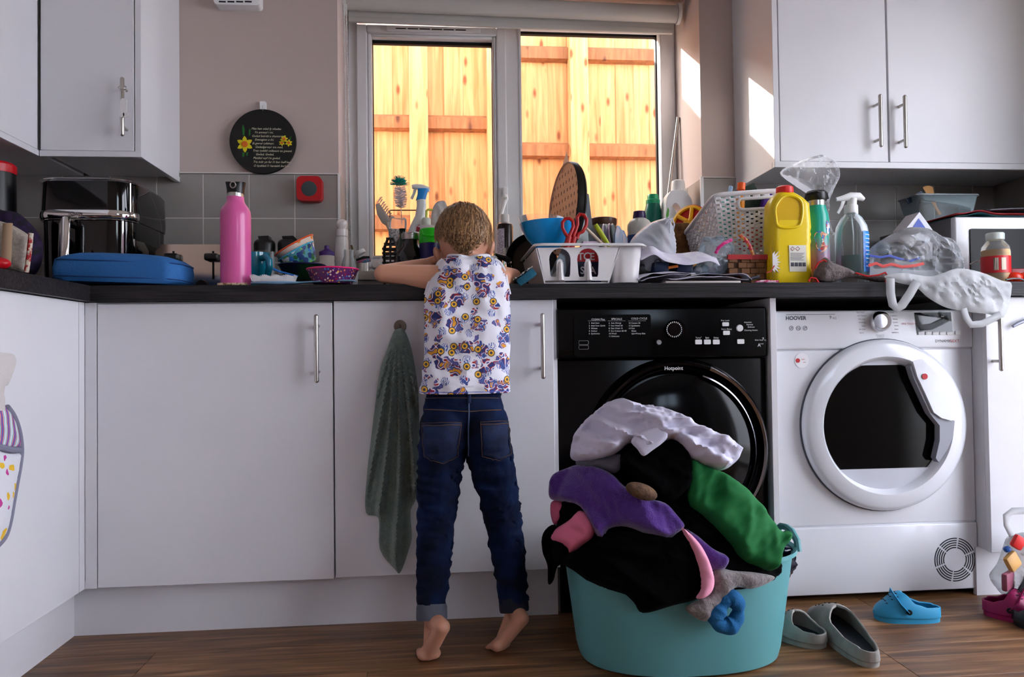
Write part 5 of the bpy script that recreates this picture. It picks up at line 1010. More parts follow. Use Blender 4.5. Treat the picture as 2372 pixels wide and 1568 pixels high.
def crumple(name, label, pts, Y, th, mat=None, amp=.012, cat='bag', h=4.5, seed=1, sheet=False, parent=None, back=None):
    o_ = puff(name, pts, Y, th, mat or FILM, parent, h=h, folds=[(amp, 24, 9, .6+seed, seed), (amp*.6, 60, 22, 1.4+seed, seed+3), (amp*.35, 120, 60, .3, seed+5)], sheet=sheet, smooth=25, edge=.25, back=back)
    return tag(o_, label, cat) if parent is None else o_
crumple('clear_bag', 'clear plastic bag of small bits between the papers and gift basket', [(1600, 632), (1612, 600), (1622, 570), (1630, 548), (1650, 550), (1668, 545), (1690, 560), (1700, 580), (1690, 610), (1680, 632), (1640, 636)], .1, .035, M('clear_film_blue', (205, 222, 232), .14, film=.28), seed=4)
for i, (px, py, col) in enumerate(((1616, 625, (190, 190, 200)), (1632, 622, (120, 160, 170)), (1650, 628, (150, 110, 110)), (1665, 618, (200, 190, 200)))):
    b = B(); b.ell(at(px, py, .12), .014, .012, .011); tag(b.ob('sweet', M('sweet_%d' % i, col, .4)), ('lilac', 'teal', 'brownish', 'pale')[i]+' wrapped sweet inside the clear bag', 'sweet', 'sweets in the clear bag')
gk = thing('gift_basket', 'brown woven chip basket with red rim and handles', 'basket', base_pt(1725, .11)); YG = .06
x0, x1 = at(1690, 620, YG).x, at(1790, 620, YG).x; zt_ = at(1730, 590, YG).z; CHIP = M('wood_chip', (140, 92, 48), .6, var=(30, (108, 68, 34), .2))
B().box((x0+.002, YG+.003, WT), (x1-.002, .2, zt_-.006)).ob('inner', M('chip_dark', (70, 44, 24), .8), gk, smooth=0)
for j in range(5):
    for i in range(5):
        w_ = (x1-x0)/5; a = x0+w_*i+(.0 if j % 2 else w_*.4)-.012*(1 if i == 0 else 0); z = WT+.002+j*(zt_-WT-.008)/5
        B().box((max(a, x0-.004), YG-(.0 if (i+j) % 2 else .0025), z), (min(a+w_-.001, x1), YG+.004, z+(zt_-WT-.008)/5-.001), .001, 1).ob('splint', CHIP, gk, smooth=0)
B().box((x0-.006, YG-.006, zt_-.014), (x1, YG+.003, zt_)).ob('rim', M('basket_red', (168, 20, 26), .45), gk, smooth=0)
b = B(); b.tube([at(1745, 592, YG-.005), at(1738, 572, YG-.01), at(1728, 556, YG-.012), at(1714, 545, YG-.01)], .0055, 8, flat=(0, -1, 0)); b.ob('handle', M('strap_red', (178, 20, 50), .45, var=(120, (196, 140, 40), .04)), gk)
b = B(); b.tube([at(1658, 587, YG), at(1664, 574, YG-.01), at(1678, 563, YG-.012), at(1696, 555, YG-.01)], .005, 8, flat=(0, -1, 0)); b.ob('handle', M('strap_pink', (200, 20, 110), .45, var=(120, (220, 90, 160), .05)), gk)
# ---------------------------------------------------------------- yellow bleach bottle
YB = .06; bl_ = thing('bleach_bottle', 'large yellow bleach bottle with red cap and moulded handle', 'bottle', base_pt(1823, YB)); YLW = M('bleach_yellow', (238, 206, 12), .32)
k = sc(1823, 560, YB); X = lambda px: at(px, 560, YB).x; Z = lambda py: at(1823, py, YB).z
b = B(); stack_loft(b, [(X(1822.5), YB, WT, 46*k, .036, .02), (X(1822.5), YB, WT+.004, 48*k, .038, .022), (X(1822.5), YB, Z(628), 48*k, .038, .022), (X(1822.5), YB, Z(624), 46.5*k, .037, .022), (X(1822.5), YB, Z(570), 46.5*k, .037, .022), (X(1822.5), YB, Z(562), 48*k, .038, .022), (X(1823), YB, Z(552), 46.5*k, .037, .022), (X(1823), YB, Z(546), 48*k, .038, .022), (X(1823), YB, Z(540), 46.5*k, .037, .022), (X(1823.5), YB, Z(530), 48*k, .038, .022), (X(1824), YB, Z(500), 46*k, .037, .022), (X(1824), YB, Z(475), 45*k, .036, .022), (X(1822), YB, Z(462), 36*k, .03, .02), (X(1821), YB, Z(452), 24*k, .024, .018), (X(1820), YB, Z(446), 17*k, .018, .0175)], 6); bdy = b.ob('body', YLW, bl_, smooth=50)
T0 = at(1826, 490, YB-.04); ring_ = [at(px, py, YB-.0385) for px, py in crom([(1797, 478), (1815, 455), (1840, 455), (1857, 470), (1857, 505), (1846, 525), (1805, 525), (1797, 505)], 4)]
b = B(); b.tube(ring_, .0042, 8, closed=True); b.ob('handle_ridge', YLW, bdy)
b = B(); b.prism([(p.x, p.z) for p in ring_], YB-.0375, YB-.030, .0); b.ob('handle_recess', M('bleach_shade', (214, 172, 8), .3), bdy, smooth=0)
turned('cap', 1820, YB, [(18, 449), (19, 446), (18.5, 435), (15, 432), (0, 432)], M('cap_red', (226, 44, 36), .4), bl_)
a, c = at(1829, 629, YB-.0388), at(1867, 568, YB-.0388); lb = B().box((a.x, YB-.0392, a.z), (c.x, YB-.036, c.z)).ob('back_label', M('label_paper', (228, 226, 214), .5), bl_, smooth=0)
b = B()
for px in (1836, 1848): c_ = at(px, 576, YB-.0396); r_ = .006; b.tube([c_+Vector((r_*math.cos(t*math.pi/2), 0, r_*math.sin(t*math.pi/2))) for t in range(4)], .0006, 4, closed=True)
b.ob('hazard_diamond', RD, lb, smooth=0)
b = B()
for i in range(4): a, c = at(1832+9*i, 617, YB-.0396), at(1839.5+9*i, 608, YB-.0396); b.box((a.x, YB-.0397, a.z), (c.x, YB-.039, c.z))
for i in range(7): a, c = at(1831, 587+2.6*i, YB-.0396), at(1864-(i*3 % 8), 586+2.6*i, YB-.0396); b.box((a.x, YB-.0396, a.z), (c.x, YB-.039, c.z))
b.ob('printed_marks', DK, lb, smooth=0)['kind'] = 'stuff'
b = B(); c_ = at(1784, 607, YB-.0388); pts = []
for i in range(48): a = 2*math.pi*i/48; r_ = (16 if i % 2 else 25+4*math.sin(i*2.3))*k; pts.append((max(c_.x+r_*math.cos(a), at(1776, 600, YB).x), c_.z+r_*math.sin(a)*1.2))
b.prism(pts, YB-.0392, YB-.037); fl_ = b.ob('front_badge', M('badge_white', (232, 228, 226), .5), bl_, smooth=0)
b = B(); b.tube([at(1776, 632, YB-.0396), at(1786, 628, YB-.0396), at(1794, 615, YB-.0396)], .0018, 6, flat=(0, -1, 0)); b.ob('badge_swoosh', RD, fl_)
# ---------------------------------------------------------------- ombre bottle
def ombre():
    m = M('ombre_enamel', (30, 170, 150), .3); n = m.node_tree; b = n.nodes['Principled BSDF']; tc = n.nodes.new('ShaderNodeTexCoord'); sx = n.nodes.new('ShaderNodeSeparateXYZ'); r = n.nodes.new('ShaderNodeValToRGB')
    n.links.new(tc.outputs['Generated'], sx.inputs[0]); n.links.new(sx.outputs[2], r.inputs[0]); n.links.new(r.outputs[0], b.inputs['Base Color']); e = r.color_ramp.elements
    e[0].position = .22; e[0].color = (*lin((150, 70, 110)), 1); e[1].position = .62; e[1].color = (*lin((28, 168, 148)), 1); q = e.new(.42); q.color = (*lin((140, 120, 140)), 1); return m
ob_ = thing('flask', 'teal to pink ombre metal flask with black cap and stickers', 'bottle', base_pt(1892, .1)); 
turned('body', 1892, .1, [(25, None), (26.5, 636), (26.5, 512), (25, 498), (21, 484), (20, 478)], ombre(), ob_); turned('steel_ring', 1892, .1, [(19.5, 479), (19.5, 465)], STEEL, ob_)
turned('cap', 1892, .1, [(22, 466), (24, 462), (23, 448), (18, 443), (0, 441)], BLACKP, ob_)
b = B(); b.tube([at(1866, 462, .085), at(1869, 450, .08), at(1892, 444, .07), at(1915, 450, .08), at(1917, 460, .085)], .004, 8); b.ob('carry_strap', BLACKP, ob_)
for px, py, w_, h_, cols_ in ((1893, 562, 20, 22, [(150, 70, 40), (60, 120, 190), (220, 160, 120), (180, 40, 40), (40, 80, 150)]), (1907, 530, 8, 14, [(60, 110, 190), (220, 220, 230), (180, 60, 90)])):
    kk = sc(px, py, .1); cx = at(1892, py, .1).x; b = B(); r_ = 26.8*kk; zc = at(px, py, .1).z; a0 = math.asin(max(-1, min(1, (px-1892)/27)))
    vs = []
    for i in range(20): t = 2*math.pi*i/20; m_ = 1+.18*math.sin(3*t+1); a = a0+math.cos(t)*m_*w_*kk/r_; vs.append(b.v((cx+r_*math.sin(a), .1-r_*math.cos(a), zc+math.sin(t)*m_*h_*kk)))
    cv = b.v((cx+r_*1.003*math.sin(a0), .1-r_*1.003*math.cos(a0), zc))
    for i in range(20): b.f([cv, vs[i], vs[(i+1) % 20]])
    b.ob('sticker', blotch('sticker_%d' % px, (230, 226, 220), cols_, 110, thr=.75), ob_)
crumple('clear_wrapper', 'crinkled clear plastic wrapper standing up behind the flask', [(1806, 400), (1850, 375), (1895, 360), (1915, 362), (1940, 385), (1944, 410), (1930, 440), (1920, 470), (1925, 530), (1950, 560), (1945, 640), (1905, 640), (1900, 560), (1905, 480), (1870, 450), (1840, 430)], .2, .03, M('crisp_film', (240, 240, 244), .08, film=.16), amp=.022, cat='wrapper', h=4, seed=2)
# ---------------------------------------------------------------- clear trigger spray
YV = .12; tv_ = thing('spray_bottle', 'clear spray bottle with blue liquid and white trigger head', 'bottle', base_pt(1973, YV))
turned('bottle', 1973, YV, [(32, None), (35, 634), (35, 545), (32, 525), (22, 505), (15, 498), (14, 490), (13, 490), (13, 498), (20, 507), (30, 527), (33, 547), (33, 630), (0, 632)], CLEAR, tv_, cap=False)
turned('liquid', 1973, YV, [(0, 639), (31, 638), (32.5, 632), (32.5, 594), (0, 594)], M('teal_liquid', (20, 150, 150), .1, film=.45, tr=(60, 190, 190)), tv_)
turned('collar', 1973, YV, [(14.5, 497), (14.5, 478), (13, 475), (0, 475)], WHITEP, tv_)
b = B(); b.tube([at(1936, 462, YV), at(1950, 460, YV), at(1970, 455, YV), at(1990, 455, YV), at(2001, 462, YV)], [.006, .0085, .0125, .0115, .006], 12); b.tube([at(1973, 478, YV), at(1974, 460, YV)], .014, 12); b.ob('trigger_head', WHITEP, tv_)
b = B(); b.tube([at(1954, 464, YV), at(1950, 478, YV), at(1941, 494, YV)], [.006, .005, .004], 8, flat=(0, -1, 0)); b.ob('trigger', WHITEP, tv_); b = B(); b.tube([at(1970, 478, YV), at(1977, 545, YV), at(1978, 632, YV)], .0022, 6); b.ob('dip_tube', M('milky_tube', (215, 225, 230), .4), tv_)
kk = sc(1973, 580, YV); b = B(); b.lathe([(35.4*kk, at(1973, 633, YV).z), (35.4*kk, at(1973, 540, YV).z)], (at(1973, 580, YV).x, YV, 0), 16, cap=False, a0=math.pi*1.56, a1=math.pi*2.02); lb = b.ob('label', M('label_blue', (16, 70, 170), .35, var=(36, (40, 150, 220), .12)), tv_)
b = B()
for i in range(9):
    z = at(1990, 548+i*9, YV).z; r_ = 35.7*kk; cx = at(1973, 580, YV).x; a0, a1 = 1.62*math.pi, (1.86-.02*(i % 3))*math.pi
    b.lathe([(r_, z-.0012), (r_, z+.0012)], (cx, YV, 0), 6, cap=False, a0=a0, a1=a1)
b.ob('label_print', TXT, lb)['kind'] = 'stuff'
# grey cloth with red edging
cl = thing('oven_cloth', 'grey knitted cloth with red edging before the spray bottle', 'cloth', base_pt(1960, .0))
GK = M('grey_knit', (128, 116, 114), .95, var=(160, (92, 84, 84), .3), bump=(240, .8))
puff('cloth', [(1884, 640), (1890, 618), (1902, 602), (1913, 596), (1925, 606), (1945, 614), (1965, 622), (1990, 634), (2020, 638), (2050, 632), (2054, 640), (2050, 656), (2025, 652), (1990, 646), (1960, 644), (1925, 654), (1895, 652)], -.0, .03, GK, cl, h=4, folds=[(.012, 26, 12, .5, 6), (.004, 80, 40, 1, 2)])
b = B(); RE = M('red_edging', (186, 24, 24), .8); b.tube([at(px, py, -.018) for px, py in ((1888, 622), (1896, 608), (1908, 602), (1920, 610), (1930, 620))], .0025, 6); b.ob('red_edge', RE, cl); b = B(); b.tube([at(px, py, -.02) for px, py in ((1982, 632), (2010, 640), (2035, 637), (2051, 631), (2055, 640), (2050, 656))], .0025, 6); b.ob('red_edge', RE, cl); b = B(); b.tube([at(px, py, -.02) for px, py in ((1873, 652), (1878, 643), (1890, 645), (1896, 654))], .0028, 6); b.ob('red_edge', RE, cl)
# big clear bag and the part of it hanging over the worktop edge
cb_ = thing('shopping_bag', 'large clear plastic shopping bag spilling over the worktop edge', 'bag', base_pt(2130, .05))
FB = M('bag_film', (224, 226, 230), .1, film=.2); FB2 = M('bag_film_dense', (222, 224, 226), .25, film=.42)
crumple('bag_body', '', [(2010, 600), (2020, 572), (2060, 545), (2100, 528), (2140, 528), (2170, 545), (2195, 552), (2215, 580), (2222, 610), (2215, 640), (2150, 652), (2080, 648), (2020, 642)], .1, .06, FB, amp=.014, h=5, seed=3, parent=cb_)
crumple('bag_mouth', '', [(2048, 640), (2090, 632), (2160, 640), (2215, 622), (2270, 630), (2320, 650), (2342, 656), (2340, 690), (2325, 735), (2290, 728), (2240, 722), (2190, 712), (2150, 690), (2120, 665), (2080, 655)], -.05, .006, FB2, amp=.006, h=5, seed=6, parent=cb_)
b = B(); b.tube([at(px, py, -.062) for px, py in ((2062, 645), (2063, 680), (2068, 705), (2078, 714), (2090, 706), (2108, 680), (2124, 652))], .013, 8, flat=(0, -1, 0)); b.ob('handle', FB2, cb_)
b = B(); b.tube([at(px, py, -.058) for px, py in ((2232, 715), (2238, 735), (2250, 752), (2275, 750), (2300, 738), (2318, 728))], .010, 8, flat=(0, -1, 0)); b.ob('handle', FB2, cb_)
# print on the bag
b = B(); b.tube([at(px, py, .035) for px, py in ((2015, 592), (2040, 596), (2060, 592), (2085, 600), (2110, 604), (2130, 598))], .004, 6, flat=(0, -1, 0)); b.ob('blue_band', M('bag_blue', (26, 60, 160), .4), cb_)
b = B(); b.tube([at(px, py, .03) for px, py in ((2012, 615), (2030, 610), (2045, 617), (2065, 612), (2090, 618), (2120, 615), (2140, 610))], .005, 6, flat=(0, -1, 0)); b.ob('red_band', M('bag_red', (206, 50, 40), .4), cb_)
for i, (px, py, r_, col) in enumerate(((2045, 575, .020, (130, 150, 160)), (2075, 580, .026, (70, 74, 80)), (2100, 560, .022, (170, 165, 165)), (2130, 575, .024, (150, 146, 150)))):
    b = B(); b.ell(at(px, py, .13), r_*1.3, r_*.8, r_); b.ob('wrapped_item', M('bag_item_%d' % i, col, .5), cb_)
b = B(); b.prism([wxz(*p, .16) for p in ((2100, 528), (2130, 491), (2160, 532), (2160, 600), (2104, 600))], .16, .23, .002); tq = thing('milk_carton', 'blue and white gabled carton behind the clear shopping bag', 'carton', base_pt(2130, .19)); b.ob('carton', M('carton_white', (220, 220, 226), .5), tq)
b = B(); b.prism([wxz(*p, .159) for p in ((2112, 530), (2128, 506), (2145, 530))], .1585, .16); b.ob('blue_panel', M('carton_blue', (20, 60, 170), .4), tq, smooth=0)
# ---------------------------------------------------------------- microwave and what lies on it
YM = .14; mw = thing('microwave', 'silver microwave oven at the right end of the worktop', 'microwave', (at(2330, 640, YM).x, .33, WT)); x0 = at(2170, 560, .14).x; xf = at(2213, 560, YM).x; zt_ = at(2300, 502, YM).z
MS = M('microwave_silver', (206, 204, 206), .35, .2)
B().box((xf, YM+.02, WT+.012), (XR-.02, .54, zt_), .004).ob('body', M('microwave_grey', (96, 94, 96), .4, .5), mw)
B().box((xf, YM, WT+.012), (XR-.02, YM+.022, zt_), .005, 3).ob('front_frame', MS, mw)
a = at(2245, 530, YM); B().prism(rrect(a.x, XR-.12, WT+.045, a.z, .006), YM-.004, YM+.004, .0015).ob('door_window', M('microwave_window', (6, 6, 7), .3, spec=.15), mw)
for x in (xf+.03, XR-.05): B().box((x-.012, YM+.03, WT), (x+.012, YM+.055, WT+.013)).ob('foot', BLACKP, mw, smooth=0)
for nm, lab, col, dz, dx in (('folder', 'teal card folder under the red one on the microwave', (16, 84, 92), .0008, .01), ('folder', 'dark red card folder on top of the microwave', (150, 26, 34), .0062, .0)):
    b = B(); xa_, xb_ = at(2180, 500, .2).x+dx, at(2345, 500, .2).x+dx
    b.grid(lambda u, v: (xa_+(xb_-xa_)*u, .13+dx+.24*v, zt_+dz+.002+.010*math.exp(-((u-.32)/.14)**2)*(1-.4*v)), 24, 6); tag(b.ob(nm, M(lab.split()[0]+'_card_%d' % col[0], col, .6), solid=.002), lab, 'folder', 'folders on the microwave')
b = B(); xa_, xb_ = at(2270, 500, .16).x, XR-.03; b.grid(lambda u, v: (xa_+(xb_-xa_)*u, .135+.2*v, zt_+.020+.008*u+.003*math.sin(u*5)), 20, 6); tag(b.ob('magazine', M('magazine_dark', (24, 22, 28), .3, var=(20, (70, 64, 74), .1)), solid=.005), 'dark glossy magazine lying on the microwave', 'magazine')
tu = thing('takeaway_tub', 'clear plastic tub holding wooden sticks on the microwave', 'tub', (at(2180, 490, .38).x, .38, zt_)); xcn = at(2172, 470, .38).x; kk = sc(2172, 470, .38); zb0, zb1 = zt_+.017, at(2172, 459, .38).z
b = B(); stack_loft(b, [(xcn, .38, zb0, 58*kk, .05, .02), (xcn, .38, zb1, 70*kk, .06, .02)], 6)
for f in [f for f in b.bm.faces if len(f.verts) > 4 and f.calc_center_median().z > zb1-.003]: b.bm.faces.remove(f)
b.ob('tub', M('tub_plastic', (190, 205, 210), .15, film=.08), tu, solid=.001)
b = B(); b.tube([(x, y, zb1) for x, y in rrect(xcn-71*kk, xcn+71*kk, .38-.061, .38+.061, .02, 6)], .003, 8, closed=True); b.ob('rim', M('tub_rim', (200, 210, 214), .2, film=.4), tu)
for i in range(7):
    b = B(); b.tube([at(2178-i*1.2, 497, .37+.004*i), at(2140+i*3, 430+abs(i-3), .37+.004*i)], .0046, 4, flat=(0, -1, 0)); tag(b.ob('wooden_stick', M('lolly_wood', (206, 150, 84), .6)), 'flat wooden stick in the clear tub on the microwave', 'stick', 'wooden sticks in the tub')
b = B(); b.prism([wxz(*p, .36) for p in ((2098, 462), (2134, 442), (2142, 452), (2106, 472))], .36, .364); pk = thing('striped_packet', 'dark blue and yellow striped packet at the tub left edge', 'packet', at(2120, 472, .36)); b.ob('packet', M('packet_navy', (20, 44, 70), .5), pk, smooth=0)
b = B(); b.prism([wxz(*p, .359) for p in ((2114, 453), (2122, 449), (2130, 459), (2122, 463))], .3585, .36); b.ob('stripe', M('packet_yellow', (206, 160, 60), .5), pk, smooth=0)
# sauce bottle
YZ = .05; sa = thing('sauce_bottle', 'glass sauce bottle with red label and pale lid before the microwave', 'bottle', base_pt(2305, YZ))
turned('glass', 2305, YZ, [(25, None), (28, 640), (28, 585), (26, 572), (19, 562), (16, 558), (16, 552)], JARG, sa, cap=False); turned('sauce', 2305, YZ, [(25, None), (27, 640), (27, 580), (0, 579)], M('cream_sauce', (226, 180, 110), .4), sa); turned('lid', 2305, YZ, [(17.5, 556), (18, 552), (18, 542), (16, 540), (0, 539.5)], M('lid_pale', (206, 216, 212), .3), sa)
turned('label', 2305, YZ, [(28.4, 634), (28.4, 595)], M('label_red', (206, 30, 34), .4), sa, cap=False)
for a0, a1, mt in ((1.42, 1.53, M('label_cream', (226, 210, 190), .5)), (1.25, 1.36, M('barcode', (214, 200, 180), .5, var=(400, (60, 40, 40), .05), stretch=(1, 1, .01))), (1.64, 1.74, MC['label_cream'])):
    kk = sc(2305, 600, YZ); b = B(); b.lathe([(28.7*kk, at(2305, 628, YZ).z), (28.7*kk, at(2305, 600, YZ).z)], (at(2305, 600, YZ).x, YZ, 0), 4, cap=False, a0=a0*math.pi, a1=a1*math.pi); b.ob('label_panel', mt, sa)
RP = M('toy_red', (214, 44, 16), .25)
for i, (px, py, rx_, rz_, lab) in enumerate(((2350, 640, .024, .016, 'glossy red ball toy beside the sauce bottle'), (2378, 634, .026, .016, 'red toy at the right frame edge on the worktop'), (2334, 642, .007, .009, 'tiny red bead next to the sauce bottle'))):
    b = B(); p = at(px, py, .02); b.ell((p.x, .02, WT+rz_), rx_, .018, rz_); tag(b.ob('red_toy', RP), lab, 'toy')
b = B(); b.box((at(2336, 620, .1).x, .09, WT), (at(2400, 620, .1).x, .125, at(2350, 622, .1).z), .006); tag(b.ob('red_box', M('dark_red', (150, 12, 16), .4)), 'dark red low box behind the red toys', 'box')
b = B(); b.tube([at(px, py, -.005) for px, py in ((2330, 648), (2345, 645), (2362, 645), (2380, 652))], .0025, 6); tag(b.ob('grey_cable', M('cable_grey', (120, 124, 122), .4)), 'grey cable curling before the red toys', 'cable')
b = B(); b.tube([at(px, py, .1) for px, py in ((2246, 612), (2262, 605), (2290, 606))], .002, 6); tag(b.ob('white_cable', WHITEP), 'thin white cable behind the sauce bottle', 'cable')
b = B(); b.tube([at(2346, 756, -.012), at(2356, 750, -.012), at(2385, 738, -.012)], [.0045, .0055, .0055], 10); hkk = thing('door_hook_pen', 'grey pen stuck on the bright right cabinet door', 'pen', at(2360, 752, -.006)); b.ob('barrel', M('pen_grey', (150, 152, 166), .35, .4), hkk)
# ---------------------------------------------------------------- the boy
from mathutils.bvhtree import BVHTree
def skin_mat():
    m = M('skin', (206, 150, 122), .5, sss=.08); return m
def shirt_mat():
    """white cotton printed with round badges, small figures and blue scribbles"""
    m = bpy.data.materials.new('printed_cotton'); m.use_nodes = True; n = m.node_tree; b = n.nodes['Principled BSDF']; L = n.links.new; b.inputs['Roughness'].default_value = .85
    N = lambda t, **k: (lambda x: [setattr(x, a, v) for a, v in k.items()] and x or x)(n.nodes.new(t))
    tc = N('ShaderNodeTexCoord'); sx = N('ShaderNodeSeparateXYZ'); L(tc.outputs['Object'], sx.inputs[0]); cx = N('ShaderNodeCombineXYZ'); L(sx.outputs[0], cx.inputs[0]); L(sx.outputs[2], cx.inputs[1])
    def vor(scale, off, rnd):
        mp = N('ShaderNodeMapping'); mp.inputs['Location'].default_value = off; L(cx.outputs[0], mp.inputs[0]); v = N('ShaderNodeTexVoronoi', voronoi_dimensions='2D'); v.inputs['Scale'].default_value = scale; v.inputs['Randomness'].default_value = rnd; return mp, v
    def ramp(stops, const=True):
        r = N('ShaderNodeValToRGB'); r.color_ramp.interpolation = 'CONSTANT' if const else 'LINEAR'; e = r.color_ramp.elements
        for i, (p, c) in enumerate(stops): q = e[i] if i < 2 else e.new(p); q.position = p; q.color = c
        return r
    C = lambda c, a=1: (*lin(c), a)
    col = N('ShaderNodeRGB'); col.outputs[0].default_value = C((226, 224, 232)); last = col.outputs[0]
    def over(last, colr, fac):
        mx = N('ShaderNodeMix', data_type='RGBA'); L(fac, mx.inputs['Factor']); L(last, mx.inputs['A']); L(colr, mx.inputs['B']); return mx.outputs['Result']
    # little figures: distorted cells filled with navy, red, violet, grey
    for sc_, off, cols_ in ((17, (.013, .02, 0), [(40, 50, 110), (150, 34, 44), (90, 84, 140), (44, 60, 120)]), (21, (.2, .11, 0), [(96, 90, 150), (40, 60, 130), (170, 40, 40), (120, 116, 160)])):
        mp, v = vor(sc_, off, .75); no = N('ShaderNodeTexNoise'); no.inputs['Scale'].default_value = 60; no.inputs['Detail'].default_value = 1; L(mp.outputs[0], no.inputs['Vector'])
        ma = N('ShaderNodeVectorMath', operation='MULTIPLY_ADD'); ma.inputs[1].default_value = (.026, .026, 0); L(no.outputs['Color'], ma.inputs[0]); L(mp.outputs[0], ma.inputs[2]); L(ma.outputs[0], v.inputs['Vector'])
        lt = N('ShaderNodeMath', operation='LESS_THAN'); lt.inputs[1].default_value = .31 if sc_ < 20 else .22; L(v.outputs['Distance'], lt.inputs[0])
        n2 = N('ShaderNodeTexNoise'); n2.inputs['Scale'].default_value = 66; n2.inputs['Detail'].default_value = 0; L(mp.outputs[0], n2.inputs['Vector'])
        r = ramp([(0, C(cols_[0])), (.40, C(cols_[1])), (.47, C((225, 222, 232))), (.54, C(cols_[2])), (.60, C(cols_[3])), (.66, C((220, 150, 40)))]); L(n2.outputs[0], r.inputs[0])
        last = over(last, r.outputs[0], lt.outputs[0])
    # blue scribbles
    mp, v = vor(24, (.31, .07, 0), .9); wv = N('ShaderNodeTexWave'); wv.inputs['Scale'].default_value = 70; wv.inputs['Distortion'].default_value = 14; L(mp.outputs[0], wv.inputs['Vector']); L(mp.outputs[0], v.inputs['Vector'])
    g = N('ShaderNodeMath', operation='GREATER_THAN'); g.inputs[1].default_value = .6; L(wv.outputs['Fac'], g.inputs[0]); l = N('ShaderNodeMath', operation='LESS_THAN'); l.inputs[1].default_value = .26; L(v.outputs['Distance'], l.inputs[0]); mu = N('ShaderNodeMath', operation='MULTIPLY'); L(g.outputs[0], mu.inputs[0]); L(l.outputs[0], mu.inputs[1])
    cb = N('ShaderNodeRGB'); cb.outputs[0].default_value = C((70, 100, 170)); last = over(last, cb.outputs[0], mu.outputs[0])
    # round badges: dark or red ring, yellow field, dark centre
    mp, v = vor(29, (.05, .23, 0), .95); L(mp.outputs[0], v.inputs['Vector'])
    r = ramp([(0, C((60, 60, 70))), (.10, C((236, 176, 50))), (.21, C((50, 56, 60))), (.27, C((222, 214, 200)))]); L(v.outputs['Distance'], r.inputs[0]); lt = N('ShaderNodeMath', operation='LESS_THAN'); lt.inputs[1].default_value = .27; L(v.outputs['Distance'], lt.inputs[0])
    sp_ = N('ShaderNodeSeparateColor'); L(v.outputs['Color'], sp_.inputs[0]); g = N('ShaderNodeMath', operation='GREATER_THAN'); g.inputs[1].default_value = .55; L(sp_.outputs[0], g.inputs[0]); mu = N('ShaderNodeMath', operation='MULTIPLY'); L(g.outputs[0], mu.inputs[0]); L(lt.outputs[0], mu.inputs[1])
    last = over(last, r.outputs[0], mu.outputs[0]); L(last, b.inputs['Base Color'])
    return m
boy = thing('person', 'small boy in printed vest and blue jeans leaning on the worktop', 'person', (at(1080, 1500, -.19).x, -.19, 0))
SK = skin_mat(); J = at
b = B(); hc = J(1074, 548, .05)
hr = Matrix.Rotation(-.35, 3, 'X')
b.ell(hc, .070, .084, .086, 24, 16, hr); b.ell(hc+Vector((0, .045, -.045)), .048, .05, .045, 16, 12)     # skull and jaw
b.ell(hc+Vector((0, .092, -.03)), .009, .014, .014)                                                          # nose
for s in (-1, 1): b.ell(hc+Vector((s*.05, .06, -.04)), .02, .02, .02)
for px, py, s in ((1138, 576, 1), (1012, 590, -1)):
    e = J(px, py, .05); b.ell(e, .0095, .015, .0235, 12, 10, Matrix.Rotation(.25*s, 3, 'Y'))
b.cone(J(1078, 588, .028), J(1085, 640, .0), .040, .042)
b.ell(J(1085, 690, -.04), .080, .042, .09, 20, 14); b.ell(J(1080, 820, -.085), .078, .042, .12, 20, 14); b.ell(J(1074, 960, -.12), .086, .066, .085, 20, 14)
shL, elL, wrL = J(1020, 644, -.022), J(888, 634, .0), J(985, 612, .085)
shR, elR, wrR = J(1150, 644, -.022), J(1188, 642, .085), J(1110, 618, .14)
elL.z = max(elL.z, WT+.027); wrL.z = max(wrL.z, WT+.02); elR.z = max(elR.z, WT+.027); wrR.z = max(wrR.z, WT+.02)
b.cone(J(1062, 642, -.012), shL, .036, .034); b.cone(J(1108, 642, -.012), shR, .036, .034)
for sh, el, wr, d in ((shL, elL, wrL, 1), (shR, elR, wrR, -1)):
    b.cone(sh, el, .036, .0245); b.cone(el, wr, .0255, .0175)
    u = (wr-el).normalized(); pl = wr+u*.035; b.cone(wr+u*.008, pl, .0165, .019); sd = Vector((u.y, -u.x, 0))*d
    for i, L_ in enumerate((.036, .042, .039, .030)):
        k0 = pl+u*.012+Vector((0, 0, .004))+Vector((-u.y, u.x, 0))*(i-1.5)*.0105; k1 = k0+u*L_*.5+Vector((0, 0, -.003)); b.cone(k0, k1, .0068, .0062, 8); b.cone(k1, k1+u*L_*.45+Vector((0, 0, -.010)), .0062, .0052, 8)
    t0 = wr+u*.018-Vector((-u.y, u.x, 0))*.016; b.cone(t0, t0+u*.02-Vector((-u.y, u.x, 0))*.012, .0075, .0065, 8); b.cone(t0+u*.02-Vector((-u.y, u.x, 0))*.012, t0+u*.038-Vector((-u.y, u.x, 0))*.014, .0065, .0055, 8)
hipL, knL, anL = J(1028, 1010, -.13), J(1008, 1215, -.13), J(1000, 1432, -.215)
hipR, knR, anR = J(1126, 1010, -.13), J(1172, 1215, -.11), J(1192, 1412, -.155)
for h, k_, a in ((hipL, knL, anL), (hipR, knR, anR)): b.cone(h, k_, .050, .036); b.cone(k_, a, .036, .020)
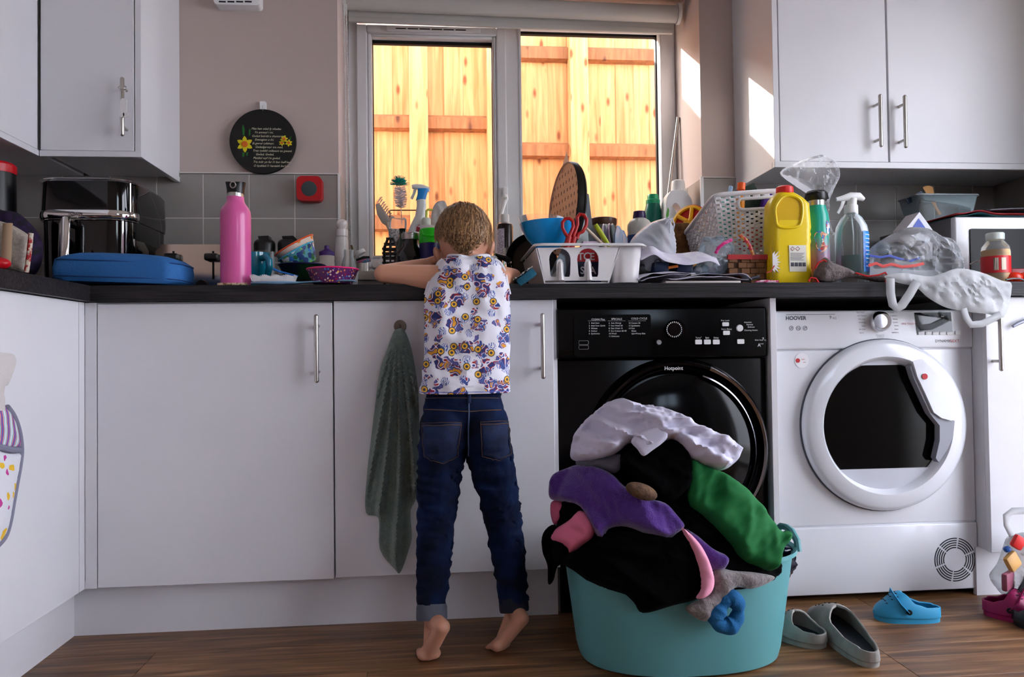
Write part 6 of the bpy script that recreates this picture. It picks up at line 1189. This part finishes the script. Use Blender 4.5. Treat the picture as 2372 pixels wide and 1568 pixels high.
# feet on tiptoe: heels raised towards the camera, toes on the floor
def foot(an, heel, ball, toe_dir, side):
    b.cone(an, heel, .020, .0195); b.cone(heel, ball, .0185, .0165); b.cone(an+Vector((0, .008, 0)), ball+Vector((0, .004, .004)), .018, .0145)
    td = Vector(toe_dir).normalized(); lat = Vector((td.y, -td.x, 0))
    b.cone(ball-lat*.014, ball+lat*.014, .0155, .0145)
    for i, (o_, r_, L_) in enumerate(((-.020, .0095, .026), (-.0075, .0072, .026), (.0035, .0066, .023), (.0135, .0062, .020), (.0225, .0058, .016))):
        p = ball+lat*o_*side+td*.010; p.z = max(r_, ball.z-.004); q_ = p+td*L_; q_.z = r_+.001; b.cone(p, q_, r_, r_*.9, 8)
bL = atz(994, 1512, .016); bR = atz(1160, 1490, .016)
foot(anL, J(1024, 1452, -.262), Vector((bL.x, bL.y-.005, .0165)), (-.12, 1, 0), 1)
foot(anR, J(1208, 1432, -.20), Vector((bR.x, bR.y-.005, .0165)), (-.62, .78, 0), -1)
body = b.ob('body', SK, boy); remesh(body, .0036, 5)
body.data.materials.clear(); body.data.materials.append(SK)
for s in (-1, 1):
    b = B(); b.ell(hc+Vector((s*.028, .082, .0)), .011, .008, .008); b.ob('eye', M('eye_white', (225, 222, 218), .2), boy)
b = B(); b.tube([hc+Vector((x, .092-.3*abs(x), -.058)) for x in (-.018, -.008, 0, .008, .018)], .0035, 6); b.ob('lips', M('lips', (180, 96, 90), .5), boy)
# hair: a close cap of many short locks falling from the crown
HAIR = M('hair_blond', (150, 112, 74), .45); n = HAIR.node_tree; ge = n.nodes.new('ShaderNodeNewGeometry'); r = n.nodes.new('ShaderNodeValToRGB'); e = r.color_ramp.elements; e[0].color = (*lin((70, 44, 26)), 1); e[1].color = (*lin((186, 142, 96)), 1); n.links.new(ge.outputs['Random Per Island'], r.inputs[0]); n.links.new(r.outputs[0], n.nodes['Principled BSDF'].inputs['Base Color'])

hb_ = bmesh.new(); b = B(); R3 = hr; rad = Vector((.0765, .090, .0905))
def hs(d): return hc+R3 @ Vector((d.x*rad.x, d.y*rad.y, d.z*rad.z))
def on(d): return d.y < .5 and d.z > -.90+.80*abs(d.x)**1.7+.5*max(0, d.y)
nu, nv = 44, 28; G = {}
for i in range(nu):
    for j in range(nv+1):
        a, t = 2*math.pi*i/nu, math.pi*j/nv; d = Vector((math.sin(t)*math.cos(a), math.sin(t)*math.sin(a), math.cos(t))); G[i, j] = (d, b.v(hs(d)))
for i in range(nu):
    for j in range(nv):
        q = [G[i, j], G[(i+1) % nu, j], G[(i+1) % nu, j+1], G[i, j+1]]
        if all(on(R3.inverted() @ (R3 @ x[0])) for x in q): b.f([x[1] for x in q])
crown = Vector((.12, -.35, .93)).normalized()
rnd = random.Random(3)
for _ in range(7500):
    d = Vector((rnd.gauss(0, 1), rnd.gauss(0, 1), rnd.gauss(0, 1))).normalized()
    if not on(d): continue
    t = d-crown*d.dot(crown); fl = (t-d*t.dot(d)); fl = fl.normalized() if fl.length > 1e-4 else Vector((1, 0, 0))
    sw = d.cross(fl); fl = (fl+sw*rnd.uniform(-.35, .35)+Vector((0, 0, -.25))).normalized(); L_ = rnd.uniform(.18, .46)*(1 if d.z > -.25 else .45); w_ = rnd.uniform(.0006, .0017)
    pts = []
    for k in range(4):
        e = (d+fl*L_*k/3); e = e.normalized(); lift = 1+(.02+.06*rnd.random())*math.sin(k/3*2.4)+.01
        p = hc+R3 @ Vector((e.x*rad.x*lift, e.y*rad.y*lift, e.z*rad.z*lift)); pts.append(p)
    sdv = (pts[1]-pts[0]).cross(pts[0]-hc).normalized()
    pr_ = None
    for k, p in enumerate(pts):
        w2 = w_*(1, 1, .8, .15)[k]; a_, c_ = b.v(p-sdv*w2), b.v(p+sdv*w2)
        if pr_: b.f([pr_[0], pr_[1], c_, a_])
        pr_ = (a_, c_)
hair = b.ob('hair', HAIR, boy, fix=False); hb_.free()
# vest
rows_ = [(594, 1040, 1132, .010, .052), (602, 1026, 1146, .002, .058), (614, 1012, 1158, -.010, .062), (632, 1006, 1166, -.024, .060), (655, 997, 1173, -.036, .063), (690, 986, 1181, -.05, .066), (730, 984, 1181, -.063, .068), (780, 985, 1178, -.078, .068), (830, 983, 1176, -.092, .069), (870, 980, 1177, -.104, .072), (895, 977, 1180, -.112, .077), (909, 975, 1182, -.114, .080)]
rr = crom(rows_, 5, False); b = B(); nn = 64
def vest(u, v):
    r = rr[min(len(rr)-1, round(v*(len(rr)-1)))]; a = 2*math.pi*u; py, l, rt, Yc, ry = r
    c, s = math.cos(a), math.sin(a); e = .82; cx = math.copysign(abs(c)**e, c); sy = math.copysign(abs(s)**e, s)
    pl, pr_ = J(l, py, Yc), J(rt, py, Yc); x = (pl.x+pr_.x)/2+cx*(pr_.x-pl.x)/2; z = (pl.z+pr_.z)/2
    f = .005*noise.noise(Vector((x*26, z*9+a, 1.7)))+.006*noise.noise(Vector((x*14+z*20, z*16, 5)))+.0028*noise.noise(Vector((x*60, z*36, 9)))
    if v > .9: f += .003*math.sin(a*9)
    if v < .14: z += -.010*(1-v/.14)*(1 if s < 0 else .3)*max(0, 1-abs(cx)*1.1)
    return (x+cx*f, Yc+sy*ry+sy*f*2.2, z)
b.grid(vest, nn, len(rr), cu=True); vs_ = b.ob('vest', shirt_mat(), boy, solid=.0016)
TRIM = M('vest_trim', (222, 222, 230), .85)
b = B(); b.tube([vest(u, .02) for u in [i/40 for i in range(40)]], .0045, 8, closed=True); b.ob('neck_binding', TRIM, vs_)
for us in ((.56, .535, .52, .51, .5), (.94, .965, .98, .99, 1.0)):
    b = B(); pts = [Vector(vest(u % 1, v)) for u, v in zip(us, (.10, .19, .28, .36, .44))]; b.tube(crom([tuple(p+Vector((0, -.003, 0))) for p in pts], 5, False), .0048, 8); b.ob('armhole_binding', TRIM, vs_)
b = B(); b.tube([Vector(vest(u, .972))+Vector((0, 0, 0)) for u in [i/64 for i in range(64)]], .0013, 6, closed=True); b.ob('hem_stitch', M('blue_stitch', (60, 90, 190), .7), vs_)
# jeans
DEN = M('denim', (14, 32, 68), .9, spec=.2, var=(16, (7, 13, 32), .16), bump=(500, .25))
b = B(); pe = J(1074, 985, -.125)
b.ell(J(1074, 945, -.117), .100, .078, .075, 24, 14); b.ell(J(1030, 1000, -.135), .062, .080, .080, 20, 14); b.ell(J(1124, 1000, -.135), .062, .080, .080, 20, 14)
b.cone(J(1074, 905, -.113)+Vector((-.03, 0, 0)), J(1074, 905, -.113)+Vector((.03, 0, 0)), .066, .066)
b.cone(J(1024, 1030, -.135), J(1010, 1205, -.13), .058, .045); b.cone(J(1010, 1205, -.13), J(1000, 1402, -.2), .045, .0335)
b.cone(J(1130, 1030, -.135), J(1167, 1205, -.11), .058, .044); b.cone(J(1167, 1205, -.11), J(1190, 1385, -.15), .044, .034)
je = b.ob('jeans', DEN, boy); remesh(je, .0048, 8)
je.data.materials.clear(); je.data.materials.append(DEN)
zc = J(1074, 907, -.12).z
wp = WO[boy]
for v in je.data.vertices:
    p = v.co+wp; n_ = v.normal; amp = .0085 if p.z < .5 else .0035
    f = amp*(1-2*abs(noise.noise(Vector((p.x*14, p.y*14, p.z*34)))))+.0018*noise.noise(Vector((p.x*50, p.y*50, p.z*60)))
    if p.z > zc: f = 0; p = Vector((p.x, p.y, zc)); v.co = p-wp
    v.co += n_*f
je.data.update(); bvj = BVHTree.FromPolygons([v.co+wp for v in je.data.vertices], [p.vertices[:] for p in je.data.polygons])
def onj(px, py, lift=.002):
    d = ray(px, py).normalized(); h = bvj.ray_cast(CP, d)
    if h[0] is None: return J(px, py, -.2)
    return h[0]+h[1]*lift
def patch(ol, name, mat, lift=.0022, h=5):
    V, F = tri2d_px(ol, h); b = B(); vs = [b.v(onj(v.x, v.y, lift)) for v in V]
    for f in F: b.f([vs[i] for i in f])
    return b.ob(name, mat, je, solid=.0016)
def tri2d_px(ol, h):
    s = .001; V, F = tri2d([Vector((p[0]*s, p[1]*s)) for p in ol], h*s); return [Vector((v.x/s, v.y/s)) for v in V], F
DEN2 = M('denim_pocket', (18, 40, 80), .85, var=(30, (12, 24, 56), .18), bump=(500, .25)); STI = M('tan_stitch', (92, 66, 54), .8)
pkL = [(980, 981), (1066, 979), (1058, 1055), (1026, 1074), (984, 1058)]; pkR = [(1114, 978), (1174, 976), (1181, 1050), (1156, 1066), (1118, 1056)]
for pk_ in (pkL, pkR):
    po_ = patch(pk_, 'pocket', DEN2); b = B(); b.tube([onj(p[0], p[1], .0045) for p in [(pk_[i][0]+(pk_[(i+1) % 5][0]-pk_[i][0])*t/8, pk_[i][1]+(pk_[(i+1) % 5][1]-pk_[i][1])*t/8) for i in range(5) for t in range(8)]], .0008, 5, closed=True); b.ob('stitching', STI, po_); b = B(); b.tube([onj(pk_[0][0]+t*(pk_[1][0]-pk_[0][0])/8, pk_[0][1]+6+t*(pk_[1][1]-pk_[0][1])/8, .0045) for t in range(9)], .0012, 5); b.ob('stitching', STI, po_)
b = B(); b.tube([onj(1086, y, .001) for y in range(930, 1062, 6)], .0018, 6); b.ob('seam', M('pale_seam', (84, 104, 140), .8), je)
b = B(); b.tube([onj(x, 953-4*abs(x-1086)/90+(0), .001) for x in range(984, 1164, 8)], .0013, 5); b.ob('yoke_seam', STI, je)
b = B(); b.tube([onj(x, 922, .001) for x in range(984, 1164, 8)], .001, 5); b.ob('waistband_seam', STI, je)
patch([(1082, 912), (1091, 912), (1091, 934), (1082, 934)], 'belt_loop', DEN2, .004, 3)
for an, kn, px, py, mt, nm in ((J(1000, 1418, -.207), J(1000, 1330, -.18), 0, 0, M('cuff_grey', (84, 88, 100), .85, bump=(400, .3)), 'cuff'), (J(1190, 1398, -.152), J(1182, 1310, -.13), 0, 0, M('cuff_dark', (24, 28, 44), .85, bump=(400, .3)), 'cuff')):
    q = (kn-an).normalized().to_track_quat('Z', 'Y').to_matrix(); b = B(); b.lathe([(.030, -.017), (.0355, -.019), (.0372, -.012), (.0368, .012), (.0352, .018), (.031, .018)], an, 28, Mx=q, cap=False); b.ob(nm, mt, je)
# ---------------------------------------------------------------- towel on the cupboard hook
hk = thing('towel_hook', 'round metal hook on the cupboard door holding the towel', 'hook', at(927, 768, 0)); c = at(927, 756, -.0005)
B().lathe([(.017, 0), (.017, .006), (.015, .010), (0, .011)], c, 28, Mx=rx).ob('disc', M('aged_steel', (120, 108, 96), .35, .9), hk); B().tube([c+Vector((0, -.008, -.004)), c+Vector((0, -.022, -.006)), c+Vector((0, -.026, .004))], .004, 8).ob('peg', MC['aged_steel'], hk)
TW = M('towel_green', (124, 140, 130), 1.0, var=(90, (98, 114, 106), .3), bump=(330, 1.0), sheen=.3)
th_ = at(927, 740, -.028)
def tfold(x, z):
    r = math.hypot(x-th_.x, z-th_.z); t = math.atan2(x-th_.x, th_.z-z); q = t*62+.7*math.sin(z*9)
    return min(1, r/.22)*(.012*math.cos(q+.8)+.006*math.cos(q*2.1+2))+.002*noise.noise(Vector((x*60, z*30, 2)))
tw = puff('hand_towel', [(912, 768), (920, 762), (934, 762), (946, 785), (958, 830), (968, 900), (972, 1000), (974, 1120), (962, 1160), (951, 1185), (954, 1240), (948, 1270), (928, 1325), (914, 1318), (880, 1272), (877, 1200), (848, 1188), (848, 1120), (860, 1010), (870, 930), (880, 860), (898, 805)], -.028, .02, TW, h=5, R=40, foldfn=tfold, back=.4)
tag(tw, 'grey green terry towel hanging from the cupboard hook', 'towel')
# ---------------------------------------------------------------- laundry tub and clothes
tX, tY = at(1577, 1400, -.27).x, -.235; ax_, ay_ = .276, .186; tz1 = .262
TB = M('tub_teal', (96, 164, 168), .45)
lt = thing('laundry_tub', 'large oval turquoise plastic tub heaped with clothes', 'laundry basket', (tX, tY, 0))
b = B(); prof_ = [(.0, .004, .004), (.80, .003, .0), (.86, .0, .006), (.885, 0, .03), (1.0, 0, tz1), (1.035, 0, tz1+.004), (1.035, 0, tz1-.006), (.985, 0, tz1-.004), (.87, 0, .03), (.0, 0, .014)]
def tub(u, v):
    k, _, z = prof_[min(len(prof_)-1, round(v*(len(prof_)-1)))]; a = 2*math.pi*u; c, s = math.cos(a), math.sin(a); e = .85
    zz = z+((.004*abs(c)**3-.014*c) if z > .2 else 0)
    return (tX+math.copysign(abs(c)**e, c)*ax_*k, tY+math.copysign(abs(s)**e, s)*ay_*k, zz)
b.grid(tub, 72, len(prof_), cu=True); b.ob('tub', TB, lt, smooth=50)
for s in (-1, 1):
    b = B(); cx = tX+s*ax_*1.02; b.tube([(cx, tY+y_, tz1-s*.012+z_) for y_, z_ in ((-.06, -.006), (-.055, .018), (-.03, .034), (0, .038), (.03, .034), (.055, .018), (.06, -.006))], .0085, 8); b.ob('handle', TB, lt)
HZ = .40
def heap(x, z):
    """front face of the laundry: the tub's rim curve below, a dome above"""
    u = (x-tX)/(ax_*1.06); k = max(0, (z-tz1)/HZ); return tY-ay_*1.06*math.sqrt(max(.02, 1-min(1, u*u*.9)-min(.95, k*k)))
def drape(name, pts, off, th, mat, h=8, R=30, folds=(), backth=.03, sub=4):
    s = .001; ol = [Vector((p.x*s, p.y*s)) for p in crom(pts, sub)]; V, F = tri2d(ol, h*s); D_ = [segdist(v, ol)/s for v in V]; mx = max(D_); R = min(R, mx); ff = fold_fn(folds); b = B(); fr, bk_ = [], []
    for v, d in zip(V, D_):
        px, py = v.x/s, v.y/s; Y = -.3
        for _ in range(6): p = at(px, py, Y); Y = .5*Y+.5*(heap(p.x, p.z)-off)
        p = at(px, py, Y); t = min(1, d/R); pr_ = math.sqrt(max(0, 1-(1-t)**2)); fo = ff(p.x, p.z)*min(1, .15+d/(R*.6)); n_ = Vector(((p.x-tX)*1.2, -1, .35)).normalized()
        a = b.v(p+n_*(th*pr_+fo)); fr.append(a); bk_.append(a if d < .01 else b.v(p-n_*backth*pr_))
    for f in F: b.f([fr[i] for i in f]); b.f([bk_[i] for i in f][::-1])
    return b.ob(name, mat, smooth=70)
def cloth(name, label, pts, off, th, mat, fold=.012, seed=1, cat='clothing', ang=.6, f=17, R=17, h=6, back=.03):
    return tag(drape(name, pts, off, th, mat, h, R, [(fold, f, f*.28, ang, seed), (fold*.7, f*2.3, f*.6, ang+.4, seed+4), (fold*.25, f*5, f*2, ang-.3, seed+9)], back), label, cat)
FLEECE = dict(rough=.95, sheen=.3)
BLK = M('black_jersey', (3, 3, 4), .95, spec=.1); WSH = M('white_shirting', (214, 212, 232), .8); PURP = M('purple_fleece', (78, 38, 128), .95, sheen=.4, bump=(260, .6)); PNK = M('pink_jersey', (226, 118, 150), .9); GRE = M('green_jersey', (6, 106, 48), .85)
cloth('black_trousers', 'black clothes filling the middle of the laundry heap', [(1300, 1290), (1305, 1150), (1380, 1080), (1480, 1050), (1600, 1060), (1690, 1130), (1760, 1220), (1800, 1330), (1700, 1370), (1450, 1380)], -0.03, 0.03, BLK, 0.016, 2)
cloth('black_sweatshirt', 'big black garment hanging over the front of the tub', [(1272, 1290), (1300, 1285), (1350, 1265), (1400, 1235), (1490, 1232), (1560, 1245), (1592, 1235), (1618, 1290), (1630, 1350), (1618, 1385), (1560, 1402), (1490, 1420), (1468, 1395), (1440, 1372), (1380, 1350), (1312, 1312)], 0.012, 0.02, BLK, 0.014, 5, ang=1.2)
cloth('black_sleeve', 'black sleeve dangling off the left side of the tub', [(1258, 1235), (1285, 1215), (1310, 1250), (1316, 1300), (1292, 1312), (1282, 1345), (1270, 1352), (1268, 1310), (1256, 1275)], 0.02, 0.02, BLK, 0.008, 7)
cloth('purple_fleece', 'purple fleece draped across the laundry heap', [(1271, 1130), (1280, 1100), (1310, 1085), (1345, 1075), (1385, 1082), (1420, 1100), (1445, 1125), (1490, 1152), (1540, 1165), (1570, 1195), (1586, 1218), (1568, 1235), (1546, 1248), (1500, 1238), (1450, 1220), (1410, 1225), (1396, 1252), (1372, 1225), (1345, 1175), (1300, 1162), (1275, 1155)], 0.018, 0.022, PURP, 0.017, 3, f=11)
cloth('purple_sleeve', 'purple fleece sleeve end above the grey towel', [(1585, 1225), (1615, 1240), (1650, 1270), (1684, 1290), (1678, 1318), (1655, 1322), (1630, 1300), (1605, 1265)], 0.016, 0.02, PURP, 0.01, 9)
cloth('pink_sweatshirt', 'pink sweatshirt cuff poking out at the left of the heap', [(1273, 1248), (1288, 1225), (1318, 1205), (1345, 1182), (1372, 1205), (1376, 1240), (1350, 1262), (1338, 1272), (1320, 1282), (1312, 1268), (1285, 1262)], 0.02, 0.024, PNK, 0.012, 4)
cloth('pink_collar', 'narrow pink edge of cloth behind the purple fleece at left', [(1276, 1165), (1292, 1158), (1303, 1170), (1296, 1205), (1284, 1215), (1276, 1195)], 0.01, 0.012, M('pink_deep', (186, 84, 116), .9), 0.006, 6)
cloth('pink_band', 'curved pale pink band of cloth at the front of the heap', [(1578, 1224), (1598, 1235), (1625, 1265), (1645, 1305), (1655, 1345), (1648, 1372), (1628, 1386), (1612, 1384), (1624, 1362), (1622, 1325), (1606, 1275)], 0.045, 0.01, M('pale_pink', (240, 160, 186), .9), 0.004, 8)
cloth('green_hoodie', 'dark green hoodie slumped over the right of the heap', [(1590, 1075), (1602, 1066), (1640, 1082), (1680, 1102), (1720, 1132), (1755, 1170), (1785, 1210), (1805, 1232), (1822, 1228), (1820, 1250), (1800, 1275), (1796, 1300), (1786, 1322), (1750, 1312), (1715, 1290), (1680, 1245), (1630, 1195), (1592, 1160)], 0.012, 0.03, GRE, 0.018, 2, ang=-.7, f=10)
cloth('grey_towel', 'fluffy grey towel hanging over the tub rim', [(1655, 1318), (1700, 1322), (1750, 1326), (1794, 1336), (1776, 1352), (1740, 1364), (1702, 1362), (1672, 1400), (1640, 1438), (1610, 1430), (1588, 1408), (1615, 1390), (1648, 1372)], 0.02, 0.012, M('fluffy_grey', (150, 142, 140), 1, var=(120, (112, 106, 106), .3), bump=(150, 1.0), sheen=.4), 0.007, 6, h=6)
b = B(); lp = crom([(1688, 1384), (1704, 1392), (1710, 1412), (1704, 1436), (1686, 1450), (1664, 1446), (1654, 1430), (1664, 1414), (1674, 1400)], 6)
b.tube([at(q.x, q.y, heap(at(q.x, q.y, -.4).x, .2)-.02) for q in lp], [.0165+.003*math.sin(i*.35)+.0012*math.sin(i*.9) for i in range(len(lp))], 12, closed=True); tag(b.ob('teal_sock', M('teal_knit', (16, 96, 150), .9, bump=(300, .5))), 'balled teal sock hanging over the tub front', 'sock')
cloth('navy_jacket', 'shiny navy padded jacket at the right inside of the tub', [(1780, 1320), (1796, 1278), (1818, 1264), (1834, 1276), (1838, 1310), (1826, 1340), (1796, 1352)], -0.07, 0.02, M('navy_gloss', (8, 12, 40), .18), 0.012, 5, f=30, h=5)
cloth('grey_shirt_hem', 'grey hem of cloth under the white shirt', [(1334, 1068), (1380, 1062), (1436, 1052), (1440, 1078), (1424, 1096), (1385, 1088), (1350, 1090)], 0.01, 0.018, M('mid_grey_jersey', (92, 90, 100), .9), 0.008, 3, f=26)
cloth('black_jumper', 'black jumper folded under the white shirt', [(1432, 1075), (1450, 1040), (1490, 1030), (1560, 1018), (1592, 1050), (1602, 1110), (1580, 1150), (1530, 1165), (1470, 1120)], 0.005, 0.03, BLK, 0.012, 8)
cloth('white_shirt', 'crumpled white school shirt on top of the laundry', [(1323, 1062), (1324, 1030), (1338, 996), (1362, 970), (1385, 950), (1408, 934), (1440, 928), (1475, 936), (1530, 945), (1580, 968), (1625, 995), (1668, 1012), (1700, 1036), (1708, 1056), (1692, 1080), (1664, 1090), (1625, 1078), (1592, 1060), (1568, 1030), (1545, 1020), (1490, 1056), (1470, 1030), (1455, 1028), (1430, 1048), (1390, 1064), (1350, 1070)], 0.02, 0.04, WSH, 0.02, 6, f=24, ang=1.12, h=5)
cc = drape('shirt_collar', [(1462, 1022), (1480, 1002), (1505, 992), (1534, 986), (1546, 1014), (1510, 1044), (1490, 1056), (1476, 1040)], .068, .006, WSH, h=5, R=8, backth=.004); tag(cc, 'pointed white collar folded over the shirt front', 'collar')
b = B(); b.ell(at(1486, 1138, heap(at(1486, 1138, -.3).x, at(1486, 1138, -.3).z)-.05), .036, .022, .017, 16, 10, Matrix.Rotation(.35, 3, 'Y')); o_ = b.ob('brown_toy', M('brown_plush', (120, 90, 66), .95, var=(60, (70, 48, 34), .2), bump=(160, .8))); tag(o_, 'small brown soft toy head lying on the purple fleece', 'toy')
b = B(); b.tube([at(1766, 1362, -.33), at(1778, 1356, -.33)], .005, 8); tag(b.ob('orange_tag', M('tag_orange', (236, 84, 24), .5)), 'tiny orange tag at the tub rim by the grey towel', 'tag')
# ---------------------------------------------------------------- clogs on the floor
def clog(label, toe, heel, col, inner, W=.085, H=.055, strap=None, group=None, roll=0):
    toe, heel = Vector(toe), Vector(heel); d = (toe-heel); L_ = d.length; ang = math.atan2(d.y, d.x)
    t = thing('clog', label, 'shoe', (heel+toe)/2, group); T = Matrix.Translation(heel) @ Matrix.Rotation(ang, 4, 'Z')
    def wd(x): return W*.5*(.72+.28*math.sin(min(1, max(0, (x-.1)/.75))*math.pi*.62))*max(.02, (1-abs(2*x-1)**5))**.5
    def hh(x): return H*(.70+.45*math.sin(max(0, min(1, (x-.25)/.6))*math.pi)*.75)*max(.05, (1-max(0, (x-.62)/.38)**2.2))**.5*(1 if x > .06 else .9)
    def upper(u, v, sd_):
        x = .003+.994*(1-math.cos(math.pi*u))/2; op = max(0, min(1, (.60-x)/.14))
        # left wall, arch, right wall; the heel half stays open on top
        s = sd_; w_ = abs(v-.5)*2; ang_ = (math.pi/2)*(1-w_) ; ang_ = ang_*(1-.55*op)
        return (x*L_, s*wd(x)*math.cos(ang_)**.8, .012+hh(x)*math.sin(ang_))
    b = B(T); n, m = 40, 13
    g = [[b.v(upper(i/(n-1), j/(m-1)*.5, -1)) for j in range(m)] for i in range(n)]; g2 = [[b.v(upper(i/(n-1), 1-j/(m-1)*.5, 1)) for j in range(m)] for i in range(n)]
    for i in range(n-1):
        for j in range(m-1): b.f([g[i][j], g[i+1][j], g[i+1][j+1], g[i][j+1]]); b.f([g2[i][j], g2[i+1][j], g2[i+1][j+1], g2[i][j+1]])
    for j in range(m-1): b.f([g[0][j], g2[0][j], g2[0][j+1], g[0][j+1]]); b.f([g[-1][j], g2[-1][j], g2[-1][j+1], g[-1][j+1]])
    bmesh.ops.remove_doubles(b.bm, verts=b.bm.verts, dist=.0006)
    b.ob('upper', col, t, solid=.005)
    ol = [(x*L_, s*(wd(x)*1.04)) for s, xs in ((1, [(1-math.cos(math.pi*i/24))/2 for i in range(25)]), (-1, [(1-math.cos(math.pi*i/24))/2 for i in range(23, 0, -1)])) for x in xs]
    b = B(T); b.prism(ol, .0, .016, .003, 'xy'); b.ob('sole', col, t)
    b = B(T); b.prism([(x*.94+L_*.03, y*.86) for x, y in ol], .0162, .018, plane='xy'); b.ob('insole', inner, t, smooth=0)
    b = B(T)
    for x in (.68, .76, .84):
        for y in (-.5, -.17, .17, .5):
            w_ = wd(x)*y; z = .013+hh(x)*math.sqrt(max(0, 1-(y*.9)**2))+.0022; b.lathe([(0, 0), (.0035, 0), (.003, .0012), (0, .0012)], (x*L_, w_*1.0, z), 8)
    b.ob('vent_holes', GASK, t)['kind'] = 'stuff'
    if strap:
        b = B(T); x0 = .56*L_; b.tube([(x0, -wd(.56)*1.1, .03), (x0+.018, -wd(.6), H*.85), (x0+.028, 0, H*1.32), (x0+.018, wd(.6), H*.85), (x0, wd(.56)*1.1, .03)], .008, 8, flat=(1, 0, .3)); b.ob('strap', strap, t)
        for s in (-1, 1): b = B(T); b.lathe([(.007, 0), (.007, .004), (0, .005)], (x0, s*wd(.56)*1.12, .032), 14, Mx=Matrix.Rotation(-s*math.pi/2, 3, 'X')); b.ob('rivet', BLACKP, t)
    return t
CB = M('clog_blue', (40, 150, 196), .55); CG = M('clog_grey', (176, 172, 164), .6, var=(20, (140, 136, 130), .2)); CI = M('insole_dark', (42, 48, 56), .8); CM = M('clog_magenta', (150, 10, 84), .5)
clog('bright blue clog lying alone in front of the dryer', atz(2026, 1432, 0), atz(2176, 1436, 0), CB, M('insole_blue', (30, 120, 160), .7), .075, .058, CB)
clog('grey clog with dark lining turned heel towards the camera', atz(1893, 1428, .0), atz(2022, 1548, .0), CG, CI, .095, .06, None, 'pair of grey clogs')
clog('grey clog half hidden behind the right side of the tub', atz(1800, 1462, 0), atz(1908, 1502, 0), CG, CI, .09, .055, None, 'pair of grey clogs')
clog('magenta clog under the bag at the lower right edge', atz(2400, 1440, 0), atz(2278, 1418, 0), CM, M('insole_black', (14, 10, 12), .5), .09, .062, CM)
clog('black shoe behind the magenta clog at the right edge', atz(2440, 1462, 0), atz(2350, 1440, 0), BLACKP, M('insole_black', (14, 10, 12), .5), .085, .055)
# bag on the floor at the right
fb = thing('floor_bag', 'clear carrier bag of packets standing on the floor at right', 'bag', (at(2370, 1380, -.08).x, -.08, 0))
crumple('bag_body', '', [(2330, 1270), (2345, 1240), (2390, 1235), (2430, 1280), (2440, 1400), (2380, 1410), (2330, 1385), (2308, 1360), (2298, 1335), (2318, 1305)], -.08, .05, FB2, amp=.012, h=6, seed=9, parent=fb)
b = B(); b.tube([at(px, py, -.08) for px, py in ((2345, 1240), (2332, 1215), (2330, 1195), (2345, 1184), (2390, 1182), (2420, 1200))], .010, 8, flat=(0, -1, 0)); b.ob('handle', FB2, fb)
for i, (px, py, rx_, rz_, col) in enumerate(((2358, 1256, .018, .016, (226, 40, 40)), (2345, 1300, .022, .022, (210, 160, 90)), (2335, 1345, .03, .024, (150, 80, 100)), (2375, 1350, .03, .035, (70, 90, 92)), (2333, 1272, .010, .008, (40, 90, 170)))):
    T = Matrix.Translation(at(px, py, -.128+.002*i)) @ Matrix.Rotation(.5*(i-2), 4, 'Y') @ Matrix.Rotation(.3*i, 4, 'Z'); b = B(T); b.box((-rx_, -.008, -rz_), (rx_, .008, rz_), .006, 2); b.ob('packet', M('bag_packet_%d' % i, col, .5), fb)
# quilted double oven glove on the left cabinet
OX = -.022; og = thing('oven_glove', 'quilted oven glove with dots and grey binding at the left edge', 'oven glove', atx(0, 1260, OX))
DOT = blotch('dotted_cotton', (226, 226, 232), [(220, 40, 120), (60, 160, 210), (236, 190, 50), (200, 60, 150), (90, 170, 210)], 34, .9, .30)
puff('mitt', [(-60, 1030), (0, 1040), (26, 1046), (46, 1046), (44, 1075), (36, 1120), (28, 1165), (20, 1210), (8, 1245), (-20, 1275), (-60, 1280)], OX, .014, DOT, og, plane='x', h=8, folds=[(.003, 40, 30, .3, 2)])
STR = M('striped_cotton', (226, 226, 232), .9); n = STR.node_tree; wv = n.nodes.new('ShaderNodeTexWave'); wv.inputs['Scale'].default_value = 14; wv.inputs['Distortion'].default_value = 2.5; wv.bands_direction = 'Y'; tc = n.nodes.new('ShaderNodeTexCoord'); n.links.new(tc.outputs['Object'], wv.inputs[0]); r = n.nodes.new('ShaderNodeValToRGB'); r.color_ramp.interpolation = 'CONSTANT'
for i, (p, c) in enumerate(((0, (226, 226, 232)), (.18, (30, 170, 160)), (.42, (226, 226, 232)), (.6, (220, 70, 70)), (.85, (110, 100, 180)))):
    e = r.color_ramp.elements; q = e[i] if i < 2 else e.new(p); q.position = p; q.color = (*lin(c), 1)
n.links.new(wv.outputs['Fac'], r.inputs[0]); n.links.new(r.outputs[0], n.nodes['Principled BSDF'].inputs['Base Color'])
puff('striped_cuff', [(-60, 930), (0, 940), (14, 942), (30, 965), (42, 1000), (46, 1036), (20, 1040), (-60, 1035)], OX, .012, STR, og, plane='x', h=8)
b = B(); b.tube([atx(px, py, OX+.004) for px, py in crom([(16, 942), (32, 965), (44, 1000), (49, 1040), (46, 1075), (38, 1120), (30, 1165), (22, 1210), (10, 1245), (-20, 1277)], 4, False)], .006, 8); b.ob('binding', M('grey_binding', (130, 130, 150), .9), og)
b = B(); b.tube([atx(px, py, OX+.010) for px, py in ((-60, 1032), (0, 1036), (24, 1042), (46, 1042))], .007, 8); b.ob('band', MC['grey_binding'], og)
puff('cream_strap', [(-60, 808), (0, 816), (33, 822), (34, 850), (20, 890), (8, 900), (6, 960), (-60, 960)], OX, .012, M('cream_canvas', (214, 208, 204), .95, bump=(200, .5)), og, plane='x', h=8)
